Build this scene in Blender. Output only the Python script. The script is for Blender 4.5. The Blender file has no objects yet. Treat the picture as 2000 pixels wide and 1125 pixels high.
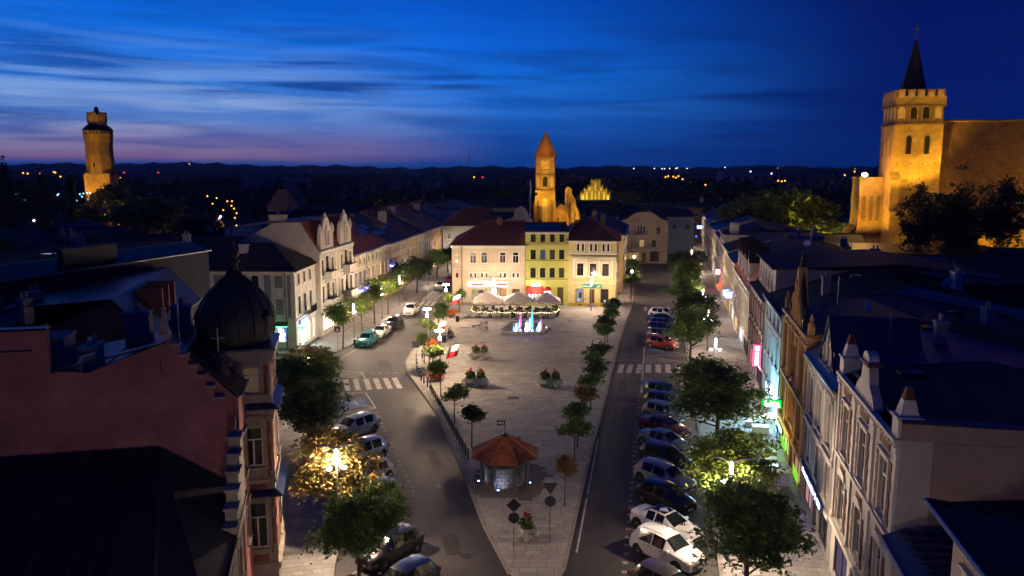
import bpy, math, random
import numpy as np
from mathutils import Vector, Matrix
R = math.radians
rng = random.Random(7)
scene = bpy.context.scene
COL = scene.collection

# ------------------------------------------------------------------ camera
cam = bpy.data.cameras.new('camera'); camo = bpy.data.objects.new('camera', cam); COL.objects.link(camo)
camo.location = (0, 0, 22.0); camo.rotation_euler = (R(90 - 8.55), 0, 0)
cam.sensor_width = 36; cam.lens = 27.72; cam.clip_start = 0.3; cam.clip_end = 20000
scene.camera = camo

# ------------------------------------------------------------------ dusk sky
world = bpy.data.worlds.new('World'); scene.world = world; world.use_nodes = True
wn = world.node_tree.nodes; wl = world.node_tree.links; wn.clear()
def N(t, **k):
    n = wn.new(t)
    for a, b in k.items(): setattr(n, a, b)
    return n
def wmath(op, a, b=None, clamp=False):
    n = N('ShaderNodeMath', operation=op, use_clamp=clamp)
    for i, v in enumerate((a, b)):
        if v is None: continue
        if isinstance(v, (int, float)): n.inputs[i].default_value = v
        else: wl.new(v, n.inputs[i])
    return n.outputs[0]
def wramp(fac, stops):
    n = N('ShaderNodeValToRGB'); e = n.color_ramp.elements
    while len(e) < len(stops): e.new(0.5)
    for el, (p, c) in zip(e, stops): el.position = p; el.color = (*c, 1)
    wl.new(fac, n.inputs[0]); return n.outputs[0]
def wmix(f, a, b, mode='MIX'):
    n = N('ShaderNodeMix', data_type='RGBA', blend_type=mode)
    if isinstance(f, (int, float)): n.inputs[0].default_value = f
    else: wl.new(f, n.inputs[0])
    for i, v in ((6, a), (7, b)):
        if isinstance(v, tuple): n.inputs[i].default_value = (*v, 1)
        else: wl.new(v, n.inputs[i])
    return n.outputs[2]
tc = N('ShaderNodeTexCoord'); sx = N('ShaderNodeSeparateXYZ'); wl.new(tc.outputs['Generated'], sx.inputs[0])
ux, uy, uz = sx.outputs
elev = wmath('MULTIPLY', wmath('MAXIMUM', uz, 0.0), 2.0, True)           # 0 horizon .. 0.5 -> sin 14.5 deg
# the sun went down to the front left: glow falls off with the angle from it
sun_az = R(-32)
cosd = wmath('ADD', wmath('MULTIPLY', ux, math.sin(sun_az)), wmath('MULTIPLY', uy, math.cos(sun_az)))
glow = N('ShaderNodeMapRange', interpolation_type='SMOOTHSTEP'); wl.new(cosd, glow.inputs[0])
glow.inputs[1].default_value = 0.52; glow.inputs[2].default_value = 0.96
glow = glow.outputs[0]
pink = N('ShaderNodeMapRange', interpolation_type='SMOOTHSTEP'); wl.new(cosd, pink.inputs[0]); pink.inputs[1].default_value = 0.84; pink.inputs[2].default_value = 0.985; pink = pink.outputs[0]
SKY_GLOW = [(0.0, (.003, .050, .27)), (.03, (.004, .062, .33)), (.085, (.008, .095, .46)), (.14, (.010, .140, .60)), (.21, (.008, .165, .74)), (.30, (.003, .125, .70)), (.42, (.001, .082, .58)), (.7, (.001, .045, .34)), (1, (.001, .030, .22))]
SKY_AWAY = [(0.0, (.001, .018, .155)), (.06, (.001, .015, .15)), (.15, (.0008, .010, .13)), (.42, (.0008, .006, .105)), (1, (.001, .007, .08))]
SKY_PINK = [(0.0, (.004, .045, .25)), (.014, (.006, .055, .28)), (.028, (.19, .115, .28)), (.06, (.20, .165, .38)), (.11, (.10, .21, .56)), (.19, (.045, .21, .68)), (.29, (.006, .15, .70)), (.42, (.001, .095, .60)), (.7, (.001, .05, .36)), (1, (.001, .032, .22))]
base = wmix(pink, wmix(glow, wramp(elev, SKY_AWAY), wramp(elev, SKY_GLOW)), wramp(elev, SKY_PINK))
# streaky high cloud, drawn out along the horizon
az = wmath('ARCTAN2', ux, uy)
cv = N('ShaderNodeCombineXYZ'); wl.new(wmath('MULTIPLY', az, 3.0), cv.inputs[0]); wl.new(wmath('ADD', wmath('MULTIPLY', uz, 30.0), wmath('MULTIPLY', az, 1.2)), cv.inputs[1])
nz = N('ShaderNodeTexNoise'); wl.new(cv.outputs[0], nz.inputs['Vector']); nz.inputs['Scale'].default_value = 1.15; nz.inputs['Detail'].default_value = 7; nz.inputs['Roughness'].default_value = .55; nz.inputs['Distortion'].default_value = .55
cv2 = N('ShaderNodeCombineXYZ'); wl.new(wmath('MULTIPLY', az, 5.5), cv2.inputs[0]); wl.new(wmath('MULTIPLY', uz, 85.0), cv2.inputs[1]); cv2.inputs[2].default_value = 4.2
nz2 = N('ShaderNodeTexNoise'); wl.new(cv2.outputs[0], nz2.inputs['Vector']); nz2.inputs['Scale'].default_value = .8; nz2.inputs['Detail'].default_value = 6; nz2.inputs['Distortion'].default_value = .4
band = wramp(elev, [(0, (.5,)*3), (.05, (.55,)*3), (.10, (1,)*3), (.28, (1,)*3), (.40, (.30,)*3), (1, (.12,)*3)])
dark = wmath('MULTIPLY', wramp(nz.outputs[0], [(.46, (0,)*3), (.64, (1,)*3)]), band)
sky1 = wmix(wmath('MULTIPLY', dark, .62), base, wmix(glow, (.0006, .010, .12), (.003, .040, .27)))
lite = wmath('MULTIPLY', wmath('MULTIPLY', wramp(nz2.outputs[0], [(.42, (0,)*3), (.60, (1,)*3)]), wramp(elev, [(0, (0,)*3), (.05, (.6,)*3), (.14, (1,)*3), (.25, (.5,)*3), (.36, (.0,)*3)])), glow)
cv3 = N('ShaderNodeCombineXYZ'); wl.new(wmath('MULTIPLY', az, 4.0), cv3.inputs[0]); wl.new(wmath('ADD', wmath('MULTIPLY', uz, 60.0), wmath('MULTIPLY', az, -1.5)), cv3.inputs[1]); cv3.inputs[2].default_value = 9.7
nz3 = N('ShaderNodeTexNoise'); wl.new(cv3.outputs[0], nz3.inputs['Vector']); nz3.inputs['Scale'].default_value = .8; nz3.inputs['Detail'].default_value = 5; nz3.inputs['Distortion'].default_value = .3
streak = wmath('MULTIPLY', wramp(nz3.outputs[0], [(.57, (0,)*3), (.66, (1,)*3)]), wramp(elev, [(0, (.2,)*3), (.06, (.8,)*3), (.2, (1,)*3), (.27, (.3,)*3), (.4, (0,)*3)]))
sky1b = wmix(wmath('MULTIPLY', streak, .65), sky1, wmix(glow, (.0006, .009, .11), (.004, .030, .22)))
lite = wmath('MULTIPLY', lite, wmath('ADD', wmath('MULTIPLY', pink, .75), .25))
sky2 = wmix(wmath('MULTIPLY', lite, .85), sky1b, wmix(pink, wramp(elev, [(.03, (.02, .11, .46)), (.14, (.05, .23, .75)), (.3, (.02, .20, .80))]), wramp(elev, [(.03, (.36, .24, .40)), (.14, (.27, .40, .68)), (.3, (.10, .29, .80))])))
bg = N('ShaderNodeBackground'); bg.inputs[1].default_value = 1.08; wl.new(sky2, bg.inputs[0])
wo = N('ShaderNodeOutputWorld'); wl.new(bg.outputs[0], wo.inputs[0])

# a trace of afterglow from below the horizon line
sun = bpy.data.lights.new('sun', 'SUN'); sun.energy = 0.02; sun.angle = R(20); sun.color = (1, .6, .5)
so = bpy.data.objects.new('sun', sun); COL.objects.link(so); so.rotation_euler = (R(84), 0, R(180 + 24))

vs = scene.view_settings
vs.view_transform = 'Standard'; vs.look = 'None'; vs.exposure = 0.0; vs.gamma = 1.0; vs.use_curve_mapping = False
scene.render.engine = 'CYCLES'
cy = scene.cycles
cy.max_bounces = 5; cy.diffuse_bounces = 2; cy.glossy_bounces = 2; cy.transmission_bounces = 3; cy.transparent_max_bounces = 6; cy.volume_bounces = 0
cy.caustics_reflective = False; cy.caustics_refractive = False; cy.sample_clamp_indirect = 4.0
cy.use_denoising = True; cy.use_light_tree = True

# ------------------------------------------------------------------ helpers
class MB:
    """collects polygons; build() links them as ONE mesh object"""
    def __init__(s): s.v = []; s.f = []; s.m = []; s.mi = 0
    def mat(s, i): s.mi = i; return s
    def poly(s, pts):
        b = len(s.v); s.v += [tuple(p) for p in pts]; s.f.append(tuple(range(b, b + len(pts)))); s.m.append(s.mi); return s
    def grid(s, rings, close=True, caps=True):
        n = len(rings[0]); b = len(s.v)
        for r in rings: s.v += [tuple(p) for p in r]
        for i in range(len(rings) - 1):
            for j in range(n if close else n - 1):
                k = (j + 1) % n
                s.f.append((b + i*n + j, b + i*n + k, b + (i+1)*n + k, b + (i+1)*n + j)); s.m.append(s.mi)
        if caps and close:
            s.f.append(tuple(b + j for j in reversed(range(n)))); s.m.append(s.mi)
            s.f.append(tuple(b + (len(rings)-1)*n + j for j in range(n))); s.m.append(s.mi)
        return s
    def box(s, x0, x1, y0, y1, z0, z1):
        return s.grid([[(x0,y0,z0),(x1,y0,z0),(x1,y1,z0),(x0,y1,z0)], [(x0,y0,z1),(x1,y0,z1),(x1,y1,z1),(x0,y1,z1)]])
    def taper(s, x0, x1, y0, y1, z0, z1, k):
        cx, cy_ = (x0+x1)/2, (y0+y1)/2
        q = lambda x, y: (cx+(x-cx)*k, cy_+(y-cy_)*k, z1)
        return s.grid([[(x0,y0,z0),(x1,y0,z0),(x1,y1,z0),(x0,y1,z0)], [q(x0,y0),q(x1,y0),q(x1,y1),q(x0,y1)]])
    def tube(s, pts, rad, n=6):
        pts = [Vector(p) for p in pts]; rings = []
        for i, p in enumerate(pts):
            d = (pts[min(i+1, len(pts)-1)] - pts[max(i-1, 0)]).normalized()
            a = d.orthogonal().normalized(); b = d.cross(a)
            r = rad[i] if isinstance(rad, (list, tuple)) else rad
            rings.append([p + (a*math.cos(2*math.pi*k/n) + b*math.sin(2*math.pi*k/n))*r for k in range(n)])
        return s.grid(rings)
    def lathe(s, prof, c=(0,0), n=12, z=0, a0=0.0):
        return s.grid([[(c[0]+r*math.cos(a0+2*math.pi*k/n), c[1]+r*math.sin(a0+2*math.pi*k/n), z+h) for k in range(n)] for r, h in prof])
    def prism(s, poly, z0, z1):
        return s.grid([[(x, y, z0) for x, y in poly], [(x, y, z1) for x, y in poly]])
    def prism_y(s, poly, y0, y1):       # outline in x,z pulled along y
        return s.grid([[(x, y0, z) for x, z in poly], [(x, y1, z) for x, z in poly]])
    def prism_x(s, poly, x0, x1):       # outline in y,z pulled along x
        return s.grid([[(x0, y, z) for y, z in poly], [(x1, y, z) for y, z in poly]])
    def slab(s, polys, t):
        """roof planes (sharing edges) given a thickness downward"""
        cnt = {}
        key = lambda p: (round(p[0], 3), round(p[1], 3), round(p[2], 3))
        for P in polys:
            s.poly(P); s.poly([(x, y, z - t) for x, y, z in reversed(P)])
            for i in range(len(P)):
                a, b = P[i], P[(i+1) % len(P)]
                e = frozenset((key(a), key(b))); cnt.setdefault(e, []).append((a, b))
        for e, l in cnt.items():
            if len(l) == 1:
                a, b = l[0]; s.poly([b, a, (a[0], a[1], a[2]-t), (b[0], b[1], b[2]-t)])
        return s
    def mesh(s, name, mats, smooth=False):
        me = bpy.data.meshes.new(name); me.from_pydata(s.v, [], s.f)
        for m in mats: me.materials.append(m)
        if len(mats) > 1: me.polygons.foreach_set('material_index', s.m)
        if smooth: me.polygons.foreach_set('use_smooth', [True]*len(s.f))
        me.update(); return me
    def build(s, name, mats, parent=None, loc=None, rz=0, smooth=False):
        if loc is True: loc, smooth = None, True
        if not isinstance(mats, (list, tuple)): mats = [mats]
        return ob(name, s.mesh(name, mats, smooth), parent, loc, rz)

def ob(name, me, parent=None, loc=None, rz=0, mat=None, scale=None):
    o = bpy.data.objects.new(name, me); COL.objects.link(o)
    if parent is not None: o.parent = parent
    if loc is not None: o.location = loc
    if rz: o.rotation_euler = (0, 0, rz)
    if scale is not None: o.scale = scale if isinstance(scale, tuple) else (scale,)*3
    if mat is not None:
        o.material_slots[0].link = 'OBJECT'; o.material_slots[0].material = mat
    return o
def tag(o, label=None, cat=None, group=None, kind=None):
    if label: o['label'] = label
    if cat: o['category'] = cat
    if group: o['group'] = group
    if kind: o['kind'] = kind
    return o
def thing(name, label, cat, loc=(0,0,0), rz=0, group=None):
    o = bpy.data.objects.new(name, None); COL.objects.link(o); o.empty_display_size = .3
    o.location = loc; o.rotation_euler = (0, 0, rz)
    return tag(o, label, cat, group)
def copy_tree(o, parent=None):
    c = o.copy(); COL.objects.link(c)
    if parent is not None: c.parent = parent
    for ch in list(o.children): copy_tree(ch, c)
    return c
def lamp(name, parent, loc, energy, color, radius=.12, spot=None, aim=None, blend=.6):
    l = bpy.data.lights.new(name, 'SPOT' if spot else 'POINT'); l.energy = energy; l.color = color; l.shadow_soft_size = radius
    if spot: l.spot_size = R(spot); l.spot_blend = blend
    o = bpy.data.objects.new(name, l); COL.objects.link(o); o.parent = parent; o.location = loc
    if aim is not None: o.rotation_euler = (Vector(aim) - Vector(loc)).to_track_quat('-Z', 'Y').to_euler()
    return o
ORD = ['first','second','third','fourth','fifth','sixth','seventh','eighth','ninth','tenth','eleventh','twelfth','thirteenth','fourteenth','fifteenth','sixteenth','seventeenth','eighteenth']

# ------------------------------------------------------------------ materials
MATS = {}
def pm(name, col, rough=.8, var=.18, scale=1.2, bump=0., bscale=18., metal=0., spec=.4, coat=0., fine=.35):
    """principled colour with two octaves of uneven tone, fine relief"""
    if name in MATS: return MATS[name]
    m = bpy.data.materials.new(name); m.use_nodes = True; nt = m.node_tree; n = nt.nodes; l = nt.links
    p = n['Principled BSDF']; p.inputs['Roughness'].default_value = rough; p.inputs['Metallic'].default_value = metal
    p.inputs['Specular IOR Level'].default_value = spec; p.inputs['Coat Weight'].default_value = coat; p.inputs['Coat Roughness'].default_value = .06
    p.inputs['Base Color'].default_value = (*col, 1)
    if var:
        t = n.new('ShaderNodeTexCoord'); oi = n.new('ShaderNodeObjectInfo')
        a = n.new('ShaderNodeTexNoise'); a.inputs['Scale'].default_value = scale; a.inputs['Detail'].default_value = 6; a.inputs['Roughness'].default_value = .62
        ad = n.new('ShaderNodeVectorMath'); ad.operation = 'ADD'; l.new(t.outputs['Object'], ad.inputs[0])
        mu = n.new('ShaderNodeMath'); mu.operation = 'MULTIPLY'; mu.inputs[1].default_value = 37.0; l.new(oi.outputs['Random'], mu.inputs[0])
        l.new(mu.outputs[0], ad.inputs[1]); l.new(ad.outputs[0], a.inputs['Vector'])
        r = n.new('ShaderNodeMapRange'); r.inputs[1].default_value = .28; r.inputs[2].default_value = .72; r.inputs[3].default_value = 1 - var*1.6; r.inputs[4].default_value = 1 + var
        l.new(a.outputs[0], r.inputs[0])
        mx = n.new('ShaderNodeMix'); mx.data_type = 'RGBA'; mx.blend_type = 'MULTIPLY'; mx.inputs[0].default_value = 1; mx.inputs[6].default_value = (*col, 1)
        l.new(r.outputs[0], mx.inputs[7]); l.new(mx.outputs[2], p.inputs['Base Color'])
        if bump:
            b = n.new('ShaderNodeTexNoise'); b.inputs['Scale'].default_value = bscale; b.inputs['Detail'].default_value = 4; l.new(ad.outputs[0], b.inputs['Vector'])
            bn = n.new('ShaderNodeBump'); bn.inputs['Strength'].default_value = bump; bn.inputs['Distance'].default_value = .05; l.new(b.outputs[0], bn.inputs['Height']); l.new(bn.outputs[0], p.inputs['Normal'])
    MATS[name] = m; return m
def em(name, col, strength):
    if name in MATS: return MATS[name]
    m = bpy.data.materials.new(name); m.use_nodes = True; nt = m.node_tree; nt.nodes.clear()
    e = nt.nodes.new('ShaderNodeEmission'); e.inputs[0].default_value = (*col, 1); e.inputs[1].default_value = strength
    o = nt.nodes.new('ShaderNodeOutputMaterial'); nt.links.new(e.outputs[0], o.inputs[0]); MATS[name] = m; return m
def rows_mat(name, col, axis='z', period=.3, rough=.75, var=.25, depth=.5, cross=0., spec=.3, mortar=None):
    """roof tiles / brick courses: fine rows (far too small to build one by one) as relief and tone"""
    if name in MATS: return MATS[name]
    m = pm(name, col, rough, var, .6, spec=spec); nt = m.node_tree; n = nt.nodes; l = nt.links; p = n['Principled BSDF']
    t = n.new('ShaderNodeTexCoord'); br = n.new('ShaderNodeTexBrick')
    sp = n.new('ShaderNodeSeparateXYZ'); l.new(t.outputs['Object'], sp.inputs[0]); cb = n.new('ShaderNodeCombineXYZ')
    hx = n.new('ShaderNodeMath'); hx.operation = 'ADD'; l.new(sp.outputs[0], hx.inputs[0]); l.new(sp.outputs[1], hx.inputs[1]); l.new(hx.outputs[0], cb.inputs[0])
    l.new(sp.outputs[2], cb.inputs[1]); l.new(cb.outputs[0], br.inputs['Vector'])
    br.inputs['Scale'].default_value = 1.0; br.inputs['Row Height'].default_value = period; br.inputs['Brick Width'].default_value = period*(3 if not cross else cross)
    br.inputs['Mortar Size'].default_value = period*.10; br.inputs['Mortar Smooth'].default_value = .4; br.inputs['Bias'].default_value = -.1
    br.inputs['Color1'].default_value = (1, 1, 1, 1); br.inputs['Color2'].default_value = (.72, .7, .68, 1); br.inputs['Mortar'].default_value = (*(mortar or (.45, .43, .4)), 1)
    src = p.inputs['Base Color'].links[0].from_socket
    mx = n.new('ShaderNodeMix'); mx.data_type = 'RGBA'; mx.blend_type = 'MULTIPLY'; mx.inputs[0].default_value = depth
    l.new(src, mx.inputs[6]); l.new(br.outputs[0], mx.inputs[7]); l.new(mx.outputs[2], p.inputs['Base Color'])
    bn = n.new('ShaderNodeBump'); bn.inputs['Strength'].default_value = .5; bn.inputs['Distance'].default_value = .03; bn.invert = True
    l.new(br.outputs['Fac'], bn.inputs['Height']); l.new(bn.outputs[0], p.inputs['Normal'])
    return m
def leaf_mat(name, cols, trans=.35):
    if name in MATS: return MATS[name]
    m = bpy.data.materials.new(name); m.use_nodes = True; nt = m.node_tree; n = nt.nodes; l = nt.links; n.clear()
    g = n.new('ShaderNodeNewGeometry'); oi = n.new('ShaderNodeObjectInfo'); t = n.new('ShaderNodeTexCoord')
    ns = n.new('ShaderNodeTexNoise'); ns.inputs['Scale'].default_value = .9; ns.inputs['Detail'].default_value = 3; l.new(t.outputs['Object'], ns.inputs['Vector'])
    ad = n.new('ShaderNodeMath'); ad.operation = 'MULTIPLY_ADD'; ad.inputs[1].default_value = .55; l.new(g.outputs['Random Per Island'], ad.inputs[0])
    s2 = n.new('ShaderNodeMath'); s2.operation = 'MULTIPLY_ADD'; s2.inputs[1].default_value = 1.6; s2.inputs[2].default_value = -.55; l.new(ns.outputs[0], s2.inputs[0]); l.new(s2.outputs[0], ad.inputs[2])
    r = n.new('ShaderNodeValToRGB'); e = r.color_ramp.elements
    while len(e) < len(cols): e.new(.5)
    for i, c in enumerate(cols): e[i].position = i/(len(cols)-1); e[i].color = (*c, 1)
    l.new(ad.outputs[0], r.inputs[0])
    d = n.new('ShaderNodeBsdfPrincipled'); d.inputs['Roughness'].default_value = .55; d.inputs['Specular IOR Level'].default_value = .35; l.new(r.outputs[0], d.inputs['Base Color'])
    tr = n.new('ShaderNodeBsdfTranslucent'); l.new(r.outputs[0], tr.inputs[0])
    mx = n.new('ShaderNodeMixShader'); mx.inputs[0].default_value = trans; l.new(d.outputs[0], mx.inputs[1]); l.new(tr.outputs[0], mx.inputs[2])
    o = n.new('ShaderNodeOutputMaterial'); l.new(mx.outputs[0], o.inputs[0]); MATS[name] = m; return m

M_GLASS = pm('window_glass', (.012, .014, .02), .12, 0, spec=.6)
_n = M_GLASS.node_tree.nodes; _oi = _n.new('ShaderNodeObjectInfo'); _cr = _n.new('ShaderNodeValToRGB'); _cr.color_ramp.interpolation = 'CONSTANT'      # curtains behind some panes
for _k, (_p, _c) in enumerate(((0, (.010, .011, .016)), (.38, (.05, .045, .04)), (.55, (.012, .013, .02)), (.8, (.11, .10, .085)), (.9, (.02, .02, .026)))):
    _e = _cr.color_ramp.elements[_k] if _k < 2 else _cr.color_ramp.elements.new(_p); _e.position = _p; _e.color = (*_c, 1)
M_GLASS.node_tree.links.new(_oi.outputs['Random'], _cr.inputs[0]); M_GLASS.node_tree.links.new(_cr.outputs[0], _n['Principled BSDF'].inputs['Base Color'])
M_GLASS_SHOP = pm('shop_glass', (.03, .03, .035), .1, 0, spec=.6)
M_LIT = em('room_light_warm', (1, .62, .3), 1.6)
M_LIT_COOL = em('room_light_cool', (.75, .88, 1), 2.2)
M_WHITE = pm('white_paint', (.72, .71, .68), .5, .05)
M_BROWN = pm('brown_paint', (.09, .045, .025), .5, .1)
M_DARKF = pm('dark_frame', (.025, .024, .026), .4, .05)
M_TRIM = pm('stucco_white', (.62, .58, .52), .85, .10, bump=.1)
M_STONE = pm('trim_stone', (.34, .31, .28), .85, .15, bump=.15)
M_METAL = pm('grey_metal', (.22, .23, .25), .4, .1, metal=.8)
M_DKMETAL = pm('dark_metal', (.022, .022, .026), .45, .1, metal=.3)
M_LEAD = pm('roof_sheet', (.018, .020, .026), .45, .22, .5, metal=.25)
M_LEADBLUE = pm('roof_sheet_blue', (.025, .045, .11), .4, .15, .5, metal=.2)
M_FELT = pm('roof_felt', (.014, .014, .017), .75, .35, .35, bump=.2)
M_TILE = rows_mat('roof_tile_red', (.33, .09, .042), period=.16, rough=.65, cross=1.4, depth=.6)
M_TILE2 = rows_mat('roof_tile_brown', (.34, .09, .038), period=.16, rough=.65, cross=1.4, depth=.6)
M_TILED = rows_mat('roof_tile_dark', (.036, .026, .027), period=.18, rough=.6, cross=1.4, depth=.6)
M_BRICKR = rows_mat('red_brick', (.16, .06, .038), period=.075, rough=.85, cross=3.3, depth=.5)
def plaster(key, c): return pm('plaster_' + key, c, .9, .13, .55, bump=.12, bscale=30, spec=.2)
# ------------------------------------------------------------------ ground, roads, pavements
M_GROUND = pm('dark_meadow', (.018, .024, .012), .95, .4, .02)
M_ASPH = pm('asphalt', (.050, .045, .043), .62, .42, .16, bump=.25, bscale=9, spec=.45)
M_PAINT = pm('road_paint', (.46, .44, .41), .7, .38, 3.5)
M_BLUEPAINT = pm('road_paint_blue', (.06, .10, .26), .6, .2, 2.5)
M_KERB = pm('kerb_stone', (.24, .22, .20), .85, .2, 1.0)
M_BED = pm('paving_joint', (.20, .19, .18), .95, .15)
M_DASH = pm('road_paint_worn', (.30, .29, .27), .7, .3, 2.5)
def slab_material(name, c):
    m = pm(name, c, .72, .22, .12, bump=.12, bscale=14, spec=.35); nt = m.node_tree; n = nt.nodes; l = nt.links; p = n['Principled BSDF']
    g = n.new('ShaderNodeNewGeometry'); oi = n.new('ShaderNodeObjectInfo'); a = n.new('ShaderNodeMath'); a.operation = 'ADD'
    l.new(g.outputs['Random Per Island'], a.inputs[0]); l.new(oi.outputs['Random'], a.inputs[1]); f = n.new('ShaderNodeMath'); f.operation = 'FRACT'; l.new(a.outputs[0], f.inputs[0])
    r = n.new('ShaderNodeMapRange'); r.inputs[3].default_value = .80; r.inputs[4].default_value = 1.12; l.new(f.outputs[0], r.inputs[0])
    mx = n.new('ShaderNodeMix'); mx.data_type = 'RGBA'; mx.blend_type = 'MULTIPLY'; mx.inputs[0].default_value = 1
    l.new(p.inputs['Base Color'].links[0].from_socket, mx.inputs[6]); l.new(r.outputs[0], mx.inputs[7]); l.new(mx.outputs[2], p.inputs['Base Color']); return m
M_SLAB = slab_material('granite_slab', (.345, .325, .305))
M_BEDP = pm('paving_bed', (.12, .11, .10), .95, .15)
M_SLAB2 = slab_material('concrete_slab', (.30, .285, .27))

def sheet(name, pts, z, m, parent=None, kind='structure'):
    o = MB().poly([(x, y, z) for x, y in pts]).build(name, m, parent)
    if parent is None: tag(o, kind=kind)
    return o
def inside(p, P):
    c = False; x, y = p; j = len(P) - 1
    for i in range(len(P)):
        if (P[i][1] > y) != (P[j][1] > y) and x < (P[j][0]-P[i][0])*(y-P[i][1])/(P[j][1]-P[i][1]) + P[i][0]: c = not c
        j = i
    return c
ground = tag(MB().poly([(-9000, -300, -.12), (9000, -300, -.12), (9000, 9000, -.12), (-9000, 9000, -.12)]).build('ground', M_GROUND), kind='structure')
road = sheet('road', [(-120, 5), (120, 5), (120, 330), (-120, 330)], 0.0, M_ASPH)

def kerb_line(P, parent, z=.135, w=.2, closed=False, m=M_KERB):
    b = MB(); n = len(P)
    for i in range(n if closed else n-1):
        a, c = Vector(P[i]), Vector(P[(i+1) % n]); L = (c-a).length; d = (c-a)/L; nn = Vector((-d.y, d.x)); k = max(1, round(L/1.0))
        for j in range(k):
            s0 = a + d*(L*j/k + .012); s1 = a + d*(L*(j+1)/k - .012)
            q = [s0 - nn*.02, s1 - nn*.02, s1 + nn*w, s0 + nn*w]
            b.grid([[(v.x, v.y, -.01) for v in q], [(v.x, v.y, z) for v in q]])
    return tag(b.build('kerb', m, parent), kind='stuff')
def clip(S, C):
    """polygon S cut to the convex outline C"""
    out = list(S)
    for i in range(len(C)):
        a, b = C[i], C[(i+1) % len(C)]; src, out = out, []
        sd = lambda p: (b[0]-a[0])*(p[1]-a[1]) - (b[1]-a[1])*(p[0]-a[0])
        for k in range(len(src)):
            p, q = src[k], src[(k+1) % len(src)]; dp, dq = sd(p), sd(q)
            if dp >= 0: out.append(p)
            if (dp >= 0) != (dq >= 0): t = dp/(dp-dq); out.append((p[0]+(q[0]-p[0])*t, p[1]+(q[1]-p[1])*t))
        if not out: return []
    return out
def slabs(P, parent, sw, sl, m, near, ang=0., name='paving_slab', keep=None, ztop=.131):
    """the slabs that show largest one by one, the rest as one part"""
    ca, sa = math.cos(ang), math.sin(ang); rot = lambda x, y: (x*ca - y*sa, x*sa + y*ca); inv = lambda x, y: (x*ca + y*sa, -x*sa + y*ca)
    Q = [inv(*p) for p in P]; x0, x1 = min(q[0] for q in Q), max(q[0] for q in Q); y0, y1 = min(q[1] for q in Q), max(q[1] for q in Q)
    spots = []; cut = []; y = y0; r = random.Random(3)
    while y < y1:
        x = x0 - r.random()*sl
        while x < x1:
            c = rot(x + sl/2, y + sw/2)
            if inside(c, P) and all(inside(rot(x + dx, y + dy), P) for dx, dy in ((.02, .02), (sl-.02, .02), (sl-.02, sw-.02), (.02, sw-.02))) and (keep is None or keep(*c)): spots.append((c[0]**2 + c[1]**2, c))
            elif (c[1] < 130) and (keep is None or keep(*c)):
                pc = clip(P, [rot(x + u, y + v) for u, v in ((.012, .012), (sl-.012, .012), (sl-.012, sw-.012), (.012, sw-.012))])
                if len(pc) > 2: cut.append(pc)
            x += sl
        y += sw
    spots.sort(); g = .016; b = MB(); hx, hy = sl/2 - g, sw/2 - g
    one = MB().grid([[(-hx,-hy,-.02),(hx,-hy,-.02),(hx,hy,-.02),(-hx,hy,-.02)], [(-hx,-hy,0),(hx,-hy,0),(hx,hy,0),(-hx,hy,0)]]).mesh(name, [m])
    for i, (d, c) in enumerate(spots):
        z = ztop + r.uniform(-.003, .003)
        if i < near: ob(name, one, parent, (c[0], c[1], z), ang)
        else:
            q = [rot(*v) for v in ((-hx,-hy),(hx,-hy),(hx,hy),(-hx,hy))]; q = [(c[0]+u, c[1]+w_) for u, w_ in q]; k = len(b.v)
            b.v += [(u, w_, z - .02) for u, w_ in q] + [(u, w_, z) for u, w_ in q]
            b.f += [(k+4,k+5,k+6,k+7)] + [(k+j, k+(j+1) % 4, k+4+(j+1) % 4, k+4+j) for j in range(4)]; b.m += [0]*5
    for pc in cut: b.poly([(u, w_, ztop) for u, w_ in pc])
    if b.f: tag(b.build('paving', m, parent), kind='stuff')
def pavement(name, P, kerb, m, sw, sl, near=0, ang=0., keep=None):
    o = tag(MB().prism(P, -.05, .12).build(name, M_BED if m is not M_SLAB else M_BEDP), kind='structure')
    kerb_line(kerb, o)
    slabs(P, o, sw, sl, m, near, ang, keep=keep)
    return o

PL_L = [(-.2, 40.4), (-1.8, 46.3), (-3.5, 54.5), (-6.4, 67.5), (-9.7, 78.4), (-11.4, 83.5), (-12.3, 88.1), (-12.3, 91.9), (-11.8, 103.6), (-11.3, 116.6), (-10.9, 128), (-8.8, 160)]
PL_R = [(29, 182), (19.7, 127.0), (15.8, 108.8), (12.7, 93.2), (9.4, 75.6), (6.6, 61.0), (4.3, 48.5), (3.0, 41.2), (2.3, 39.2), (1.1, 38.5)]
PLAZA = PL_L + PL_R
pad = [(-3.0, 52.6), (-2.4, 50.5), (1.8, 50.1), (2.6, 54.8), (1.6, 56.6), (-1.6, 56.9)]
plaza = pavement('plaza', PLAZA, (list(reversed(PL_L)) + list(reversed(PL_R)))[::1] if False else [p for p in reversed(PLAZA)], M_SLAB, .50, .95, 300,
                 keep=lambda x, y: not inside((x, y), pad) and not (y > 127 and -9.0 < x < 17 + (y-127)*.17))
# cobbled pad under the well
M_COBB = slab_material('cobble_stone', (.16, .145, .125))
cob = MB(); r_ = random.Random(5); n_ = 0
yy = 50.0
while yy < 57:
    xx = -3.2 + r_.random()*.1
    while xx < 2.8:
        if inside((xx, yy), pad) and n_ < 4000:
            a = .055 + r_.random()*.02; cob.grid([[(xx-a,yy-a,.11),(xx+a,yy-a,.11),(xx+a,yy+a,.11),(xx-a,yy+a,.11)], [(xx-a*.7,yy-a*.7,.137),(xx+a*.7,yy-a*.7,.137),(xx+a*.7,yy+a*.7,.137),(xx-a*.7,yy+a*.7,.137)]]); n_ += 1
        xx += .16
    yy += .155
tag(cob.build('cobbles', M_COBB, plaza), kind='stuff')

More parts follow.
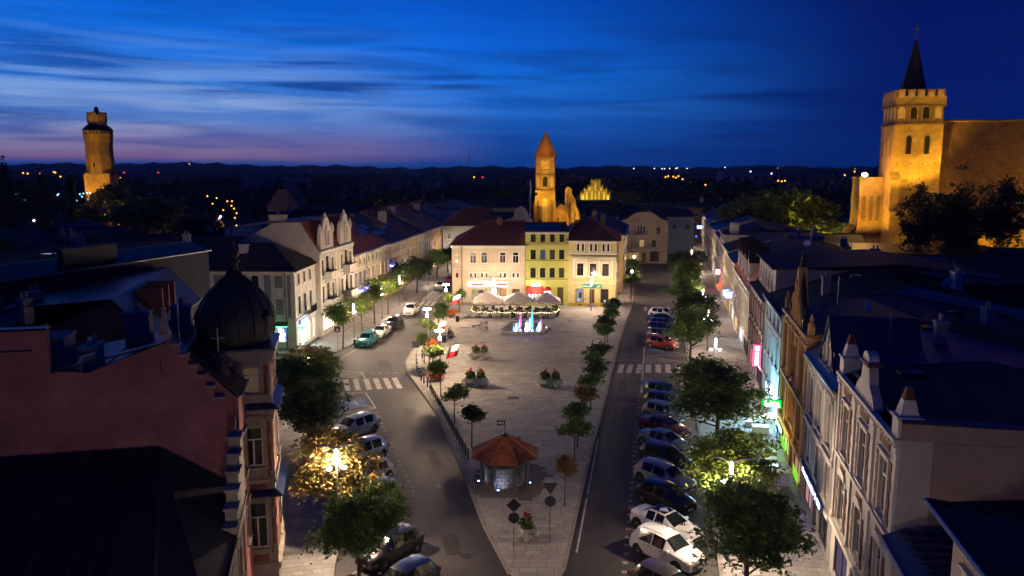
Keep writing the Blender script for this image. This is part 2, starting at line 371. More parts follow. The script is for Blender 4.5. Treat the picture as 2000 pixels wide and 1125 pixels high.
KR = lambda y: 3.9 + .185*y
FR = lambda y: 9.4 + .2*y
DR = lambda y: -1.34 + .185*y
pr = [(KR(y), y) for y in (12, 40, 80, 120, 160, 200, 260)]
pavement('pavement_right', pr + [(FR(260)+1, 260), (FR(12)+1, 12)], list(reversed(pr)), M_SLAB2, .5, .5, 150, ang=-R(10.7))
PLN = [(-8.4, 26), (-9.6, 38), (-10.6, 45), (-11.9, 53), (-15.0, 63), (-18.8, 75), (-20.4, 79.5), (-22.6, 82.4), (-60, 82.4)]
pavement('pavement_left', PLN + [(-60, 26)], list(reversed(PLN)), M_SLAB2, .5, .5, 200, ang=R(13), keep=lambda x, y: x > -34 and (y > 40 or x > -13))
PLU = [(-60, 92.6), (-24.2, 92.6), (-21.6, 93.4), (-20.5, 97), (-16.5, 125.5), (-14.6, 148), (-13.5, 158.6), (-9.5, 205), (-4, 280)]
pavement('pavement_upper_left', PLU + [(-13, 280), (-25.5, 94.4), (-60, 94.4)], list(reversed(PLU)), M_SLAB2, .5, .5, 0, ang=-R(6.3))

def stripe(pts, m=M_PAINT, name='road_marking', z=.004): return MB().poly([(x, y, z) for x, y in pts]).build(name, m, road)
def bar(a, b, w, m=M_PAINT, name='road_marking', z=.004):
    a, b = Vector(a), Vector(b); d = (b-a).normalized(); n = Vector((-d.y, d.x))*w/2
    return stripe([a-n, b-n, b+n, a+n], m, name, z)
lerp = lambda a, b, t: (a[0]+(b[0]-a[0])*t, a[1]+(b[1]-a[1])*t)
def crossing(a0, a1, b0, b1, ts, w):           # between two edges; ts = places along them
    for t in ts: bar(lerp(a0, a1, t), lerp(b0, b1, t), w, name='crossing_stripe')
# left road
crossing((-17.6, 76.7), (-11.2, 77.8), (-18.7, 81.0), (-12.4, 81.9), [.02, .17, .33, .5, .66, .82, .97], .55)
for t in (.42, .58, .74, .92): bar(lerp((-17.2, 83.6), (-12.4, 83.9), t-.05), lerp((-17.2, 83.6), (-12.4, 83.9), t+.05), .14)
for i in range(5): bar((-19.4 + i*.2, 84.6 - i*.55), (-16.0 - .1*i, 84.0 - i*.62), .14)
bar((-19.6, 84.9), (-16.6, 84.4), .12); bar((-16.6, 84.4), (-15.6, 81.6), .14)
for i in range(3): bar((-17.6 + i*.3, 76.2 - i*.55), (-14.7 - i*.9, 76.0 - i*.25), .13)
hl = [(-14.6, 76.2), (-12.7, 71.0), (-16.6, 68.8), (-18.2, 74.6)]
for a, b in ((0, 1), (1, 2), (3, 1)): bar(hl[a], hl[b], .14)
stripe([(-14.6, 74.4), (-13.4, 71.6), (-16.0, 70.4), (-16.9, 73.0)], M_BLUEPAINT); bar((-15.2, 73.4), (-14.5, 71.8), .12, z=.008); bar((-15.9, 72.9), (-14.6, 72.5), .12, z=.008)
for i in range(26):
    y = 69.6 - i*1.0; x = -12.35 + (69.6-y)*.31 if y > 53 else -7.0 + (53-y)*.06
    bar((x-.15, y), (x+.15, y-.05), .30, M_DASH)
for y in (66.6, 61.6, 57.0, 53.0): x = -12.35 + (69.6-y)*.31; bar((x, y), (x-3.2, y-3.9), .10)
for y in (43.6, 40.2): bar((-6.4, y), (-9.4, y-3.8), .10)
hp = [(-6.8, 52.0), (-7.0, 45.2), (-10.6, 46.6)]
bar(hp[0], hp[1], .16); bar(hp[0], (-10.9, 49.4), .14)
for i in range(7): y = 51.0 - i*.9; bar((-7.0, y), (-7.0 - min(3.4, .9 + i*.9), y - .15 - .12*i), .22)
# side street crossing, upper-left crossing
crossing((-29.5, 85.0), (-29.5, 91.6), (-24.6, 85.0), (-24.6, 91.6), [.08, .24, .40, .56, .72, .88], .5)
for i in range(5): bar((-21.6, 86.4 + i*.62), (-19.2 - .15*i, 86.3 + i*.62), .12)
crossing((-15.5, 127.0), (-11.7, 127.0), (-15.2, 131.2), (-11.5, 131.2), [.1, .36, .62, .88], .5)
for i in range(9): bar((-15.3 + i*.05, 133 + i*1.5), (-13.2 + i*.1, 134 + i*1.5), .18)
bar((-15.2, 132), (-14.2, 146), .14); bar((-13.1, 132.6), (-11.8, 148), .14)
bar((-20.1, 90.5), (-15.0, 124), .10)
# right road
crossing((11.3, 84.0), (14.2, 83.7), (12.1, 87.7), (15.1, 87.6), [.16, .5, .84], .55)
crossing((14.9, 83.9), (18.6, 83.9), (15.6, 87.7), (19.2, 87.7), [.0, .3, .6, .9], .62)
for t in (.15, .5, .85): bar((11.9+t*2.9-.42, 89.7), (11.9+t*2.9+.42, 89.7), .14)
bar((16.7, 97.2), (12.9, 76.2), .16)
hr = [(16.6, 97.0), (21.4, 92.0), (15.9, 92.0)]
bar(hr[0], hr[1], .13); bar(hr[2], (20.2, 88.6), .13); bar((16.0, 91.9), (21.2, 92.2), .12)
for i in range(5): bar((15.8-.15*i, 91.2-.62*i), (16.6+.75*i, 91.3-.62*i), .16)
stripe([(17.0, 96.2), (19.9, 93.7), (19.5, 92.8), (16.6, 94.4)], M_BLUEPAINT); bar((17.2, 95.4), (19.2, 93.6), .1, z=.008)
stripe([(13.6, 80.9), (16.6, 80.2), (16.2, 78.8), (13.2, 79.0)], M_BLUEPAINT); bar((13.7, 81.5), (17.6, 79.6), .12); bar((13.3, 78.6), (17.0, 76.6), .1)
for i in range(40):
    y = 75.4 - i*1.05; bar((DR(y)-.14, y), (DR(y)+.14, y), .28, M_DASH)
for i in range(16):
    y = 98.6 + i*1.4; bar((DR(y)-.14, y), (DR(y)+.14, y), .28, M_DASH)
for i in range(9): y = 72.6 - i*3.3; bar((DR(y), y), (DR(y)+3.9, y-4.4), .09, M_DASH)
for i in range(5): y = 114.5 - i*3.6; bar((DR(y), y), (DR(y)+3.9, y-4.4), .09, M_DASH)
bar((3.75, 43.0), (7.1, 62.5), .12)
crossing((20.6, 122.2), (25.6, 122.2), (21.2, 125.6), (26.2, 125.6), [.08, .32, .56, .8], .5)
# repairs, drains and covers in the carriageway
rr_ = random.Random(21); M_PATCH = pm('asphalt_patch', (.036, .034, .034), .7, .3, .6, bump=.2); M_PATCH2 = pm('asphalt_old', (.068, .062, .058), .75, .3, .6, bump=.2)
for x, y, w, l, a in ((-3.6, 44, .9, 2.6, .2), (-6.0, 58, .7, 3.6, .28), (-9.4, 70, 1.1, 2.2, .28), (-14.6, 88, 1.4, 3.0, .3), (-17.0, 98, .8, 5, -.12), (-13.5, 112, 1.0, 4, -.1), (5.6, 48, .8, 4.0, -.18), (8.4, 62, 1.0, 2.4, -.18), (11.4, 79, .7, 5.0, -.18), (14.2, 95, 1.1, 3.0, -.2), (18.4, 112, .8, 5, -.2), (-4.2, 50.5, .35, 6, .25), (9.6, 70, .3, 8, -.19), (24, 145, 1.2, 5, -.2)):
    pts = [(-w/2, -l/2), (w/2, -l/2+rr_.uniform(-.1, .1)), (w/2+rr_.uniform(-.08, .08), l/2), (-w/2, l/2+rr_.uniform(-.1, .1))]; ca, sa = math.cos(a), math.sin(a)
    stripe([(x+u*ca-v*sa, y+u*sa+v*ca) for u, v in pts], M_PATCH if rr_.random() < .6 else M_PATCH2, 'asphalt_patch', .002)
for x, y in ((-5.2, 52.6), (-8.6, 66.4), (-13.8, 90.5), (-15.8, 106), (6.6, 55), (10.2, 73.5), (13.4, 91), (17, 106.5), (-2.6, 42.6)):
    o = MB().lathe([(.36, 0), (.36, .006), (.30, .008), (.30, .004), (.02, .005)], n=20).build('manhole_cover', M_DKMETAL, road, (x, y, .001))
for x, y, a in ((-4.1, 54.8, .22), (-7.2, 68, .27), (7.9, 66, -.19), (11.0, 83, -.19), (5.1, 51, -.19)): MB().box(-.16, .16, -.28, .28, 0, .006).build('drain_grate', M_DKMETAL, road, (x, y, .001), a)
# covers and frames let into the paving
def cover(x, y, w, l, rz, m=M_DKMETAL):
    b = MB().box(-w, w, -l, l, 0, .006); o = b.build('manhole_cover', m, plaza, (x, y, .136), rz); return o
for x, y, w, l in ((.1, 73.9, .55, .5), (-3.8, 98.5, .4, .25), (8.5, 113.6, .4, .3), (-6.5, 108.2, .8, .18), (7.5, 105, .6, .3)): cover(x, y, w, l, .1)
# ------------------------------------------------------------------ house kit
WIN = {}
def window_mesh(w, h, frame, sur, style):
    k = (round(w, 2), round(h, 2), frame.name, sur.name if sur else '', style)
    if k in WIN: return WIN[k]
    b = MB(); f = .07; y0, y1 = .10, .17
    arch = 'arch' in style
    b.box(-w/2, -w/2+f, y0, y1, 0, h); b.box(w/2-f, w/2, y0, y1, 0, h); b.box(-w/2+f, w/2-f, y0, y1, 0, f); b.box(-w/2+f, w/2-f, y0, y1, h-f, h)
    if 'plain' not in style:
        if w > .65: b.box(-.035, .035, y0+.005, y1, f, h*.68)
        if h > 1.1: b.box(-w/2+f, w/2-f, y0-.01, y1, h*.66, h*.66+.07)
    if sur is not None:
        b.mat(1); s = .13; p = -.05
        if 'wide' in style: s = .22
        b.box(-w/2-s, -w/2, p, .02, -.02, h+s); b.box(w/2, w/2+s, p, .02, -.02, h+s); b.box(-w/2, w/2, p, .02, h, h+s)
        b.box(-w/2-s-.06, w/2+s+.06, -.14, .04, -.12, -.02)
        if 'hood' in style:
            b.box(-w/2-s-.08, w/2+s+.08, -.16, .01, h+s+.12, h+s+.22); b.box(-w/2-s, w/2+s, -.07, .01, h+s, h+s+.12)
        if 'ped' in style:
            t = h+s+.12; b.box(-w/2-s-.08, w/2+s+.08, -.15, .01, t, t+.08); b.prism_y([(-w/2-s-.08, t+.08), (w/2+s+.08, t+.08), (0, t+.5)], -.15, .01)
        if 'round' in style:
            t = h+s; b.prism_y([((w/2+s)*math.cos(a*math.pi/8), t + .45*math.sin(a*math.pi/8)) for a in range(9)], -.13, .01)
        if 'quoin' in style:
            for i in range(int(h/.5)):
                for sg in (-1, 1): b.box(sg*(w/2+s)+(-.12 if sg < 0 else 0), sg*(w/2+s)+(0 if sg < 0 else .12), -.045, .015, i*.5+.05, i*.5+.3)
    else: b.box(-w/2-.05, w/2+.05, -.08, .04, -.06, 0)
    me = b.mesh('window', [frame, sur or frame])
    pn = MB(); pn.box(-w/2+f, w/2-f, .15, .16, f, h-f)
    WIN[k] = (me, pn.mesh('pane', [M_GLASS])); return WIN[k]
def put_window(parent, x, z, w, h, frame=M_WHITE, sur=None, style='', lit=None, y=0., rz=0., pos=None):
    me, pn = window_mesh(w, h, frame, sur, style)
    o = ob('window', me, parent, pos if pos is not None else (x, y, z), rz)
    ob('pane', pn, o, mat=lit if lit is not None else M_GLASS)
    return o
def holed_wall(b, x0, x1, z0, z1, holes, depth=.22, y=0.):
    """front wall with real openings and reveals"""
    xs = sorted({x0, x1, *[v for h in holes for v in h[:2]]}); zs = sorted({z0, z1, *[v for h in holes for v in h[2:]]})
    for i in range(len(xs)-1):
        for j in range(len(zs)-1):
            cx, cz = (xs[i]+xs[i+1])/2, (zs[j]+zs[j+1])/2
            if any(h[0] < cx < h[1] and h[2] < cz < h[3] for h in holes): continue
            b.poly([(xs[i], y, zs[j]), (xs[i+1], y, zs[j]), (xs[i+1], y, zs[j+1]), (xs[i], y, zs[j+1])])
    for a, c, d, e in holes:
        for p, q in (((a, d), (a, e)), ((a, e), (c, e)), ((c, e), (c, d)), ((c, d), (a, d))):
            b.poly([(p[0], y, p[1]), (q[0], y, q[1]), (q[0], y+depth, q[1]), (p[0], y+depth, p[1])])
        b.poly([(a, y+depth, d), (c, y+depth, d), (c, y+depth, e), (a, y+depth, e)])

class House:
    """local frame: x along the street front from p0 to p1, y into the house, z up"""
    def __init__(s, name, label, cat, p0, p1, depth, zt, wall, group=None):
        s.p0, s.p1 = Vector(p0), Vector(p1); d = s.p1 - s.p0; s.W = d.length; s.D = depth; s.zt = zt; s.wm = wall
        s.rz = math.atan2(d.y, d.x); s.t = thing(name, label, cat, (p0[0], p0[1], 0), s.rz, group)
        s.holes = []; s.wins = []; s.skew = 0.
    def row(s, z, h, w, xs, frame=M_WHITE, sur=None, style='', lit={}):
        if isinstance(xs, int): n = xs; xs = [s.W*(i+.5)/n for i in range(n)]
        for i, x in enumerate(xs):
            s.holes.append((x-w/2, x+w/2, z, z+h)); put_window(s.t, x, z, w, h, frame, sur, style, lit.get(i))
        return s
    def shop(s, x0, x1, z0, z1, lit=None, frame=M_DARKF, name='shop_window', bars=2):
        s.holes.append((x0, x1, z0, z1)); b = MB(); f = .08; w = x1-x0
        b.box(x0, x0+f, .08, .16, z0, z1); b.box(x1-f, x1, .08, .16, z0, z1); b.box(x0+f, x1-f, .08, .16, z0, z0+f); b.box(x0+f, x1-f, .08, .16, z1-f, z1)
        for i in range(1, bars): x = x0 + w*i/bars; b.box(x-.04, x+.04, .085, .16, z0+f, z1-f)
        o = b.build(name, frame, s.t); MB().box(x0+f, x1-f, .13, .14, z0+f, z1-f).build('pane', lit or M_GLASS_SHOP, o); return o
    def door(s, x0, x1, z1, m=M_BROWN, z0=.14):
        s.holes.append((x0, x1, z0, z1)); b = MB(); w = x1-x0
        b.box(x0, x1, .12, .17, z0, z1); k = .1
        for a in (0, 1):
            u0 = x0 + k + a*w/2; u1 = x0 + w/2 + a*w/2 - k
            if u1 > u0: b.box(u0, u1, .10, .12, z0+.2, z0+.9); b.box(u0, u1, .10, .12, z0+1.05, z1-.2)
        o = b.build('door', m, s.t); MB().box(x0+w*.46, x0+w*.54, .06, .12, z0+.95, z0+1.1).build('handle', M_METAL, o); return o
    def course(s, z, h=.16, p=.09, m=M_TRIM, name='string_course', x0=0, x1=None):
        x1 = s.W if x1 is None else x1
        MB().box(x0, x1, -p, .01, z, z+h).build(name, m, s.t); return s
    def cornice(s, z, m=M_TRIM, big=1.0, dent=True):
        b = MB(); b.box(0, s.W, -.12*big, .01, z-.42*big, z-.26*big); b.box(0, s.W, -.26*big, .01, z-.14*big, z); b.box(0, s.W, -.18*big, .01, z-.26*big, z-.14*big)
        if dent:
            n = int(s.W/.42)
            for i in range(n): x = s.W*(i+.5)/n; b.box(x-.07, x+.07, -.22*big, -.12*big, z-.38*big, z-.265*big)
        b.build('cornice', m, s.t); return s
    def pilaster(s, x, w, z0, z1, m=M_TRIM, p=.10):
        b = MB(); b.box(x-w/2, x+w/2, -p, .01, z0+.25, z1-.22); b.box(x-w/2-.06, x+w/2+.06, -p-.05, .01, z0, z0+.25); b.box(x-w/2-.07, x+w/2+.07, -p-.06, .01, z1-.22, z1)
        b.build('pilaster', m, s.t); return s
    def walls(s, gable=None, gable_wall=None):
        """gable: (y_front, y_ridge, y_back, z_ridge) adds the gable triangles at both ends"""
        b = MB(); holed_wall(b, 0, s.W, 0, s.zt, s.holes); D, W, z = s.D, s.W, s.zt; k = s.skew
        def side(x):
            if gable: y0, yr, y1, zr = gable; return [(x, 0, 0), (x, D, 0), (x, D, z), (x, yr, zr), (x, 0, z)]
            return [(x, 0, 0), (x, D, 0), (x, D, z), (x, 0, z)]
        b.poly(side(0)); b.poly(list(reversed(side(W)))); b.poly([(W, D, 0), (0, D, 0), (0, D, z), (W, D, z)])
        b.build('wall', s.wm, s.t); return s
    def roof_gable(s, rise, m=M_TILED, over=.4, yr=None, end=.12, z=None):
        yr = s.D/2 if yr is None else yr; zt = (s.zt if z is None else z); zr = zt + rise; W, D = s.W, s.D; g = rise/yr; gb = rise/(D-yr)
        zf = zt - over*g; zb = zt - over*gb; up = .06
        b = MB(); b.slab([[(-end, -over, zf+up), (W+end, -over, zf+up), (W+end, yr, zr+up), (-end, yr, zr+up)], [(-end, yr, zr+up), (W+end, yr, zr+up), (W+end, D+over, zb+up), (-end, D+over, zb+up)]], .05)
        s.roof = b.build('roof', m, s.t); MB().tube([(-end, yr, zr+up+.03), (W+end, yr, zr+up+.03)], .11, 6).build('ridge', m, s.roof)
        MB().tube([(-end, -over-.05, zf+.05), (W+end, -over-.05, zf+.05)], .08, 6).build('gutter', M_METAL, s.t)
        s.g = (rise/yr, zt, up); s.walls((0, yr, D, zr)); return s
    def roof_hip(s, rise, m=M_TILE2, over=.4, a=None, b_=None, yr=None):
        W, D, z = s.W, s.D, s.zt; yr = D/2 if yr is None else yr; a = yr if a is None else a; b_ = yr if b_ is None else b_
        e = over; zz = z + .03; zr = z + rise
        A, B, C, Dd = (-e, -e, zz), (W+e, -e, zz), (W+e, D+e, zz), (-e, D+e, zz); P, Q = (a, yr, zr), (W-b_, yr, zr)
        bb = MB().slab([[A, B, Q, P], [B, C, Q], [C, Dd, P, Q], [Dd, A, P]], .06); s.roof = bb.build('roof', m, s.t)
        r = MB()
        for u, v in ((A, P), (B, Q), (C, Q), (Dd, P), (P, Q)): r.tube([u, v], .1, 5)
        r.build('ridge', m, s.roof)
        MB().tube([A, B], .08, 6).build('gutter', M_METAL, s.t); s.g = (rise/yr, z, .03); s.walls(); return s
    def roof_flat(s, m=M_FELT, par=.35, slope=0., cap=M_LEAD):
        W, D, z = s.W, s.D, s.zt; t = .25
        MB().poly([(0, t, z-.25), (W, t, z-.25), (W, D-t, z-.25+slope), (0, D-t, z-.25+slope)]).build('roof', m, s.t)
        b = MB(); zc = z + .02
        b.box(-.06, W+.06, -.08, t, zc, zc+.08); b.box(-.06, t, t+.002, D, zc, zc+.08); b.box(W-t, W+.06, t+.002, D, zc, zc+.08); b.build('parapet_cap', cap, s.t)
        s.walls(); return s
    def chimney(s, x, y, w=.8, d=.6, z1=None, m=M_BRICKR, z0=None, pots=2):
        z0 = s.zt - .3 if z0 is None else z0; b = MB().box(x-w/2, x+w/2, y-d/2, y+d/2, z0, z1).box(x-w/2-.07, x+w/2+.07, y-d/2-.07, y+d/2+.07, z1, z1+.14)
        o = b.build('chimney', m, s.t)
        for i in range(pots): MB().lathe([(.12, 0), (.10, .4), (.08, .4)], (x-w/2+w*(i+.5)/pots, y), 8, z1+.14).build('chimney_pot', M_STONE, o)
        return o
    def skylight(s, x, y, w=.8, l=1.2):
        g, z, up = s.g; L = l/math.sqrt(1+g*g); z0 = z + g*y + up; z1 = z + g*(y+L) + up
        b = MB(); n = .09
        b.grid([[(x-w/2, y, z0-.03), (x+w/2, y, z0-.03), (x+w/2, y+L, z1-.03), (x-w/2, y+L, z1-.03)], [(x-w/2, y, z0+n), (x+w/2, y, z0+n), (x+w/2, y+L, z1+n), (x-w/2, y+L, z1+n)]])
        o = b.build('skylight', M_DKMETAL, s.t); e = .07
        MB().poly([(x-w/2+e, y+e, z0+n+.006+g*e), (x+w/2-e, y+e, z0+n+.006+g*e), (x+w/2-e, y+L-e, z1+n+.006-g*e), (x-w/2+e, y+L-e, z1+n+.006-g*e)]).build('pane', M_SKYPANE, o)
    def dormer(s, x, y0, w=1.3, h=1.5, m=None, wall=None, lit=None, peak=.7, dep=2.5):
        g, z, up = s.g; zb = z + g*y0; b = MB(); m = m or M_TILED
        holed_wall(b, x-w/2, x+w/2, zb-.1, zb+h, [(x-w*.28, x+w*.28, zb+.3, zb+h-.25)], y=y0)
        b.poly([(x-w/2, y0, zb+h), (x+w/2, y0, zb+h), (x, y0, zb+h+peak)])
        for sx_ in (-1, 1): b.poly([(x+sx_*w/2, y0, zb-.1), (x+sx_*w/2, y0+dep, zb+.2), (x+sx_*w/2, y0+dep, zb+h), (x+sx_*w/2, y0, zb+h)])
        o = b.build('dormer', wall or s.wm, s.t)
        e = .12; zh = zb+h; MB().slab([[(x-w/2-e, y0-e, zh-.06), (x, y0-e, zh+peak+.05), (x, y0+dep, zh+peak+.05), (x-w/2-e, y0+dep, zh-.06)], [(x, y0-e, zh+peak+.05), (x+w/2+e, y0-e, zh-.06), (x+w/2+e, y0+dep, zh-.06), (x, y0+dep, zh+peak+.05)]], .04).build('dormer_roof', m, o)
        put_window(o, x, zb+.3, w*.56, h-.55, style='', lit=lit, y=y0); return o
    def pipe(s, x, z0=.2, z1=None, m=M_METAL):
        MB().tube([(x, -.12, z0), (x, -.12, (z1 or s.zt)-.5), (x, -.3, (z1 or s.zt)-.05)], .055, 6).build('drainpipe', m, s.t)
    def sign(s, x0, x1, z0, z1, back, front=None, y=-.12, name='shop_sign', marks=None, dep=.14):
        o = MB().box(x0, x1, y, y+dep, z0, z1).build(name, back, s.t)
        if front is not None:
            w = x1-x0; h = z1-z0; b = MB(); rr = random.Random(int(x0*100)+int(z0*70))
            if marks is None:                       # unreadable lettering: uneven upright strokes
                u = x0 + w*.08
                while u < x1 - w*.1:
                    q = rr.uniform(.05, .11)*max(.6, h); b.box(u, u+q, y-.03, y-.002, z0+h*.25, z0+h*rr.uniform(.62, .8)); u += q + h*rr.uniform(.05, .12)
            else:
                for a, c, d, e in marks: b.box(x0+w*a, x0+w*c, y-.03, y-.002, z0+h*d, z0+h*e)
            b.build('lettering', front, o)
        return o
M_SKYPANE = pm('skylight_pane', (.02, .03, .05), .05, 0, spec=1.0)
def balcony(h, x, z, w, d=1.0, solid=True, m=M_TRIM):
    b = MB().box(x-w/2, x+w/2, -d, -.005, z-.18, z)
    for sg in (-1, 1): b.box(x+sg*w*.35-.12, x+sg*w*.35+.12, -d*.7, -.005, z-.6, z-.18)
    o = b.build('balcony', m, h.t)
    r = MB()
    if solid:
        r.box(x-w/2, x+w/2, -d, -d+.12, z, z+.9); r.box(x-w/2, x-w/2+.12, -d+.12, -.005, z, z+.9); r.box(x+w/2-.12, x+w/2, -d+.12, -.005, z, z+.9)
    else:
        n = int(w/.14)
        for i in range(n+1): u = x-w/2+.02+(w-.04)*i/n; r.box(u-.012, u+.012, -d+.02, -d+.045, z, z+.95)
        for sg in (-1, 1):
            for i in range(6): v = -d+.04+(d-.06)*i/6; r.box(x+sg*(w/2-.02)-.012, x+sg*(w/2-.02)+.012, v, v+.025, z, z+.95)
        r.box(x-w/2, x+w/2, -d, -d+.06, z+.95, z+1.0)
    r.build('railing', m if solid else M_DKMETAL, o); return o
def _walls(s, gable=None, prof=None):
    b = MB(); holed_wall(b, 0, s.W, 0, s.zt, s.holes); D, W, z = s.D, s.W, s.zt
    for key, x in (('L', 0), ('R', W)):
        hs = getattr(s, 'sh', {}).get(key, [])
        tb = MB(); holed_wall(tb, 0, D, 0, z, hs)
        mp = (lambda p: (W - p[1], p[0], p[2])) if key == 'R' else (lambda p: (p[1], D - p[0], p[2]))
        for f in tb.f: b.poly([mp(tb.v[i]) for i in f])
        top = None
        if gable: top = [(0, z), (gable[1], gable[3]), (D, z)]
        if prof: top = [(0, z)] + [p for p in prof if 0 < p[0] < D] + [(D, z)]
        if top: P = [(x, y, zz) for y, zz in top]; b.poly(P if key == 'R' else list(reversed(P)))
    b.poly([(W, D, 0), (0, D, 0), (0, D, z), (W, D, z)])
    b.build('wall', s.wm, s.t); return s
House.walls = _walls
def _side(s, key, z, h, w, us, frame=M_WHITE, sur=None, style='', lit={}):
    s.sh = getattr(s, 'sh', {'L': [], 'R': []})
    for i, u in enumerate(us):
        s.sh[key].append((u-w/2, u+w/2, z, z+h))
        pos, rz = ((s.W, u, z), math.pi/2) if key == 'R' else ((0, s.D-u, z), -math.pi/2)
        put_window(s.t, 0, 0, w, h, frame, sur, style, lit.get(i), pos=pos, rz=rz)
    return s
House.side = _side
def _roof_profile(s, prof, m=M_TILED, end=.1, t=.06, mats=None):
    """prof: (y, z) from the street eave to the back; the end walls follow it"""
    W = s.W; P = [(y, z+.05) for y, z in prof]
    b = MB(); b.slab([[(-end, P[i][0], P[i][1]), (W+end, P[i][0], P[i][1]), (W+end, P[i+1][0], P[i+1][1]), (-end, P[i+1][0], P[i+1][1])] for i in range(len(P)-1)], t)
    s.roof = b.build('roof', m, s.t); MB().tube([(-end, P[0][0]-.05, P[0][1]), (W+end, P[0][0]-.05, P[0][1])], .08, 6).build('gutter', M_METAL, s.t)
    y0, z0 = prof[0]; y1, z1 = prof[1]; s.g = ((z1-z0)/(y1-y0), z0 - y0*(z1-z0)/(y1-y0), .05)
    s.walls(prof=prof); return s
House.roof_profile = _roof_profile
# ------------------------------------------------------------------ houses at the head of the square
P_CREAM = plaster('cream', (.60, .51, .38)); P_LIME = plaster('lime', (.47, .47, .13)); P_YEL = plaster('yellow', (.62, .52, .23)); P_PLINTH = plaster('plinth', (.33, .27, .20))
P_YPLINTH = plaster('plinth_yellow', (.62, .38, .03))
M_TRIMW = pm('trim_white', (.70, .66, .58), .8, .08)
RED = pm('awning_red', (.45, .025, .02), .7, .15); RED_L = em('sign_red_light', (1, .10, .05), 1.3); WHITE_L = em('sign_white_light', (1, .93, .85), 14); WHITE_M = em('sign_white_soft', (1, .95, .9), 4)
GREEN_B = pm('sign_green', (.03, .30, .17), .5, .05)
# A: cream corner house
A = House('corner_house', 'cream corner house with hipped brown roof and long red and white lit sign', 'house', (-9.7, 126.6), (2.1, 126.6), 15, 9.9, P_CREAM)
xa = [3.4, 5.2, 8.2, 10.3]
A.row(7.05, 1.75, .95, xa, M_WHITE, M_TRIMW).row(4.65, .8, .42, [x-.36 for x in xa] + [x+.36 for x in xa], M_WHITE, M_TRIMW, 'plain').row(7.05, 1.7, .6, [.75], M_WHITE, P_CREAM, lit={}).row(4.65, .8, .4, [.8], M_BROWN, P_CREAM, 'plain')
A.shop(3.0, 5.85, .85, 3.0, pm('poster_green', (.34, .40, .26), .5, .08), bars=1, name='poster_window', frame=M_TRIMW)
A.shop(7.75, 8.75, 1.7, 2.85, em('shop_inside_orange', (1, .45, .2), .8), bars=1); A.door(9.75, 10.95, 2.8)
A.shop(6.3, 7.2, .9, 2.9, WHITE_M, bars=1, name='lit_window')
A.course(6.95, .12, .1).course(6.05, .12, .1).course(4.4, .1, .08).course(0, .62, .05, P_PLINTH, 'plinth').cornice(9.85, M_TRIMW, dent=False)
A.roof_hip(3.5, M_TILE2, .45, a=5.5, b_=0.0, yr=7.5); A.pipe(1.6, .2, 9.9, M_BROWN)
sg = A.sign(2.6, 9.0, 3.25, 3.95, WHITE_M, dep=.12); MB().box(3.1, 6.6, -.16, -.122, 3.42, 3.75).build('sign_stripe', RED_L, sg); MB().box(7.1, 8.95, -.16, -.122, 3.42, 3.75).build('sign_stripe', RED_L, sg); MB().box(2.62, 3.05, -.17, -.122, 3.3, 3.9).build('sign_lamp', WHITE_L, sg)
MB().box(5.2, 6.5, -.19, -.161, 3.45, 3.72).build('lettering', em('sign_blue_white', (.6, .65, 1), 6), sg)
pst = bpy.data.objects.new('poster_picture', None); 
dk = MB().lathe([(.62, 0), (.62, .01), (0.001, .012)], n=24).mesh('poster_picture', [pm('poster_blue', (.35, .45, .60), .4, .3, 6)]); o = ob('poster_picture', dk, A.t, (4.65, .125, 2.15)); o.rotation_euler = (R(90), 0, 0)
dk = MB().prism_y([(.55*math.cos(a*.2), .55*math.sin(a*.2)) for a in range(17)], -.012, 0).mesh('poster_hair', [pm('poster_brown', (.12, .05, .03), .4, .3, 6)]); ob('poster_hair', dk, o, (0, 0, 0)).rotation_euler = (-R(90), 0, 0)
bpy.data.objects.remove(pst)
for k, w in enumerate((.8, 1.0, .7)): MB().box(3.15, 3.15+w, .118, .125, 2.55-k*.25, 2.63-k*.25).build('poster_print', pm('poster_ink', (.10, .16, .09), .6, 0), A.t)
A.chimney(7.6, 6.6, 1.0, .6, 13.6, M_BRICKR, 12.0); A.chimney(10.6, 8.6, 2.6, 2.4, 13.3, M_TILE2, 12.0, 0)
MB().box(3.0, 3.8, -.04, .01, .2, .4).build('cellar_vent', M_DKMETAL, A.t)
# B: narrow lime house
B = House('lime_house', 'narrow lime green four storey house with red awnings', 'house', (2.16, 126.45), (9.1, 126.45), 14, 12.1, P_LIME)
xb = [1.25, 2.8, 4.33, 5.85]
B.row(10.45, 1.25, .8, xb, M_DARKF, P_LIME, '').row(7.65, 1.55, .85, xb, M_DARKF, P_LIME, 'wide', {1: em('tv_room', (.15, .3, .6), .25)}).row(4.65, 1.6, .85, xb, M_DARKF, P_LIME, 'wide')
B.door(5.2, 6.2, 3.1); B.shop(.4, 2.6, 1.0, 2.3, em('kiosk_inside', (.7, .8, 1), 1.4), bars=4); B.shop(2.95, 4.15, .6, 2.5, em('kiosk_blue', (.35, .5, 1), 1.1), bars=1)
B.course(10.3, .1, .12, M_BROWN).course(9.75, .3, .14, P_LIME).course(7.4, .1, .1, M_BROWN).course(4.4, .09, .1, M_BROWN).cornice(12.08, M_TRIM, .8, False)
B.roof_gable(.9, M_LEAD, .3); B.chimney(6.4, 4.5, .7, .6, 13.3)
def awning(h, x0, x1, z0, z1, out, m, name='awning'):
    b = MB(); n = 7
    b.slab([[(x0, -out, z0), (x1, -out, z0), (x1, -.01, z1), (x0, -.01, z1)]], .03)
    w = (x1-x0)/n
    for i in range(n): b.prism_y([(x0+i*w, z0-.02), (x0+(i+1)*w, z0-.02), (x0+(i+.8)*w, z0-.22), (x0+(i+.2)*w, z0-.22)], -out, -out+.02)
    return b.build(name, m, h.t)
awning(B, .15, 2.75, 2.35, 3.35, .9, RED)
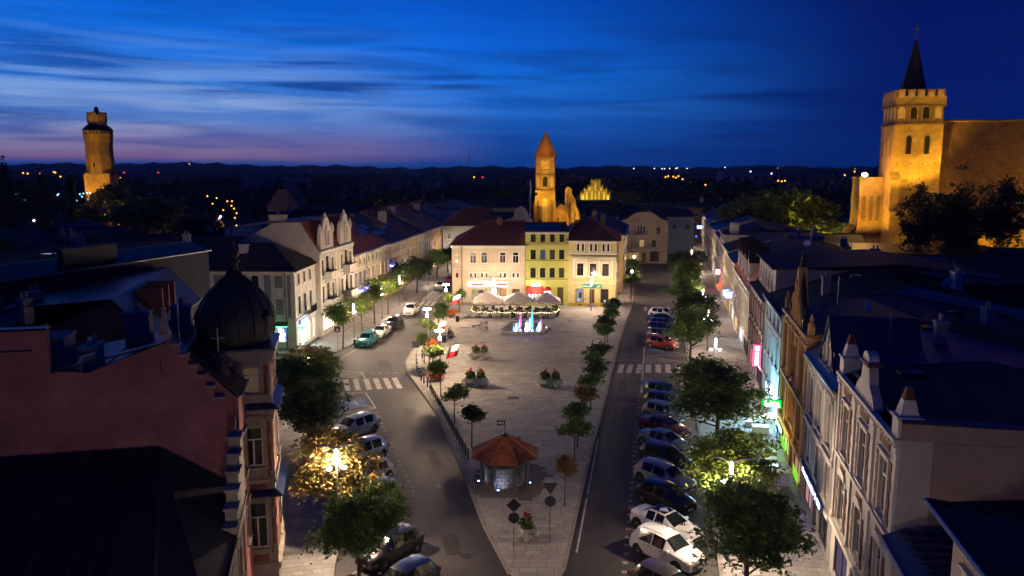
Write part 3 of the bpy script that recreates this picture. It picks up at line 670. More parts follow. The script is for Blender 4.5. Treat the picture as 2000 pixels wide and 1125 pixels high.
aw = MB(); prev = None
for k in range(7):
    a = math.pi*k/6; rr_ = .62
    ring = [(3.6 - rr_*math.cos(a), -.65, 2.55 + .12*math.sin(a)), (3.6 - rr_*math.cos(a)*.98, -.45, 2.6+.42*math.sin(a)), (3.6 - rr_*math.cos(a)*.95, -.01, 2.65 + .6*math.sin(a))]
    if prev: aw.grid([prev, ring], close=False)
    prev = ring
aw.build('awning', RED, B.t)
MB().box(3.05, 4.1, -.08, -.03, 2.1, 2.45).build('shop_sign', WHITE_M, B.t)
lb = MB().box(1.0, 2.4, -1.3, -1.15, 3.5, 3.7).tube([(1.2, 0, 3.9), (1.2, -1.2, 3.7)], .02).tube([(2.2, 0, 3.9), (2.2, -1.2, 3.7)], .02).build('sign_light_bar', em('flood_white', (1, .9, .75), 26), B.t)
lamp('awning_light', B.t, (1.7, -1.25, 3.35), 130, (1, .88, .7), .3)
# C: yellow house with shop
C = House('yellow_house', 'yellow house with hipped roof, pilastered first floor and green shop sign', 'house', (9.12, 126.4), (16.95, 125.3), 14, 10.7, P_YEL)
xc = [1.9, 3.95, 5.95]
C.row(9.0, 1.25, .42, [x-.38 for x in xc] + [x+.38 for x in xc], M_WHITE, M_TRIMW, 'plain').row(5.05, 2.0, 1.05, xc, M_BROWN, M_TRIMW, 'hood')
C.shop(1.2, 2.45, .65, 2.95, em('boutique', (.55, .62, .6), .55), M_BROWN, bars=1); C.shop(5.2, 6.5, .65, 2.95, M_GLASS_SHOP, M_BROWN, bars=1); C.door(3.45, 4.25, 2.9)
for u0, u1, z0_, z1_, mm in ((1.5, 1.9, .8, 1.3, M_WHITE), (1.75, 2.15, 1.35, 2.3, M_DARKF), (5.75, 6.05, .8, 1.15, M_WHITE)): MB().box(u0, u1, .10, .12, z0_, z1_).build('window_display', mm, C.t)
C.course(8.55, .2, .16, M_TRIMW).course(8.35, .08, .1, M_BROWN).course(8.0, .22, .3, M_STONE, 'cornice', .5, 7.4).course(7.62, .14, .1, M_TRIMW, 'frieze', .6, 7.3).course(4.75, .14, .14, M_TRIMW, 'sill_course', .8, 7.1).course(3.85, .16, .2, M_TRIMW, 'string_course', .4, 7.5).course(0, .6, .05, P_YPLINTH, 'plinth').cornice(10.68, M_TRIMW, .7, False)
for x in (.85, 2.92, 4.95, 7.0): C.pilaster(x, .3, 4.9, 7.6, M_TRIMW)
C.sign(2.25, 5.4, 3.05, 3.68, GREEN_B, em('sign_mint', (.6, 1, .8), 1.4), marks=[(.06, .12, .25, .75), (.16, .2, .3, .7), (.22, .26, .3, .62), (.28, .33, .3, .62), (.35, .4, .3, .62), (.42, .46, .3, .7), (.75, .82, .3, .6), (.84, .92, .35, .7)])
st = MB(); [st.box(3.2-.2*i, 4.5+.2*i, -.3*(i+1), -.3*i-.002, 0, .42-.14*i) for i in range(3)]; st.build('steps', M_STONE, C.t)
for sx_ in (2.9, 4.8): MB().tube([(sx_, -.05, 1.5), (sx_ + (-.5 if sx_ < 3.5 else .5), -.5, .9)], .025).build('handrail', M_DKMETAL, C.t)
for x in (1.6, 5.8): MB().box(x, x+.7, -.055, .0, .18, .36).build('cellar_vent', M_DKMETAL, C.t)
C.side('R', 6.6, 1.6, .9, [2.2, 5, 8, 11], M_WHITE, M_TRIM, 'hood').side('R', 3.4, 1.6, .9, [2.2, 5, 8, 11], M_WHITE, M_TRIM).side('R', 9.0, 1.0, .8, [2.2, 5, 8, 11], M_WHITE, None, 'plain')
C.roof_hip(3.0, M_TILE2, .4, a=1.2, b_=4.2, yr=7); C.chimney(1.0, 5.5, .9, .7, 13.6, M_BRICKR); C.chimney(5.2, 9.5, .8, .7, 14.0, plaster('chimney_yellow', (.5, .42, .1))); C.chimney(3.6, 10.5, .8, .7, 14.6, plaster('chimney_yellow', (.5, .42, .1)))
C.pipe(7.7, .2, 10.7)
# houses down the right side street, behind the yellow house
P_OCH = plaster('ochre', (.50, .36, .18)); P_SAND = plaster('sand', (.47, .40, .28)); P_OFFW = plaster('offwhite', (.55, .51, .45)); P_GREY = plaster('grey', (.34, .34, .34))
E1 = House('side_street_house', 'narrow ochre house behind the yellow corner house on the side street', 'house', (19.9, 140.5), (21.9, 152.5), 12, 10.4, P_OCH)
E1.row(6.9, 1.7, .95, 4, M_WHITE, M_TRIM, 'hood').row(3.6, 1.7, .95, 4, M_WHITE, M_TRIM).shop(2, 5, .6, 2.7, M_LIT); E1.door(7, 8.2, 2.8); E1.course(3.1).cornice(10.38).roof_gable(2.5, M_TILED); balcony(E1, 6, 6.7, 2.2, 1.0, False)
E2 = House('side_street_house', 'sand coloured house at the far end of the side street block', 'house', (21.95, 152.6), (25.2, 172.5), 12, 10.2, P_SAND)
E2.row(6.8, 1.7, .95, 7, M_WHITE, M_TRIM, 'hood', {2: M_LIT}).row(3.5, 1.7, .95, 7, M_WHITE, M_TRIM).shop(2, 5, .6, 2.7, M_LIT_COOL); E2.shop(8, 11, .6, 2.7); E2.door(13, 14.2, 2.8); E2.course(3.0).cornice(10.18).roof_gable(2.6, M_TILED)
# house with curved gable closing the street
CG = House('curved_gable_house', 'cream house with curved gable and two balconies closing the right street', 'house', (25.4, 185.6), (36.6, 185.0), 16, 9.6, plaster('beige', (.52, .43, .29)))
CG.row(7.0, 1.6, 1.0, [1.6, 9.0], M_DARKF, M_TRIM).row(3.9, 1.7, 1.05, [5.2, 8.0], M_DARKF, M_TRIM, '', {0: em('room_dim', (1, .6, .3), .5)}).row(7.0, 1.9, .5, [4.3, 5.0, 5.7], M_WHITE, M_TRIM, 'plain').shop(2.2, 4.6, .5, 2.6, em('shop_dim', (1, .5, .25), .3)); CG.shop(7.2, 9.3, .5, 2.9); CG.door(5.2, 6.2, 2.6); CG.course(3.2)
balcony(CG, 5.0, 6.8, 3.0, 1.0, False); balcony(CG, 5.0, 3.6, 4.4, 1.1, False)
gp = [(0, 9.6), (11.2, 9.6), (11.2, 10.1), (10.6, 10.3), (9.6, 10.6), (8.6, 11.3), (7.6, 11.9), (6.4, 12.2), (4.8, 12.2), (3.6, 11.9), (2.6, 11.3), (1.6, 10.6), (.6, 10.3), (0, 10.1)]
MB().prism_y(gp, 0, .35).build('gable', CG.wm, CG.t); MB().tube([(x, .1, z+.05) for x, z in gp[2:]], .14, 6).build('gable_coping', M_LEAD, CG.t)
CG.roof_profile([(.36, 9.7), (.5, 9.9), (8, 11.2), (16, 9.7)], M_FELT)
# white balcony block behind it and low roofs around
D1 = House('white_block', 'plain pale block behind the curved gable house', 'house', (37.5, 206), (47.5, 206), 14, 9.8, P_OFFW); D1.row(6.5, 1.4, 1.0, 3, M_WHITE).roof_gable(1.6, M_TILED)
# small white curved gable behind the square's houses
D2 = House('white_gable_house', 'small white house with scrolled gable behind the cream corner house', 'house', (-4.6, 168), (4.6, 168), 12, 10.6, pm('stucco_pale', (.6, .56, .48), .85, .1))
D2.row(10.0, .5, .5, [1, 8]); MB().prism_y([(3.2, 10.6), (9.0, 10.6), (9.0, 11.5), (8.3, 11.8), (8.0, 12.9), (7.4, 13.8), (6.5, 14.4), (5.7, 13.8), (5.1, 12.9), (4.8, 11.8), (3.2, 11.4)], 0, .3).build('gable', D2.wm, D2.t); put_window(D2.t, 6.5, 11.4, 1.0, 1.7, M_DARKF, M_TRIM, y=-.14); D2.roof_gable(2.0, M_TILED)
D3 = House('dark_roof_house', 'long house with dark hipped roof behind the lime house', 'house', (-16, 182), (2, 186), 14, 9.0, P_GREY); D3.row(6, 1.4, .9, 6).roof_hip(4.0, M_TILE2)
D4 = House('dark_roof_house', 'dark roofed house between lit gable and curved gable house', 'house', (20, 214), (34, 212), 14, 9.5, P_GREY); D4.row(6, 1.4, .9, 5).roof_gable(2.5, M_TILED); D4.chimney(9, 5, 1.2, 1.0, 13.2)
# flagpole rising behind the lime house
fp = thing('flagpole', 'tall white flagpole with furled flag rising behind the lime house', 'flagpole', (3.4, 148, 0))
MB().tube([(0, 0, 0), (0, 0, 10), (0, 0, 20.2)], [.13, .10, .07], 10).build('pole', M_TRIMW, fp); MB().lathe([(.02, 0), (.12, .1), (.02, .22)], n=8, z=20.2).build('finial', M_METAL, fp); MB().tube([(.1, 0, 17.4), (.16, 0, 18.3), (.1, 0, 19.9)], [.07, .14, .06], 6).build('flag', M_TRIMW, fp)

# ------------------------------------------------------------------ town hall tower with gothic gable
M_HALL = rows_mat('old_brick', (.38, .25, .11), period=.09, rough=.9, cross=3.2, depth=.45)
M_HALLD = rows_mat('old_brick_dark', (.22, .13, .06), period=.09, rough=.9, cross=3.2, depth=.45)
th = thing('town_hall_tower', 'tall gothic brick clock tower with pointed tiled roof, floodlit yellow', 'tower', (8.1, 193.0, 0), R(-4))
a = 2.4
MB().box(-a, a, -a, a, 0, 17.0).build('shaft', M_HALL, th)
oc = lambda r, z: [(r*math.cos(math.pi/8 + k*math.pi/4), r*math.sin(math.pi/8 + k*math.pi/4), z) for k in range(8)]
MB().grid([oc(2.5, 17.0), oc(2.5, 25.0)]).build('upper_shaft', M_HALL, th)
MB().lathe([(2.66, 0), (2.66, .35), (2.5, .5)], n=8, z=16.85, a0=math.pi/8).build('string_course', M_HALLD, th)
MB().lathe([(2.66, 0), (2.7, .3), (2.5, .45)], n=8, z=20.6, a0=math.pi/8).build('string_course', M_HALLD, th)
rf = MB().grid([oc(3.1, 24.8), oc(2.3, 26.4), oc(1.4, 28.3), oc(.7, 29.7), oc(.05, 31.0)]).build('roof', rows_mat('spire_tile', (.34, .16, .06), period=.2, rough=.7, cross=1.2, depth=.6), th)
for k in range(8):
    an = math.pi/8 + k*math.pi/4; MB().tube([(3.1*math.cos(an), 3.1*math.sin(an), 24.82), (2.3*math.cos(an), 2.3*math.sin(an), 26.42), (1.4*math.cos(an), 1.4*math.sin(an), 28.32), (.05*math.cos(an), .05*math.sin(an), 31.0)], .07, 5).build('roof_rib', MATS['spire_tile'], rf)
MB().tube([(0, 0, 30.9), (0, 0, 32.2)], .05).lathe([(.02, 0), (.16, .14), (.02, .3)], n=8, z=31.3).build('finial', M_DKMETAL, th)
def arch_pts(w, h, n=6, pt=False):
    p = [(-w/2, 0), (w/2, 0), (w/2, h-w/2)]
    for i in range(1, n): an = math.pi*i/n; p.append((w/2*math.cos(an), h-w/2 + (w/2*math.sin(an))*(1.35 if pt else 1)))
    p.append((-w/2, h-w/2)); return p
def niche(parent, x, z, w, h, y, m, pt=True, d=.08, name='niche', rim=None):
    """sunken blind arch: moulded rim standing proud of the wall and a field inside it"""
    P = arch_pts(w, h, 8, pt); o = MB().prism_y([(x+u, z+v) for u, v in P], y-.012, y+.05).build(name, m, parent)
    if rim is not None: MB().tube([(x+u, y-.02, z+v) for u, v in P[1:] + [P[0]]], .09, 6).build('arch_moulding', rim, o)
    return o
M_PALE = pm('limewash', (.50, .38, .20), .9, .2); M_VOID = pm('dark_opening', (.008, .007, .006), .95, 0)
yf = -2.5*math.cos(math.pi/8)
ck = MB().box(-.95, .95, yf-.12, yf, 22.1, 24.1).build('clock_face', M_PALE, th)
MB().box(-1.05, 1.05, yf-.16, yf-.125, 24.1, 24.22).box(-1.05, 1.05, yf-.16, yf-.125, 21.98, 22.1).box(-1.05, -.95, yf-.16, yf-.02, 22.1, 24.1).box(.95, 1.05, yf-.16, yf-.02, 22.1, 24.1).build('clock_frame', M_HALLD, ck)
for k in range(12): an = k*math.pi/6; MB().box(-.04, .04, -.02, 0, -.10, .10).build('hour_mark', M_VOID, ck, (.72*math.sin(an), yf-.125, 23.1+.72*math.cos(an))).rotation_euler = (0, an, 0)
for L_, an in ((.5, R(252)), (.72, R(108))): MB().box(-.045, .045, -.02, 0, -.05, L_).build('clock_hand', M_VOID, ck, (0, yf-.15, 23.1)).rotation_euler = (0, an, 0)
niche(th, 0, 17.9, 1.3, 2.5, yf, M_VOID, False, name='belfry_opening', rim=M_HALL)
for s_ in (-1, 1):
    for zz in (17.8,):
        o = MB().prism_y(arch_pts(.95, 2.5, 8), -.03, .02).build('niche', M_PALE, th, (s_*2.31*math.sin(math.pi/4), -2.31*math.cos(math.pi/4), zz), s_*math.pi/4)
niche(th, 0, 9.5, 1.5, 5.6, -a, M_PALE, True, rim=M_HALL); niche(th, -1.65, 9.5, .8, 5.2, -a, M_HALLD, True, rim=M_HALL); niche(th, 1.65, 9.5, .8, 5.2, -a, M_HALLD, True, rim=M_HALL)
for s_ in (-1, 1): MB().box(s_*2.4-.25, s_*2.4+.25, -2.7, -2.15, 0, 14.2).taper(s_*2.4-.25, s_*2.4+.25, -2.7, -2.15, 14.2, 15.2, .1).build('corner_pillar', M_HALL, th)
# the hall's gable beside the tower
gb = thing('gothic_gable', 'ruined brick gothic gable with twisted pillars beside the clock tower', 'gable', (13.6, 190.4, 0), R(-4))
gp = [(-3.3, 0), (3.4, 0), (3.4, 9.6), (2.7, 10.6), (2.5, 12.0), (1.9, 13.0), (1.6, 15.0), (.9, 16.0), (.6, 17.6), (-.5, 17.9), (-.9, 13.4), (-1.8, 13.9), (-2.6, 13.2), (-3.3, 12.4)]
MB().prism_y(gp, -.2, .5).build('wall', M_HALL, gb)
M_ORB = rows_mat('glazed_brick', (.44, .28, .10), period=.12, rough=.8, cross=3, depth=.5)
for x0, z1 in ((-.55, 17.6), (1.0, 14.6), (2.1, 12.2), (3.2, 9.4)):
    tw = MB(); w = .38
    for k in range(int(z1*2)):
        z0 = k*.5; tw.grid([[(x0+w*math.cos(R(45*q)+k*.4), -.25+w*math.sin(R(45*q)+k*.4), z0) for q in range(8)], [(x0+w*.82*math.cos(R(45*q)+k*.4+.4), -.25+w*.82*math.sin(R(45*q)+k*.4+.4), z0+.5) for q in range(8)]])
    tw.build('twisted_pillar', M_ORB, gb)
rs = MB().lathe([(.95, 0), (1.0, .12), (.7, .14), (.68, .02)], n=20).mesh('rosette', [M_ORB]); ob('rosette', rs, gb, (-1.75, -.2, 12.0)).rotation_euler = (R(90), 0, 0)
for x0, w, h, z0 in ((-2.5, .8, 3.4, 7.2), (-1.4, .7, 3.4, 7.2), (.3, .8, 6.5, 7.5), (1.55, .7, 4.6, 7.5), (2.65, .6, 3.0, 7)): niche(gb, x0, z0, w, h, -.2, M_HALLD, True, rim=M_ORB)
hn = House('town_hall', 'brick town hall body with dark roof behind the clock tower', 'building', (5.0, 196.5), (17.5, 195.6), 16, 8.6, M_HALLD); hn.row(5, 1.6, .8, 5, M_DARKF).roof_gable(3.0, M_TILED)

# ------------------------------------------------------------------ distant floodlit stepped gable
M_GOLD = rows_mat('lit_brick', (.34, .24, .09), period=.1, rough=.9, cross=3.2, depth=.4)
sg_ = thing('stepped_gable_church', 'distant floodlit stepped brick gable glowing yellow beyond the roofs', 'church', (30.7, 292, 0), 0)
gp = [(-5.5, 0), (5.5, 0)]; steps = [(5.5, 13.2), (4.3, 13.2), (4.3, 14.7), (2.9, 14.7), (2.9, 16.0), (1.7, 16.0), (1.7, 18.0)]
gp = gp + steps + [(-x, z) for x, z in reversed(steps)]
MB().prism_y(gp, 0, .8).build('wall', M_GOLD, sg_)
for x, z in ((5.2, 13.2), (4.0, 14.7), (2.6, 16.0), (1.4, 18.0), (0, 18.0), (-1.4, 18.0), (-2.6, 16.0), (-4.0, 14.7), (-5.2, 13.2)): MB().box(x-.25, x+.25, -.1, .5, z-4 if abs(x) > .1 else z-.2, z).taper(x-.3, x+.3, -.15, .55, z, z+.9, .1).build('pinnacle', M_GOLD, sg_)
M_GPALE = pm('limewash_bright', (.62, .52, .26), .9, .15)
for x, z0, h in ((-4.6, 10.6, 2.0), (-3.1, 11, 2.8), (-1.3, 11, 3.4), (.0, 14.2, 3.0), (1.3, 11, 3.4), (3.1, 11, 2.8), (4.6, 10.6, 2.0), (-2.1, 14.2, 1.3), (2.1, 14.2, 1.3), (0, 11, 2.6)): niche(sg_, x, z0, .7, h, 0, M_GPALE, False)
MB().box(-5.5, 5.5, -.15, .01, 9.5, 9.9).build('string_course', M_GPALE, sg_)
for x in (-2.8, 0, 2.8): niche(sg_, x, 8.0, .8, 1.2, 0, M_GPALE, False)
MB().box(-5.3, 5.3, .8, 20, 0, 10).build('nave', M_GOLD, sg_); MB().slab([[(-5.7, .9, 9.8), (0, .9, 16.5), (0, 20.3, 16.5), (-5.7, 20.3, 9.8)], [(0, .9, 16.5), (5.7, .9, 9.8), (5.7, 20.3, 9.8), (0, 20.3, 16.5)]], .1).build('roof', M_TILED, sg_)
# ------------------------------------------------------------------ left street: corner house, twin-gabled house, terrace of tiled roofs
UL = lambda s: (-26.2 + .1093*s, 94 + .994*s)
P_L1 = plaster('l1_grey', (.36, .35, .34)); P_L1W = pm('l1_white', (.60, .57, .53), .85, .1, bump=.1)
L1 = House('pharmacy_corner_house', 'grey and white three storey corner house with a dark hipped roof and green lit window', 'house', (-42, 94.6), (-26.2, 94.0), 9, 9.9, P_L1W)
xs = [2.0, 5.0, 8.1, 11.0, 13.9]; GREY_P = pm('grey_panel', (.23, .23, .235), .85, .12)
L1.row(7.9, 1.45, .85, [2.0, 5.0, 11.0], M_DARKF, M_TRIMW, 'wide').row(4.6, 1.9, 1.0, [2.0, 5.0, 11.0], M_DARKF, M_TRIMW, 'wide', {2: em('room_lamp', (1, .5, .2), .9)})
for x in (8.1, 13.9):
    for z0, h in ((7.9, 1.45), (4.6, 1.9)): MB().box(x-.5, x+.5, -.03, .01, z0, z0+h).build('blind_panel', GREY_P, L1.t); MB().box(x-.68, x-.5, -.07, .01, z0-.1, z0+h+.15).box(x+.5, x+.68, -.07, .01, z0-.1, z0+h+.15).box(x-.5, x+.5, -.07, .01, z0+h, z0+h+.15).box(x-.72, x+.72, -.1, .01, z0-.22, z0-.1).build('panel_frame', M_TRIMW, L1.t)
for x in xs:
    MB().prism_y([(x+.3*math.cos(q*math.pi/8), 7.2+.38*math.sin(q*math.pi/8)) for q in range(16)], -.06, .01).build('oval_panel', M_TRIMW, L1.t)
for x0, x1 in ((.2, 1.0), (3.0, 4.0), (6.0, 7.2), (9.2, 10.0), (12.1, 12.9), (14.9, 15.3)): MB().box(x0, x1, -.02, .01, 4.2, 9.4).build('grey_field', GREY_P, L1.t)
L1.course(3.75, .2, .12, M_TRIMW).course(9.45, .16, .1, M_TRIMW).course(0, .5, .06, P_GREY, 'plinth').cornice(9.88, M_TRIMW, .9, False); L1.pipe(14.7, .2, 9.8, M_DARKF)
L1.shop(13.3, 14.6, 1.15, 3.15, em('screen_blue', (.10, .16, .75), 1.6), M_TRIMW, bars=1, name='lit_screen')
scr = MB(); rr = random.Random(2)
for z0, z1, u0, u1 in ((2.35, 3.0, 13.55, 13.95), (2.35, 2.75, 14.1, 14.2), (1.95, 2.25, 13.5, 14.35), (1.75, 1.85, 13.6, 14.3), (1.3, 1.6, 13.9, 14.3), (1.5, 1.6, 13.6, 13.8), (1.3, 1.4, 13.65, 13.8)): scr.box(u0, u1, .115, .13, z0, z1)
scr.build('screen_lettering', em('screen_white', (.85, .92, 1), 9), L1.t)
GRN = em('neon_green', (.05, 1, .22), 7); GRN_D = pm('awning_green', (.02, .16, .05), .6, .1)
awning(L1, 10.6, 14.9, 3.3, 3.75, .7, GRN_D); MB().tube([(10.7, -.72, 3.22), (14.9, -.72, 3.22)], .05, 6).build('neon_tube', GRN, L1.t); lamp('neon_glow', L1.t, (12.8, -.8, 3.05), 70, (.05, 1, .25), .4)
MB().box(13.6, 14.3, -.06, .02, .06, .42).build('cellar_vent', M_DKMETAL, L1.t)
for z0, h, w in ((8.1, 1.3, .8), (4.4, 2.2, .95)): L1.side('R', z0, h, w, [1.6, 3.9, 6.4], M_DARKF, M_TRIMW, 'wide')
L1.side('R', .5, 2.5, 2.2, [2.6], M_TRIMW, None, 'plain', {0: em('pharmacy_inside', (.65, 1, .92), 7)}); L1.side('R', .3, 2.6, 1.0, [5.4], M_TRIMW, None, 'plain', {0: em('shop_inside_warm', (1, .8, .6), 2.2)}); L1.side('R', .3, 2.6, 1.0, [7.4], M_TRIMW, None, 'plain', {0: MATS['shop_inside_warm']})
for u in (2.0, 5.0, 7.5): MB().prism_x([(u+.28*math.cos(q*math.pi/8), 7.2+.34*math.sin(q*math.pi/8)) for q in range(16)], L1.W-.01, L1.W+.06).build('oval_panel', M_TRIMW, L1.t)
MB().box(L1.W-.01, L1.W+.12, 0, 9, 3.75, 3.95).build('string_course', M_TRIMW, L1.t); MB().box(L1.W-.01, L1.W+.25, 0, 9, 9.7, 9.88).build('cornice', M_TRIMW, L1.t)
sgn = MB().box(L1.W+.02, L1.W+.18, 1.2, 4.4, 3.1, 3.7).build('shop_sign', em('sign_blue_deep', (.08, .12, .7), 1.6), L1.t); MB().box(L1.W+.19, L1.W+.22, 1.5, 4.0, 3.22, 3.55).build('lettering', em('sign_white_blue', (.8, .85, 1), 10), sgn)
cr = MB().box(L1.W+.1, L1.W+.9, .55, .68, 2.75, 2.95).box(L1.W+.4, L1.W+.6, .54, .69, 2.45, 3.25).build('pharmacy_cross', em('cross_green', (.05, .9, .45), 2.2), L1.t)
lamp('shop_glow', L1.t, (L1.W+1.2, 2.8, 2.4), 330, (.75, 1, .95), .6)
bl = MB().box(L1.W, L1.W+1.1, 2.6, 5.4, 4.05, 4.25).build('balcony', M_TRIM, L1.t); rl = MB()
for i in range(22): v = 2.65+i*.125; rl.box(L1.W+1.05, L1.W+1.08, v, v+.03, 4.25, 5.1)
rl.box(L1.W+1.03, L1.W+1.1, 2.6, 5.4, 5.1, 5.17).build('railing', M_DKMETAL, bl)
L1.roof_hip(2.9, M_TILED, .4, a=5, b_=4.2, yr=4.8); L1.chimney(8.6, 3.2, 1.0, .7, 12.7, P_L1W, 10.6, 0)
# L2: white house with twin scrolled gables
L2 = House('twin_gable_house', 'ornate white house with two scrolled gables and balconies on the left street', 'house', UL(8.7), UL(22.8), 13, 11.4, pm('stucco_cream', (.56, .50, .42), .85, .12, bump=.12))
L2.row(8.0, 2.1, .85, [1.2, 5.1, 9.0, 13.0], M_BROWN, M_TRIMW, 'wide').row(4.3, 2.3, .85, [1.2, 5.1, 9.0, 13.0], M_BROWN, M_TRIMW, 'wide').row(8.0, 2.5, 1.3, [3.1, 11.0], M_BROWN, M_TRIMW, 'round').row(4.3, 2.5, 1.3, [3.1, 11.0], M_BROWN, M_TRIMW, 'hood')
L2.shop(.8, 5.6, .5, 2.8, MATS['shop_inside_warm'], bars=4); L2.shop(8.4, 13.2, .5, 2.8, M_LIT, bars=4); L2.door(6.3, 7.6, 2.8)
L2.course(7.3, .2, .14).course(3.4, .25, .2).cornice(11.35, M_TRIMW, 1.3)
for x in (.25, 6.3, 7.8, 13.85): L2.pilaster(x, .4, 3.7, 11.0, M_TRIMW)
for x in (3.1, 11.0):
    balcony(L2, x, 7.6, 3.2, 1.1); balcony(L2, x, 3.9, 3.4, 1.2)
    gp = [(x-2.5, 11.4), (x+2.5, 11.4), (x+2.5, 13.6), (x+1.9, 13.7), (x+1.6, 14.2), (x+1.0, 14.9), (x+.6, 15.6), (x, 15.9), (x-.6, 15.6), (x-1.0, 14.9), (x-1.6, 14.2), (x-1.9, 13.7), (x-2.5, 13.6)]
    g = MB().prism_y(gp, -.05, .4).build('gable', L2.wm, L2.t); MB().tube([(u, .1, v) for u, v in gp[2:]], .11, 6).build('coping', M_TRIMW, g)
    put_window(g, x, 12.0, 1.2, 1.9, M_BROWN, M_TRIMW, 'round', y=-.18)
    for u in (x-2.4, x+2.4): MB().box(u-.16, u+.16, -.15, .25, 13.6, 14.2).taper(u-.18, u+.18, -.17, .27, 14.2, 14.9, .2).build('finial', M_TRIMW, g)
    MB().lathe([(.12, 0), (.2, .2), (.05, .5)], (x, .15), 8, 15.85).build('finial', M_TRIMW, g)
    MB().slab([[(x-2.4, .41, 13.3), (x, .41, 15.3), (x, 3.0, 15.3), (x-2.4, 2.4, 13.3)], [(x, .41, 15.3), (x+2.4, .41, 13.3), (x+2.4, 2.4, 13.3), (x, 3.0, 15.3)]], .05).build('gable_roof', M_TILE, g)
L2.roof_profile([(0, 11.42), (2.3, 15.2), (6, 15.1), (13, 14.3)], M_TILE); L2.chimney(.6, 5.6, .9, 2.2, 16.0, L2.wm, 14)
# the terrace
P_T = [plaster('t%d' % i, c) for i, c in enumerate([(.52, .43, .30), (.52, .45, .28), (.48, .40, .22), (.56, .42, .16), (.46, .45, .44), (.34, .24, .17), (.58, .36, .12), (.50, .52, .56), (.55, .45, .22), (.48, .44, .38)])]
TER = [(22.9, 29.7, 9.4, 0, 'cream terrace house next to the twin gabled house', 3, M_TILE, 4.9), (29.8, 43.7, 9.3, 1, 'wide cream terrace house with tall windows lit inside', 6, M_TILE2, 5.0), (43.8, 56.9, 9.1, 2, 'olive yellow terrace house with rows of skylights', 6, M_TILED, 4.7),
       (57, 66.5, 9.1, 3, 'golden terrace house in the middle of the left street', 4, M_TILE2, 4.9), (66.6, 71.8, 9.1, 4, 'narrow grey white terrace house between golden and brown houses', 3, M_TILED, 4.6), (71.9, 79, 9.2, 5, 'brown terrace house with dark trim on left street', 3, M_TILE, 5.0),
       (79.1, 91.2, 9.2, 6, 'bright orange terrace house lit from the street', 5, M_TILE2, 4.9), (91.3, 97.7, 9.4, 7, 'narrow pale blue terrace house with a lit white window', 2, M_TILED, 4.5), (97.8, 112, 9.0, 8, 'last yellow terrace house on the left street', 5, M_TILE, 5.2)]
for i, (s0, s1, z, pc, lab, n, rm, rise) in enumerate(TER):
    h = House('terrace_house', lab, 'house', UL(s0), UL(s1), 18, z, P_T[pc], 'terrace houses along the left street')
    lit = {3: M_LIT, 4: M_LIT, 5: M_LIT} if i == 1 else ({0: M_LIT_COOL, 1: M_LIT_COOL} if i == 7 else ({2: M_LIT} if i == 6 else {}))
    h.row(4.3, 2.2, .95, n, M_WHITE if i not in (1, 2) else M_TRIMW, M_TRIM, 'hood' if i % 2 else 'wide', lit)
    if i in (0, 1, 3, 6, 8): h.row(7.6, .8, .7, n, M_DARKF, M_TRIM, 'round')
    else: h.row(7.4, 1.1, .8, n, M_WHITE, M_TRIM)
    w = h.W
    h.shop(w*.08, w*.40, .5, 2.7, [M_LIT, MATS['shop_inside_warm'], None, M_LIT_COOL, None, M_LIT, MATS['shop_inside_warm'], M_LIT_COOL, M_LIT][i], bars=3); h.shop(w*.62, w*.94, .5, 2.7, [None, M_LIT, M_LIT, None, M_LIT_COOL, None, M_LIT, M_LIT_COOL, None][i], bars=3); h.door(w*.46, w*.46+1.1, 2.7)
    h.course(3.3, .2, .14).course(7.05, .14, .1).cornice(z, M_TRIM, 1.0).roof_gable(rise, rm, .35, yr=9.2); h.pipe(w-.2, .2, z)
    h.chimney(w*.2, 5.4 + i % 3, .7, 1.6 if i % 2 else .7, z+rise*.75+1.1, [M_BRICKR, P_OFFW][i % 2], z+2.2)
    if i in (3, 6, 8): h.chimney(w*.7, 8, .7, .8, z+rise+1.0, M_BRICKR, z+3)
    sk = {0: [(3, 4.4), (5, 4.4)], 1: [(3, 5.5), (5, 5.5), (9.4, 3.2), (10.6, 3.2), (11.8, 3.2), (9.6, 5.2), (10.8, 5.2)], 2: [(1.5, 2.4), (2.9, 2.4), (4.3, 2.4), (6.2, 2.4), (1.8, 4.6), (3.2, 4.6), (8, 3.5), (9.3, 3.5), (10.6, 3.5), (11.8, 3.5)], 3: [(3, 4)], 5: [(3, 4)], 6: [(3, 4.5), (7, 4.5)], 8: [(3, 3), (7, 3)]}.get(i, [])
    for x, y in sk: h.skylight(x, y, .78, 1.5)
sg = House('terrace_house', 'white flat roofed house at the end of the left terrace', 'house', UL(112.2), UL(130), 16, 11.2, P_OFFW, 'terrace houses along the left street'); sg.row(8, 1.6, .9, 6).row(5, 1.6, .9, 6).shop(2, 6, .5, 2.7, M_LIT); sg.side('L', 8, 1.5, .9, [3, 8, 13]).roof_flat(M_FELT, slope=.6); sg.chimney(3, 6, 1, 1, 12.6)
sg = House('terrace_house', 'pale green end house with small balcony beyond the left terrace', 'house', UL(130.2), UL(150), 16, 10.6, plaster('palegreen', (.40, .44, .38)), 'terrace houses along the left street'); sg.row(7.4, 1.6, .9, 6).row(4.4, 1.6, .9, 6).shop(2, 6, .5, 2.7, M_LIT_COOL); balcony(sg, 8, 7.2, 2.6); sg.roof_gable(2.2, M_TILED)
sg = House('terrace_house', 'tall cream house closing the left street far away', 'house', (-9, 262), (4, 262), 14, 9.6, P_T[9], 'terrace houses along the left street'); sg.row(6.4, 1.6, .9, 5).row(3.4, 1.6, .9, 5, lit={2: M_LIT}).roof_gable(3, M_TILED)
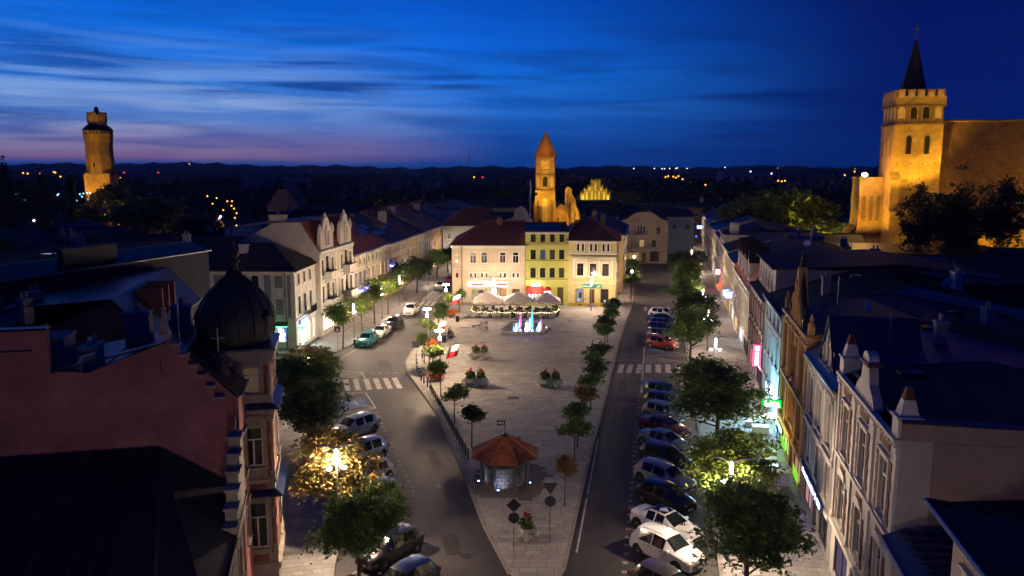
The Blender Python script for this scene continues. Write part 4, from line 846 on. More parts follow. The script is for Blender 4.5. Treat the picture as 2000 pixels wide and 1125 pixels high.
# projecting signs on the left street
def hang_sign(name, label, x, y, z, rz, w, h, m, front, arm=.8):
    t = thing(name, label, 'sign', (x, y, 0), rz); MB().box(.15, .15+w, -.07, .07, z, z+h).build('sign_box', m, t); MB().tube([(-.25, 0, z+h+.06), (.15+w, 0, z+h+.06)], .025).build('bracket', M_DKMETAL, t)
    b = MB()
    for k in range(3): b.box(.15+w*(.12+.28*k), .15+w*(.32+.28*k), -.09, -.071, z+h*.3, z+h*(.6+.1*(k % 2)))
    b.build('lettering', front, t); return t
BLU = em('sign_royal_blue', (.06, .10, 1), 5)
for i, (s, w, lab) in enumerate(((24.6, 1.1, 'small blue lit sign under the twin gabled house balcony'), (27.8, 1.0, 'second small blue lit sign, nearer the cream terrace house'), (42.6, 1.0, 'blue lit sign above the trees on the wide cream house'))):
    p = UL(s); hang_sign('hanging_sign', lab, p[0]+.1, p[1], 3.5 if i < 2 else 5.2, R(-6), w, .5, BLU, WHITE_M)
# ------------------------------------------------------------------ near left: corner house with onion-domed tower, stepped red fire wall
P_RED = pm('dusky_red', (.38, .16, .155), .92, .28, .35, bump=.2, bscale=22, spec=.15)
M_SAND = pm('sandstone', (.34, .29, .23), .85, .22, 1.5, bump=.2)
N1 = House('domed_corner_house', 'near corner house with stepped red side wall, brick oriel tower and dark onion dome', 'house', (-12.95, 36.05), (-14.6, 43.4), 20, 11.3, P_RED)
# side wall with steps down to the street, and the raised block of a chimney stack
prof = [(.6, 0), (20, 0), (20, 15.0), (7.8, 15.0), (7.8, 13.15), (6.3, 13.0), (6.25, 13.0), (3.15, 14.15), (2.75, 14.5)]
st_y = [2.75, 2.4, 2.05, 1.7, 1.35, 1.0, .6]; st_z = [14.5, 14.05, 13.55, 13.05, 12.55, 12.0, 11.45]
for i in range(1, 7): prof += [(st_y[i-1], st_z[i]), (st_y[i], st_z[i])]
sw = MB().prism_x([(y, z) for y, z in prof if True], -.35, -.005).build('fire_wall', P_RED, N1.t)
for i in range(1, 7): MB().box(-.42, .06, st_y[i]-.06, st_y[i-1]+.02, st_z[i]+.002, st_z[i]+.09).build('step_cap', M_SAND, sw)
fn = MB().box(-.45, .1, 2.75, 3.2, 14.5, 14.68).box(-.38, .03, 2.8, 3.15, 14.68, 14.8).taper(-.36, .01, 2.82, 3.13, 14.8, 15.7, .35).lathe([(.1, 0), (.11, .1), (.03, .18)], (-.175, 2.975), 8, 15.7).build('finial', M_SAND, sw)
MB().prism_x([(7.75, 15.02), (20.1, 15.02), (20.1, 15.12), (7.75, 15.12)], -.45, .1).build('wall_cap', M_LEAD, sw)
MB().prism_x([(2.9, 14.2), (7.75, 13.06), (7.75, 13.14), (2.9, 14.28)], -.45, .1).build('wall_cap', M_LEAD, sw)
MB().tube([(-.38, 3.2, 12.9), (-.38, 3.2, 13.6)], .02).build('iron_tie', M_DKMETAL, sw); MB().box(-.38, -.352, 8.4, 10.6, 14.1, 14.16).build('iron_tie', M_DKMETAL, sw)
N1.row(7.2, 1.8, 1.0, [1.4], M_WHITE, M_SAND, 'hood').row(3.6, 1.8, 1.0, [1.4], M_WHITE, M_SAND, 'hood')
N1.roof_profile([(-.1, 11.35), (2.2, 13.6), (8.0, 12.6), (20, 11.6)], M_LEAD, end=0)
N1.chimney(3.2, 9.2, 1.8, 2.4, 14.0, plaster('chimney_grey', (.22, .22, .25)), 12, 4); N1.chimney(5.6, 5.4, .9, 1.2, 14.6, MATS['plaster_chimney_grey'], 12, 2); N1.chimney(6.4, 3.4, .8, 1.0, 14.7, MATS['plaster_chimney_grey'], 12, 2)
for yv in (4.2, 5.0, 5.8): MB().box(.2, 6.9, yv, yv+.05, 13.05, 13.1).build('roof_rail', M_LEAD, N1.t)
# tower
X0, X1, Y0, Y1 = 2.9, 6.3, -1.25, 2.15
TB = pm('tower_stone', (.33, .285, .245), .85, .2, 1.5, bump=.2); TBR = rows_mat('tower_brick', (.24, .08, .05), period=.075, rough=.85, cross=3.3, depth=.5)
tw = MB()
hol = [(2.05, 2.85, 10.7, 12.05), (1.95, 2.9, 6.8, 8.9), (1.95, 2.95, 2.3, 4.8)]
tb = MB(); holed_wall(tb, 0, 3.4, 0, 12.75, hol)
for f in tb.f: tw.poly([(X0 + tb.v[i][1], Y1 - tb.v[i][0], tb.v[i][2]) for i in f])
tb = MB(); holed_wall(tb, 0, 3.4, 0, 12.75, hol)
for f in tb.f: tw.poly([(X0 + tb.v[i][0], Y0 + tb.v[i][1], tb.v[i][2]) for i in f])
tw.poly([(X1, Y0, 0), (X1, Y1, 0), (X1, Y1, 12.75), (X1, Y0, 12.75)]); tw.poly([(X1, Y1, 0), (X0, Y1, 0), (X0, Y1, 12.75), (X1, Y1, 12.75)])
tower = tw.build('tower', TB, N1.t)
for z0, z1 in ((10.6, 12.15), (6.2, 9.2), (2.0, 5.1)):
    for u0, u1 in ((.5, 1.68), (3.08, 3.3)): MB().box(X0-.02, X0+.01, Y1-u1, Y1-u0, z0, z1).build('brick_panel', TBR, tower)
    for u0, u1 in ((.2, 1.7), (3.1, 3.25)): MB().box(X0+u0, X0+u1, Y0-.02, Y0+.01, z0, z1).build('brick_panel', TBR, tower)
for z0, z1 in ((5.45, 5.85), (1.55, 1.95)): MB().box(X0-.02, X0+.01, Y1-2.95, Y1-1.95, z0, z1).build('brick_panel', TBR, tower)
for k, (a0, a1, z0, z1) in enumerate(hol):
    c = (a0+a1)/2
    for pos, rz in (((X0, Y1-c, z0), -math.pi/2), ((X0+c, Y0, z0), 0)): put_window(tower, 0, 0, a1-a0, z1-z0, M_WHITE, M_SAND, 'wide round' if k == 1 else 'wide', em('reflection_glow', (1, .6, .35), .07) if (k == 0 and rz) else None, pos=pos, rz=rz)  # top side pane glows faintly: a lamp's reflection painted in, no lit room
def ringbox(z0, z1, p, m, name, par=None):
    return MB().box(X0-p, X1+p, Y0-p, Y0-.001 if False else Y1+p, z0, z1).build(name, m, par or tower)
for z0, z1, p in ((9.75, 9.95, .12), (9.3, 9.5, .1), (5.2, 5.4, .12), (5.9, 6.1, .1), (1.2, 1.5, .15)): ringbox(z0, z1, p, M_SAND, 'string_course')
b = MB(); b.box(X0-.1, X1+.1, Y0-.1, Y1+.1, 12.3, 12.45).box(X0-.28, X1+.28, Y0-.28, Y1+.28, 12.62, 12.95).box(X0-.18, X1+.18, Y0-.18, Y1+.18, 12.45, 12.62)
for i in range(12):
    u = Y0 + .1 + i*3.2/11; b.box(X0-.2, X0-.1, u-.05, u+.05, 12.2, 12.44); v = X0 + .1 + i*3.2/11; b.box(v-.05, v+.05, Y0-.2, Y0-.1, 12.2, 12.44)
b.build('cornice', M_SAND, tower)
for zz in (10.2, 5.55): MB().slab([[(X0-.42, Y0-.42, zz-.25), (X0-.42, Y1+.3, zz-.25), (X0+.02, Y1+.3, zz), (X0+.02, Y0-.02, zz)], [(X0-.42, Y0-.42, zz-.25), (X0+.02, Y0-.02, zz), (X1+.3, Y0-.02, zz), (X1+.3, Y0-.42, zz-.25)]], .05).build('sill_roof', M_LEADBLUE, tower)
for c in ((X0, Y0), (X0, Y1), (X1, Y0)):
    for z0 in range(0, 12):
        q = MB(); w = .14 if z0 % 2 else .18; q.box(c[0]-.04 if c[0] == X0 else c[0]-w, c[0]+w if c[0] == X0 else c[0]+.04, c[1]-.04 if c[1] == Y0 else c[1]-w, c[1]+w if c[1] == Y0 else c[1]+.04, z0+.02, z0+.52).build('quoin', M_SAND, tower)
cx_, cy_ = (X0+X1)/2, (Y0+Y1)/2
M_DOME = pm('dome_copper', (.040, .040, .046), .55, .35, .9, bump=.15, bscale=6, metal=.35)
pr_ = [(1.66, 12.95), (1.66, 13.15), (1.88, 13.5), (1.98, 14.05), (1.9, 14.7), (1.62, 15.3), (1.2, 15.85), (.72, 16.3), (.38, 16.6), (.26, 16.85)]
dome = MB().lathe(pr_, (cx_, cy_), 32).build('dome', M_DOME, N1.t, True)
for k in range(16): an = 2*math.pi*(k+.5)/16; MB().tube([(cx_+(r+.015)*math.cos(an), cy_+(r+.015)*math.sin(an), z) for r, z in pr_[2:]], .045, 5).build('dome_seam', M_DOME, dome)
MB().lathe([(.22, 16.8), (.22, 17.2), (.34, 17.25), (.34, 17.36), (.16, 17.42), (.28, 17.6), (.32, 17.75), (.2, 17.95), (.08, 18.05), (.17, 18.2), (.05, 18.35), (.03, 20.2)], (cx_, cy_), 12).build('spire', M_DOME, dome, True)
for an in (R(60), R(180), R(-60)): q = MB().box(-.3, .3, -.05, .5, -.1, .75).slab([[(-.4, -.15, .7), (0, -.15, 1.1), (0, .6, 1.1), (-.4, .6, .7)], [(0, -.15, 1.1), (.4, -.15, .7), (.4, .6, .7), (0, .6, 1.1)]], .04).build('lucarne', M_DOME, dome, (cx_-1.92*math.cos(an), cy_-1.92*math.sin(an), 13.8), an - math.pi/2)
MB().box(X0-.35, X1+.35, Y0-.35, Y1+.35, 12.952, 13.06).build('dome_base', M_LEADBLUE, N1.t)
# small turret with cross finial against the steps
tt = MB().lathe([(.4, 11.0), (.5, 12.0), (.48, 12.35), (.32, 12.75), (.12, 13.0), (.05, 13.2)], (1.7, 1.0), 12).build('turret', M_DOME, N1.t, True)
MB().tube([(1.7, 1.0, 13.1), (1.7, 1.0, 14.3)], .04, 6).tube([(1.7, .68, 13.9), (1.7, 1.32, 13.9)], .03, 6).lathe([(.02, 0), (.08, .08), (.02, .16)], (1.7, 1.0), 8, 14.25).build('finial', M_SAND, tt)
# N0: nearer house, dark roof below the red wall
N0 = House('near_house', 'nearest left house with plain dark roof below the red wall', 'house', (-10.6, 25.2), (-12.87, 35.55), 22, 6.2, plaster('near_grey', (.20, .17, .15)))
N0.row(3.2, 1.6, 1.0, 4, M_WHITE, M_SAND)
MB().slab([[(0, 1.8, 6.25), (10.6, 3.4, 9.35), (10.6, 22, 9.35), (0, 22, 5.9)], [(0, 1.8, 6.25), (0, -.3, 6.0), (10.6, -.3, 6.9), (10.6, 3.4, 9.35)]], .08).build('roof', M_FELT, N0.t); N0.walls()
g = MB()
for k in range(7): g.box(9.4-k*.55, 10.2-k*.55, -.25, .25, 6.0, 9.9-k*.62).box(9.35-k*.55, 10.25-k*.55, -.32, .32, 9.9-k*.62+.001, 10.02-k*.62)
g.build('stepped_parapet', M_SAND, N0.t)
MB().tube([(9.8, 0, 10.0), (9.8, 0, 10.8), (9.9, .1, 10.9)], .03).build('lightning_rod', M_DKMETAL, N0.t)
# roofs left behind the dome
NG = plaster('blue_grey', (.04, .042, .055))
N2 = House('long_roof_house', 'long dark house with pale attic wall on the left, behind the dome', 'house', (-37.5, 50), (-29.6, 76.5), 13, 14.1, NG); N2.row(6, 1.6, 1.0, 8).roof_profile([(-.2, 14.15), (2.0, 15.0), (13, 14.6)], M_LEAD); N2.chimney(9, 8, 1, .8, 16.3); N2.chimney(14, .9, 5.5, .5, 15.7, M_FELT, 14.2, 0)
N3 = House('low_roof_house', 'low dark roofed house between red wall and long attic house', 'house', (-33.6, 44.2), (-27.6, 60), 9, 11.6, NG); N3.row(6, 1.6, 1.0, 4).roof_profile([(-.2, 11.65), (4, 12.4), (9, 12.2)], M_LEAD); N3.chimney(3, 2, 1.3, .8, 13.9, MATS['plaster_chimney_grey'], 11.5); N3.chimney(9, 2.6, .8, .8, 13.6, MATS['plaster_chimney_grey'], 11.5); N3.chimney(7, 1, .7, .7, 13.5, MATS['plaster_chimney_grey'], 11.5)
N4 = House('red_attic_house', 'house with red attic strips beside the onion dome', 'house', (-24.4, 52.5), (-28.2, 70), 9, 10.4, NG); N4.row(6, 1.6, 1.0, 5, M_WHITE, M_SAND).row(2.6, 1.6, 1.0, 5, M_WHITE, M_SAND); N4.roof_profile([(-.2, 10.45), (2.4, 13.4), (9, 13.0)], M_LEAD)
for k in range(3): MB().box(5+k*2.2, 5.3+k*2.2, .3, 2.4, 11.2, 13.3).build('attic_strip', plaster('dim_red', (.16, .06, .055)), N4.t)
# people-free cafe corner is in the props part
# ------------------------------------------------------------------ right street row (far end of each front first)
def RH(name, lab, yf, yn, D, z, wm, cat='house'): return House(name, lab, cat, (FR(yf), yf), (FR(yn), yn), D, z, wm, 'house row on the right street')
BRN = pm('brown_brick', (.15, .06, .04), .85, .2, 3)
P_WB = plaster('wb', (.50, .46, .43))
R1 = RH('white_townhouse', 'near white townhouse with brown brick window surrounds and obelisk finials', 41.0, 30.0, 20, 11.4, P_WB)
xs = [1.9, 5.5, 9.2]
R1.row(7.4, 2.5, 1.15, xs, M_WHITE, M_TRIM, 'hood').row(3.6, 2.4, 1.15, xs, M_WHITE, M_TRIM, 'round').shop(1, 4, .5, 2.7, em('shop_violet', (.8, .6, 1), .12)); R1.shop(6.5, 10, .5, 2.7); R1.door(4.6, 5.8, 2.7)
for x in xs:
    for z0, n in ((7.3, 7), (3.5, 6)):
        for k in range(n):
            for s_ in (-1, 1): w = .24 if k % 2 else .34; MB().box(x+s_*.82 - (w if s_ < 0 else 0), x+s_*.82 + (0 if s_ < 0 else w), -.05, .01, z0+k*.4, z0+k*.4+.36).build('quoin', BRN, R1.t)
    MB().box(x-.75, x+.75, -.06, .01, 10.45, 10.95).build('brick_panel', BRN, R1.t); MB().box(x-.5, x+.5, -.06, .01, 6.45, 6.9).build('brick_panel', BRN, R1.t)
R1.course(6.95, .2, .16).course(3.0, .25, .2).cornice(11.38, M_TRIM, 1.0, True)
for x in (.2, 3.7, 7.35, 10.95): R1.pilaster(x, .35, 3.3, 11.0, M_TRIM)
for x in (.45, 10.7):
    MB().box(x-.42, x+.42, -.1, .74, 11.4, 12.2).box(x-.5, x+.5, -.18, .82, 12.2, 12.3).taper(x-.36, x+.36, -.04, .68, 12.3, 12.95, .6).build('finial', M_TRIM, R1.t); MB().taper(x-.22, x+.22, .1, .54, 12.951, 13.45, .45).build('finial_cap', BRN, R1.t)
MB().prism_y([(3.6, 11.4), (7.4, 11.4), (6.9, 11.9), (6.3, 12.3), (6.1, 13.1), (4.9, 13.1), (4.7, 12.3), (4.1, 11.9)], -.1, .3).build('pediment', P_WB, R1.t); MB().box(4.7, 6.3, -.22, .42, 13.1, 13.25).build('pediment_cap', BRN, R1.t); MB().prism_y([(4.9+.6*(1-math.cos(q*math.pi/8)), 13.25+.45*math.sin(q*math.pi/8)) for q in range(9)], -.12, .32).build('pediment_top', M_TRIM, R1.t)
R1.roof_profile([(.5, 11.5), (1.0, 11.6), (9, 12.0), (20, 11.5)], M_FELT, end=-.3)
MB().box(R1.W-.32, R1.W+.06, 0, 20, 11.4, 12.1).build('parapet', plaster('old_pink', (.36, .27, .235)), R1.t); MB().box(R1.W-.4, R1.W+.14, -.05, 20.1, 12.102, 12.2).build('parapet_cap', M_LEADBLUE, R1.t); MB().box(R1.W-.01, R1.W+.05, 1.2, 20, 0, 11.38).build('side_render', MATS['plaster_old_pink'], R1.t)
P_CL = plaster('classic', (.30, .285, .28))
R2 = RH('classical_house', 'grey classical house with glazed pointed dormer and dark blue lit shop sign', 50.4, 41.1, 14, 10.1, P_CL)
xs = [1.7, 4.65, 7.6]
R2.row(6.5, 2.4, 1.1, xs, M_WHITE, M_TRIM, 'ped').row(3.4, 2.0, 1.1, xs, M_WHITE, M_TRIM, 'hood').shop(.7, 3.4, .4, 2.5, em('shop_pink', (1, .5, .5), .5)); R2.shop(5.8, 8.6, .4, 2.5); R2.door(4.0, 5.2, 2.5)
for x in (.3, 3.2, 6.1, 9.1): R2.pilaster(x, .36, 6.1, 9.7, M_TRIM)
for k in range(7): R2.course(3.3+k*.33, .22, .05, P_CL, 'rustication', 0, .9)
R2.course(5.85, .22, .2).course(2.75, .3, .25).cornice(10.08, M_TRIM, 1.3)
R2.sign(.8, 8.4, 2.55, 3.05, pm('sign_navy', (.01, .015, .06), .4, 0), em('sign_blue_glow', (.35, .45, 1), 9), y=-.3, marks=[(.78, .9, .2, .85), (.70, .71, .1, .9)] + [(.1+.07*k, .15+.07*k, .25, .62 + .12*(k % 3 == 0)) for k in range(8)])
R2.roof_profile([(-.3, 10.1), (1.6, 11.6), (7, 12.2), (14, 10.6)], M_LEADBLUE)
dq = MB().prism_y([(2.6, 10.2), (7.0, 10.2), (4.8, 13.3)], .25, .5).build('glazed_dormer', M_TRIM, R2.t); MB().slab([[(2.3, .1, 10.15), (4.8, .1, 13.5), (4.8, 5, 13.5), (2.3, 5, 10.15)], [(4.8, .1, 13.5), (7.3, .1, 10.15), (7.3, 5, 10.15), (4.8, 5, 13.5)]], .06).build('dormer_roof', M_LEADBLUE, dq)
for u in (3.6, 4.8, 6.0): put_window(dq, u, 10.5, .8, 1.1 if u != 4.8 else 1.9, M_TRIM, None, 'plain', y=.09)
P_OR = plaster('orange', (.50, .29, .115)); P_ORT = pm('orange_trim', (.56, .34, .14), .85, .12, bump=.1)
R3 = RH('gothic_orange_house', 'orange gothic revival house with tracery arches and one tall pointed gable', 61.4, 50.5, 16, 11.2, P_OR)
xs = [1.6, 5.5, 9.4]
R3.row(7.0, 2.2, .7, [1.25, 1.95, 4.7, 5.5, 6.3, 9.05, 9.75], M_BROWN, None, 'plain').row(3.5, 2.3, .75, [1.2, 2.0, 4.6, 5.5, 6.4, 9.0, 9.8], M_BROWN, None, 'plain')
R3.shop(.8, 4.6, .3, 2.4, em('grocer_inside', (.55, 1, .25), 1.2), bars=3); R3.shop(7.2, 10.2, .3, 2.4, em('grocer_poster', (1, .55, .3), .5), bars=2); R3.door(5.2, 6.6, 2.5, M_DARKF)
for x, w in ((1.6, 1.9), (5.5, 3.0), (9.4, 1.9)):
    for z0, h in ((6.7, 3.9), (3.3, 3.0)):
        P = arch_pts(w, h, 10, True); MB().tube([(x+u, -.1, z0+v) for u, v in P[1:] + [P[0]]], .13, 6).build('arch_moulding', P_ORT, R3.t)
for x in (.15, 3.1, 7.9, 10.9): R3.pilaster(x, .34, 2.9, 10.6, P_ORT, .2)
R3.course(6.2, .22, .28, P_ORT).course(2.6, .3, .3, P_ORT).course(10.35, .12, .2, P_ORT).course(11.0, .2, .3, P_ORT, 'cornice')
for k in range(16): x = .45 + k*.67; P = arch_pts(.44, .5, 6); MB().prism_y([(x+u, 10.48+v) for u, v in P], -.09, .01).build('blind_arch', P_ORT, R3.t)
g = MB().prism_y([(3.0, 11.2), (8.0, 11.2), (7.0, 12.4), (6.3, 13.6), (5.7, 15.1), (5.3, 15.1), (4.7, 13.6), (4.0, 12.4)], -.1, .5).build('pointed_gable', P_OR, R3.t)
for x, h in ((4.6, 1.6), (5.5, 2.6), (6.4, 1.6)): P = arch_pts(.6, h, 8, True); MB().tube([(x+u, -.14, 11.4+v) for u, v in P[1:] + [P[0]]], .09, 6).build('arch_moulding', P_ORT, g)
MB().tube([(3.0, .2, 11.25), (4.0, .2, 12.45), (4.7, .2, 13.65), (5.5, .2, 15.4), (6.3, .2, 13.65), (7.0, .2, 12.45), (8.0, .2, 11.25)], .2, 6).build('gable_coping', M_LEAD, g); MB().lathe([(.14, 0), (.2, .2), (.1, .35), (.16, .55), (.02, .9)], (5.5, .2), 8, 15.3).build('finial', M_LEAD, g)
for x in (2.6, 8.5, .2, 10.8): MB().box(x-.2, x+.2, -.1, .3, 11.2, 11.8).lathe([(.2, 0), (.26, .18), (.1, .35), (.16, .5), (.02, .85)], (x, .1), 8, 11.8).build('pinnacle', M_LEAD if x in (2.6, 8.5) else P_ORT, R3.t)
GS = em('sign_green_glow', (.12, 1, .15), 3.2); GW = em('sign_green_white', (.7, 1, .7), 9)
R3.sign(.6, 7.0, 2.45, 2.95, pm('fascia_orange', (.62, .30, .03), .6, .05), y=-.34); R3.sign(1.2, 4.0, 2.0, 2.5, pm('sign_green_dark', (.01, .12, .03), .5, 0), GW, y=-.42)
for u in (.85, 7.25): R3.sign(u, u+2.2, .35, 1.1, em('sticker_lime', (.30, .9, .05), .9), y=-.02, dep=.03)
R3.roof_profile([(.4, 11.0), (.6, 11.2), (8, 12.6), (16, 11)], M_TILED, end=-.05)
P_LB = plaster('pale_blue', (.40, .47, .50))
R4 = RH('pale_blue_house', 'pale blue green house with small attic windows next to the orange house', 74.0, 61.5, 24, 10.2, P_LB)
R4.row(5.4, 2.1, 1.0, 5, M_WHITE, P_LB, 'wide').row(8.6, 1.0, .8, 5, M_DARKF, P_LB).row(3.3, 1.6, 1.0, 5, M_WHITE, P_LB).shop(1, 5, .4, 2.5, M_LIT_COOL, bars=3); R4.shop(7.5, 11.5, .4, 2.5, M_LIT_COOL, bars=3); R4.door(5.8, 7, 2.5); R4.course(8.2, .14, .1, P_LB).course(2.75, .3, .15, P_LB).cornice(10.18, P_LB, .8, False); R4.pipe(.2); R4.pipe(12.3)
R4.sign(6.6, 12.0, 2.5, 3.4, em('sign_blue_edge', (.25, .3, 1), 3), em('sign_cold_white', (.86, .92, 1), 15), marks=[(.06, .94, .15, .85)])
R4.roof_profile([(-.3, 10.25), (9, 13.2), (24, 11)], M_FELT)
P_VI = plaster('mauve', (.36, .31, .33))
R5 = RH('mauve_house', 'mauve brown house with drainpipe and set back attic storey, pale blue house beside it', 88.0, 74.1, 26, 9.4, P_VI)
R5.row(6.2, 1.9, .95, 6, M_BROWN, BRN, 'round').row(3.3, 1.8, .95, 6, M_BROWN, BRN, 'round').shop(1, 6, .4, 2.4, em('shop_red', (1, .25, .3), .8), bars=3); R5.shop(8.5, 13, .4, 2.4, bars=3); R5.door(6.5, 7.8, 2.4); R5.course(2.7, .2, .15, M_STONE).cornice(9.38, M_STONE, .9, False); R5.pipe(.25, .2, 9.4, M_DARKF); R5.pipe(13.8, .2, 9.4, M_DARKF)
at_ = MB(); tb = MB(); hs = [(1.2+i*2.4, 2.2+i*2.4, 10.1, 11.7) for i in range(5)]; holed_wall(tb, .1, 14.0, 9.3, 12.7, hs, y=.8)
for f in tb.f: at_.poly([tb.v[i] for i in f])
for x in (.1, 14.0): at_.poly([(x, .8, 9.3), (x, 20, 9.3), (x, 20, 12.7), (x, .8, 12.7)])
ao = at_.build('attic_storey', plaster('attic', (.42, .39, .40)), R5.t)
for h_ in hs: put_window(ao, (h_[0]+h_[1])/2, h_[2], 1.0, 1.6, M_WHITE, None, '', y=.8)
MB().slab([[(-.1, .4, 12.7), (14.3, .4, 12.7), (14.3, 12, 13.4), (-.1, 12, 13.4)], [(-.1, 12, 13.4), (14.3, 12, 13.4), (14.3, 20.2, 12.2), (-.1, 20.2, 12.2)]], .1).build('attic_roof', M_FELT, ao)
R5.sign(8.6, 13.4, 2.5, 2.95, em('sign_magenta', (1, .15, .45), 3), em('sign_pink_white', (1, .75, .85), 9)); R5.roof_profile([(-.3, 9.42), (.8, 9.6), (26, 9.7)], M_FELT)
P_W6 = plaster('w6', (.56, .52, .54))
R6 = RH('dormer_house', 'white house with steep brown mansard and four pointed dormers', 109.6, 88.2, 22, 8.3, P_W6)
R6.row(4.9, 1.9, 1.0, 8, M_WHITE, M_TRIM, 'ped').row(2.9, 1.2, 1.0, 8, M_WHITE, M_TRIM).shop(1, 6, .3, 2.3, M_LIT, bars=3); R6.shop(9, 14, .3, 2.3, M_LIT_COOL, bars=3); R6.shop(15.5, 20.5, .3, 2.3, None, bars=3); R6.door(7, 8.2, 2.3)
R6.course(2.5, .2, .2).course(7.2, .14, .1).cornice(8.28, M_TRIM, 1.2); [R6.pilaster(x, .3, 2.8, 7.9, M_TRIMW, .14) for x in (.2, 2.7, 5.4, 8.1, 10.8, 13.5, 16.2, 18.9, 21.4)]
R6.roof_profile([(-.2, 8.3), (1.6, 11.8), (10, 12.6), (22, 9)], M_TILE2)
for k in range(4): R6.dormer(3.0+k*4.6, .15, 1.9, 2.2, M_TILED, P_W6, None, 1.7, 2.2)
R7 = RH('yellow_row_house', 'yellow row house with blue lit signs in the middle of the right street', 121.5, 109.8, 18, 9.0, plaster('r7', (.55, .42, .20))); R7.row(5.8, 1.9, .95, 5, M_WHITE, M_TRIM, 'hood').row(3.2, 1.6, .95, 5, M_WHITE, M_TRIM).shop(1, 5, .4, 2.4, M_LIT, bars=3); R7.shop(7, 11, .4, 2.4, M_LIT_COOL, bars=3); R7.course(2.6).cornice(9.0).roof_profile([(-.3, 9.05), (7, 11.6), (18, 9.5)], M_LEAD)
R8 = RH('cream_row_house', 'cream row house with red awning band on the right street', 134, 121.6, 18, 9.4, plaster('r8', (.55, .46, .32))); R8.row(6.0, 1.9, .95, 5, M_WHITE, M_TRIM).row(3.2, 1.6, .95, 5, M_WHITE, M_TRIM).shop(1, 6, .4, 2.4, em('shop_purple', (.5, .3, 1), 1.0), bars=3); awning(R8, .5, 8.5, 2.5, 3.2, 1.2, pm('awning_orange', (.35, .08, .03), .7, .1)); R8.cornice(9.4).roof_profile([(-.3, 9.45), (6, 11.4), (18, 9.5)], M_TILED)
R9 = RH('red_panel_house', 'tall white house with red panels and parapet on the right street', 146, 134.1, 16, 11.0, plaster('r9', (.50, .44, .40))); R9.row(7.8, 1.7, .95, 4, M_WHITE, M_TRIM).row(4.6, 1.7, .95, 4, M_WHITE, M_TRIM).shop(1, 6, .4, 2.6, em('bar_red', (1, .2, .3), 2.0), bars=3)
for k in range(5): MB().box(.4+k*2.7, 1.2+k*2.7, -.06, .01, 9.9, 10.6).build('red_panel', BRN, R9.t)
R9.course(9.7).cornice(11.0); R9.roof_flat(M_FELT); MB().box(9.4, 11.0, 1, 2.4, 11.0, 13.0).build('roof_hut', P_OFFW, R9.t)
for i, (yf, yn, z, c, lab) in enumerate(((158, 146.1, 9.6, (.42, .44, .36), 'grey green row house beyond the red panelled house'), (170, 158.1, 10.0, (.50, .46, .42), 'off white row house, second beyond the red panelled house'), (184, 170.1, 9.4, (.50, .34, .16), 'ochre row house, third beyond the red panelled house'), (200, 184.1, 9.8, (.46, .38, .26), 'tan row house, fourth beyond the red panelled house'), (220, 200.1, 10.0, (.44, .40, .36), 'pale row house near the far end of the right street'), (250, 220.1, 9.0, (.44, .36, .28), 'last row house at the far end of the right street'))):
    h = RH('row_house', lab, yf, yn, 16, z, plaster('rr%d' % i, c)); n = int(h.W/2.6); h.row(6.0, 1.8, .95, n, M_WHITE, M_TRIM, 'hood').row(3.1, 1.7, .95, n, M_WHITE, M_TRIM).shop(1, 5, .4, 2.4, [M_LIT, M_LIT_COOL][i % 2], bars=3); h.course(2.6).cornice(z).roof_gable(2.0 + .3*(i % 3), [M_TILED, M_LEAD][i % 2], .3, yr=7)
# nearest right: low sheet roof and the corner house at the frame's edge
R0a = RH('sheet_roof_house', 'low house with wide blue sheet metal roof under the pink side wall', 29.9, 24.0, 18, 7.3, plaster('r0a', (.36, .30, .25))); R0a.row(3.8, 1.8, 1.0, 2, M_WHITE, M_TRIM).roof_profile([(-.5, 7.35), (.3, 7.7), (18, 8.2)], M_LEADBLUE, end=-.02)
for k in range(9): MB().box(.4+k*.65, .44+k*.65, .3, 17.8, 7.76, 7.84 + 0).build('standing_seam', M_LEADBLUE, R0a.t).rotation_euler = (R(1.6), 0, 0)
R0b = RH('beige_edge_house', 'beige house with dark overhanging roof at the lower right corner', 23.8, 14, 16, 11.2, plaster('r0b', (.42, .33, .26)))
R0b.side('L', 8.0, 1.5, 1.2, [13.6, 9], M_WHITE, M_TRIM, 'hood'); R0b.row(7.8, 1.8, 1.0, 3, M_WHITE, M_TRIM, 'hood').row(4, 1.8, 1.0, 3, M_WHITE, M_TRIM); R0b.roof_hip(2.2, M_FELT, .7); R0b.chimney(1.5, 4.5, 1.0, .8, 13.6, P_OFFW)

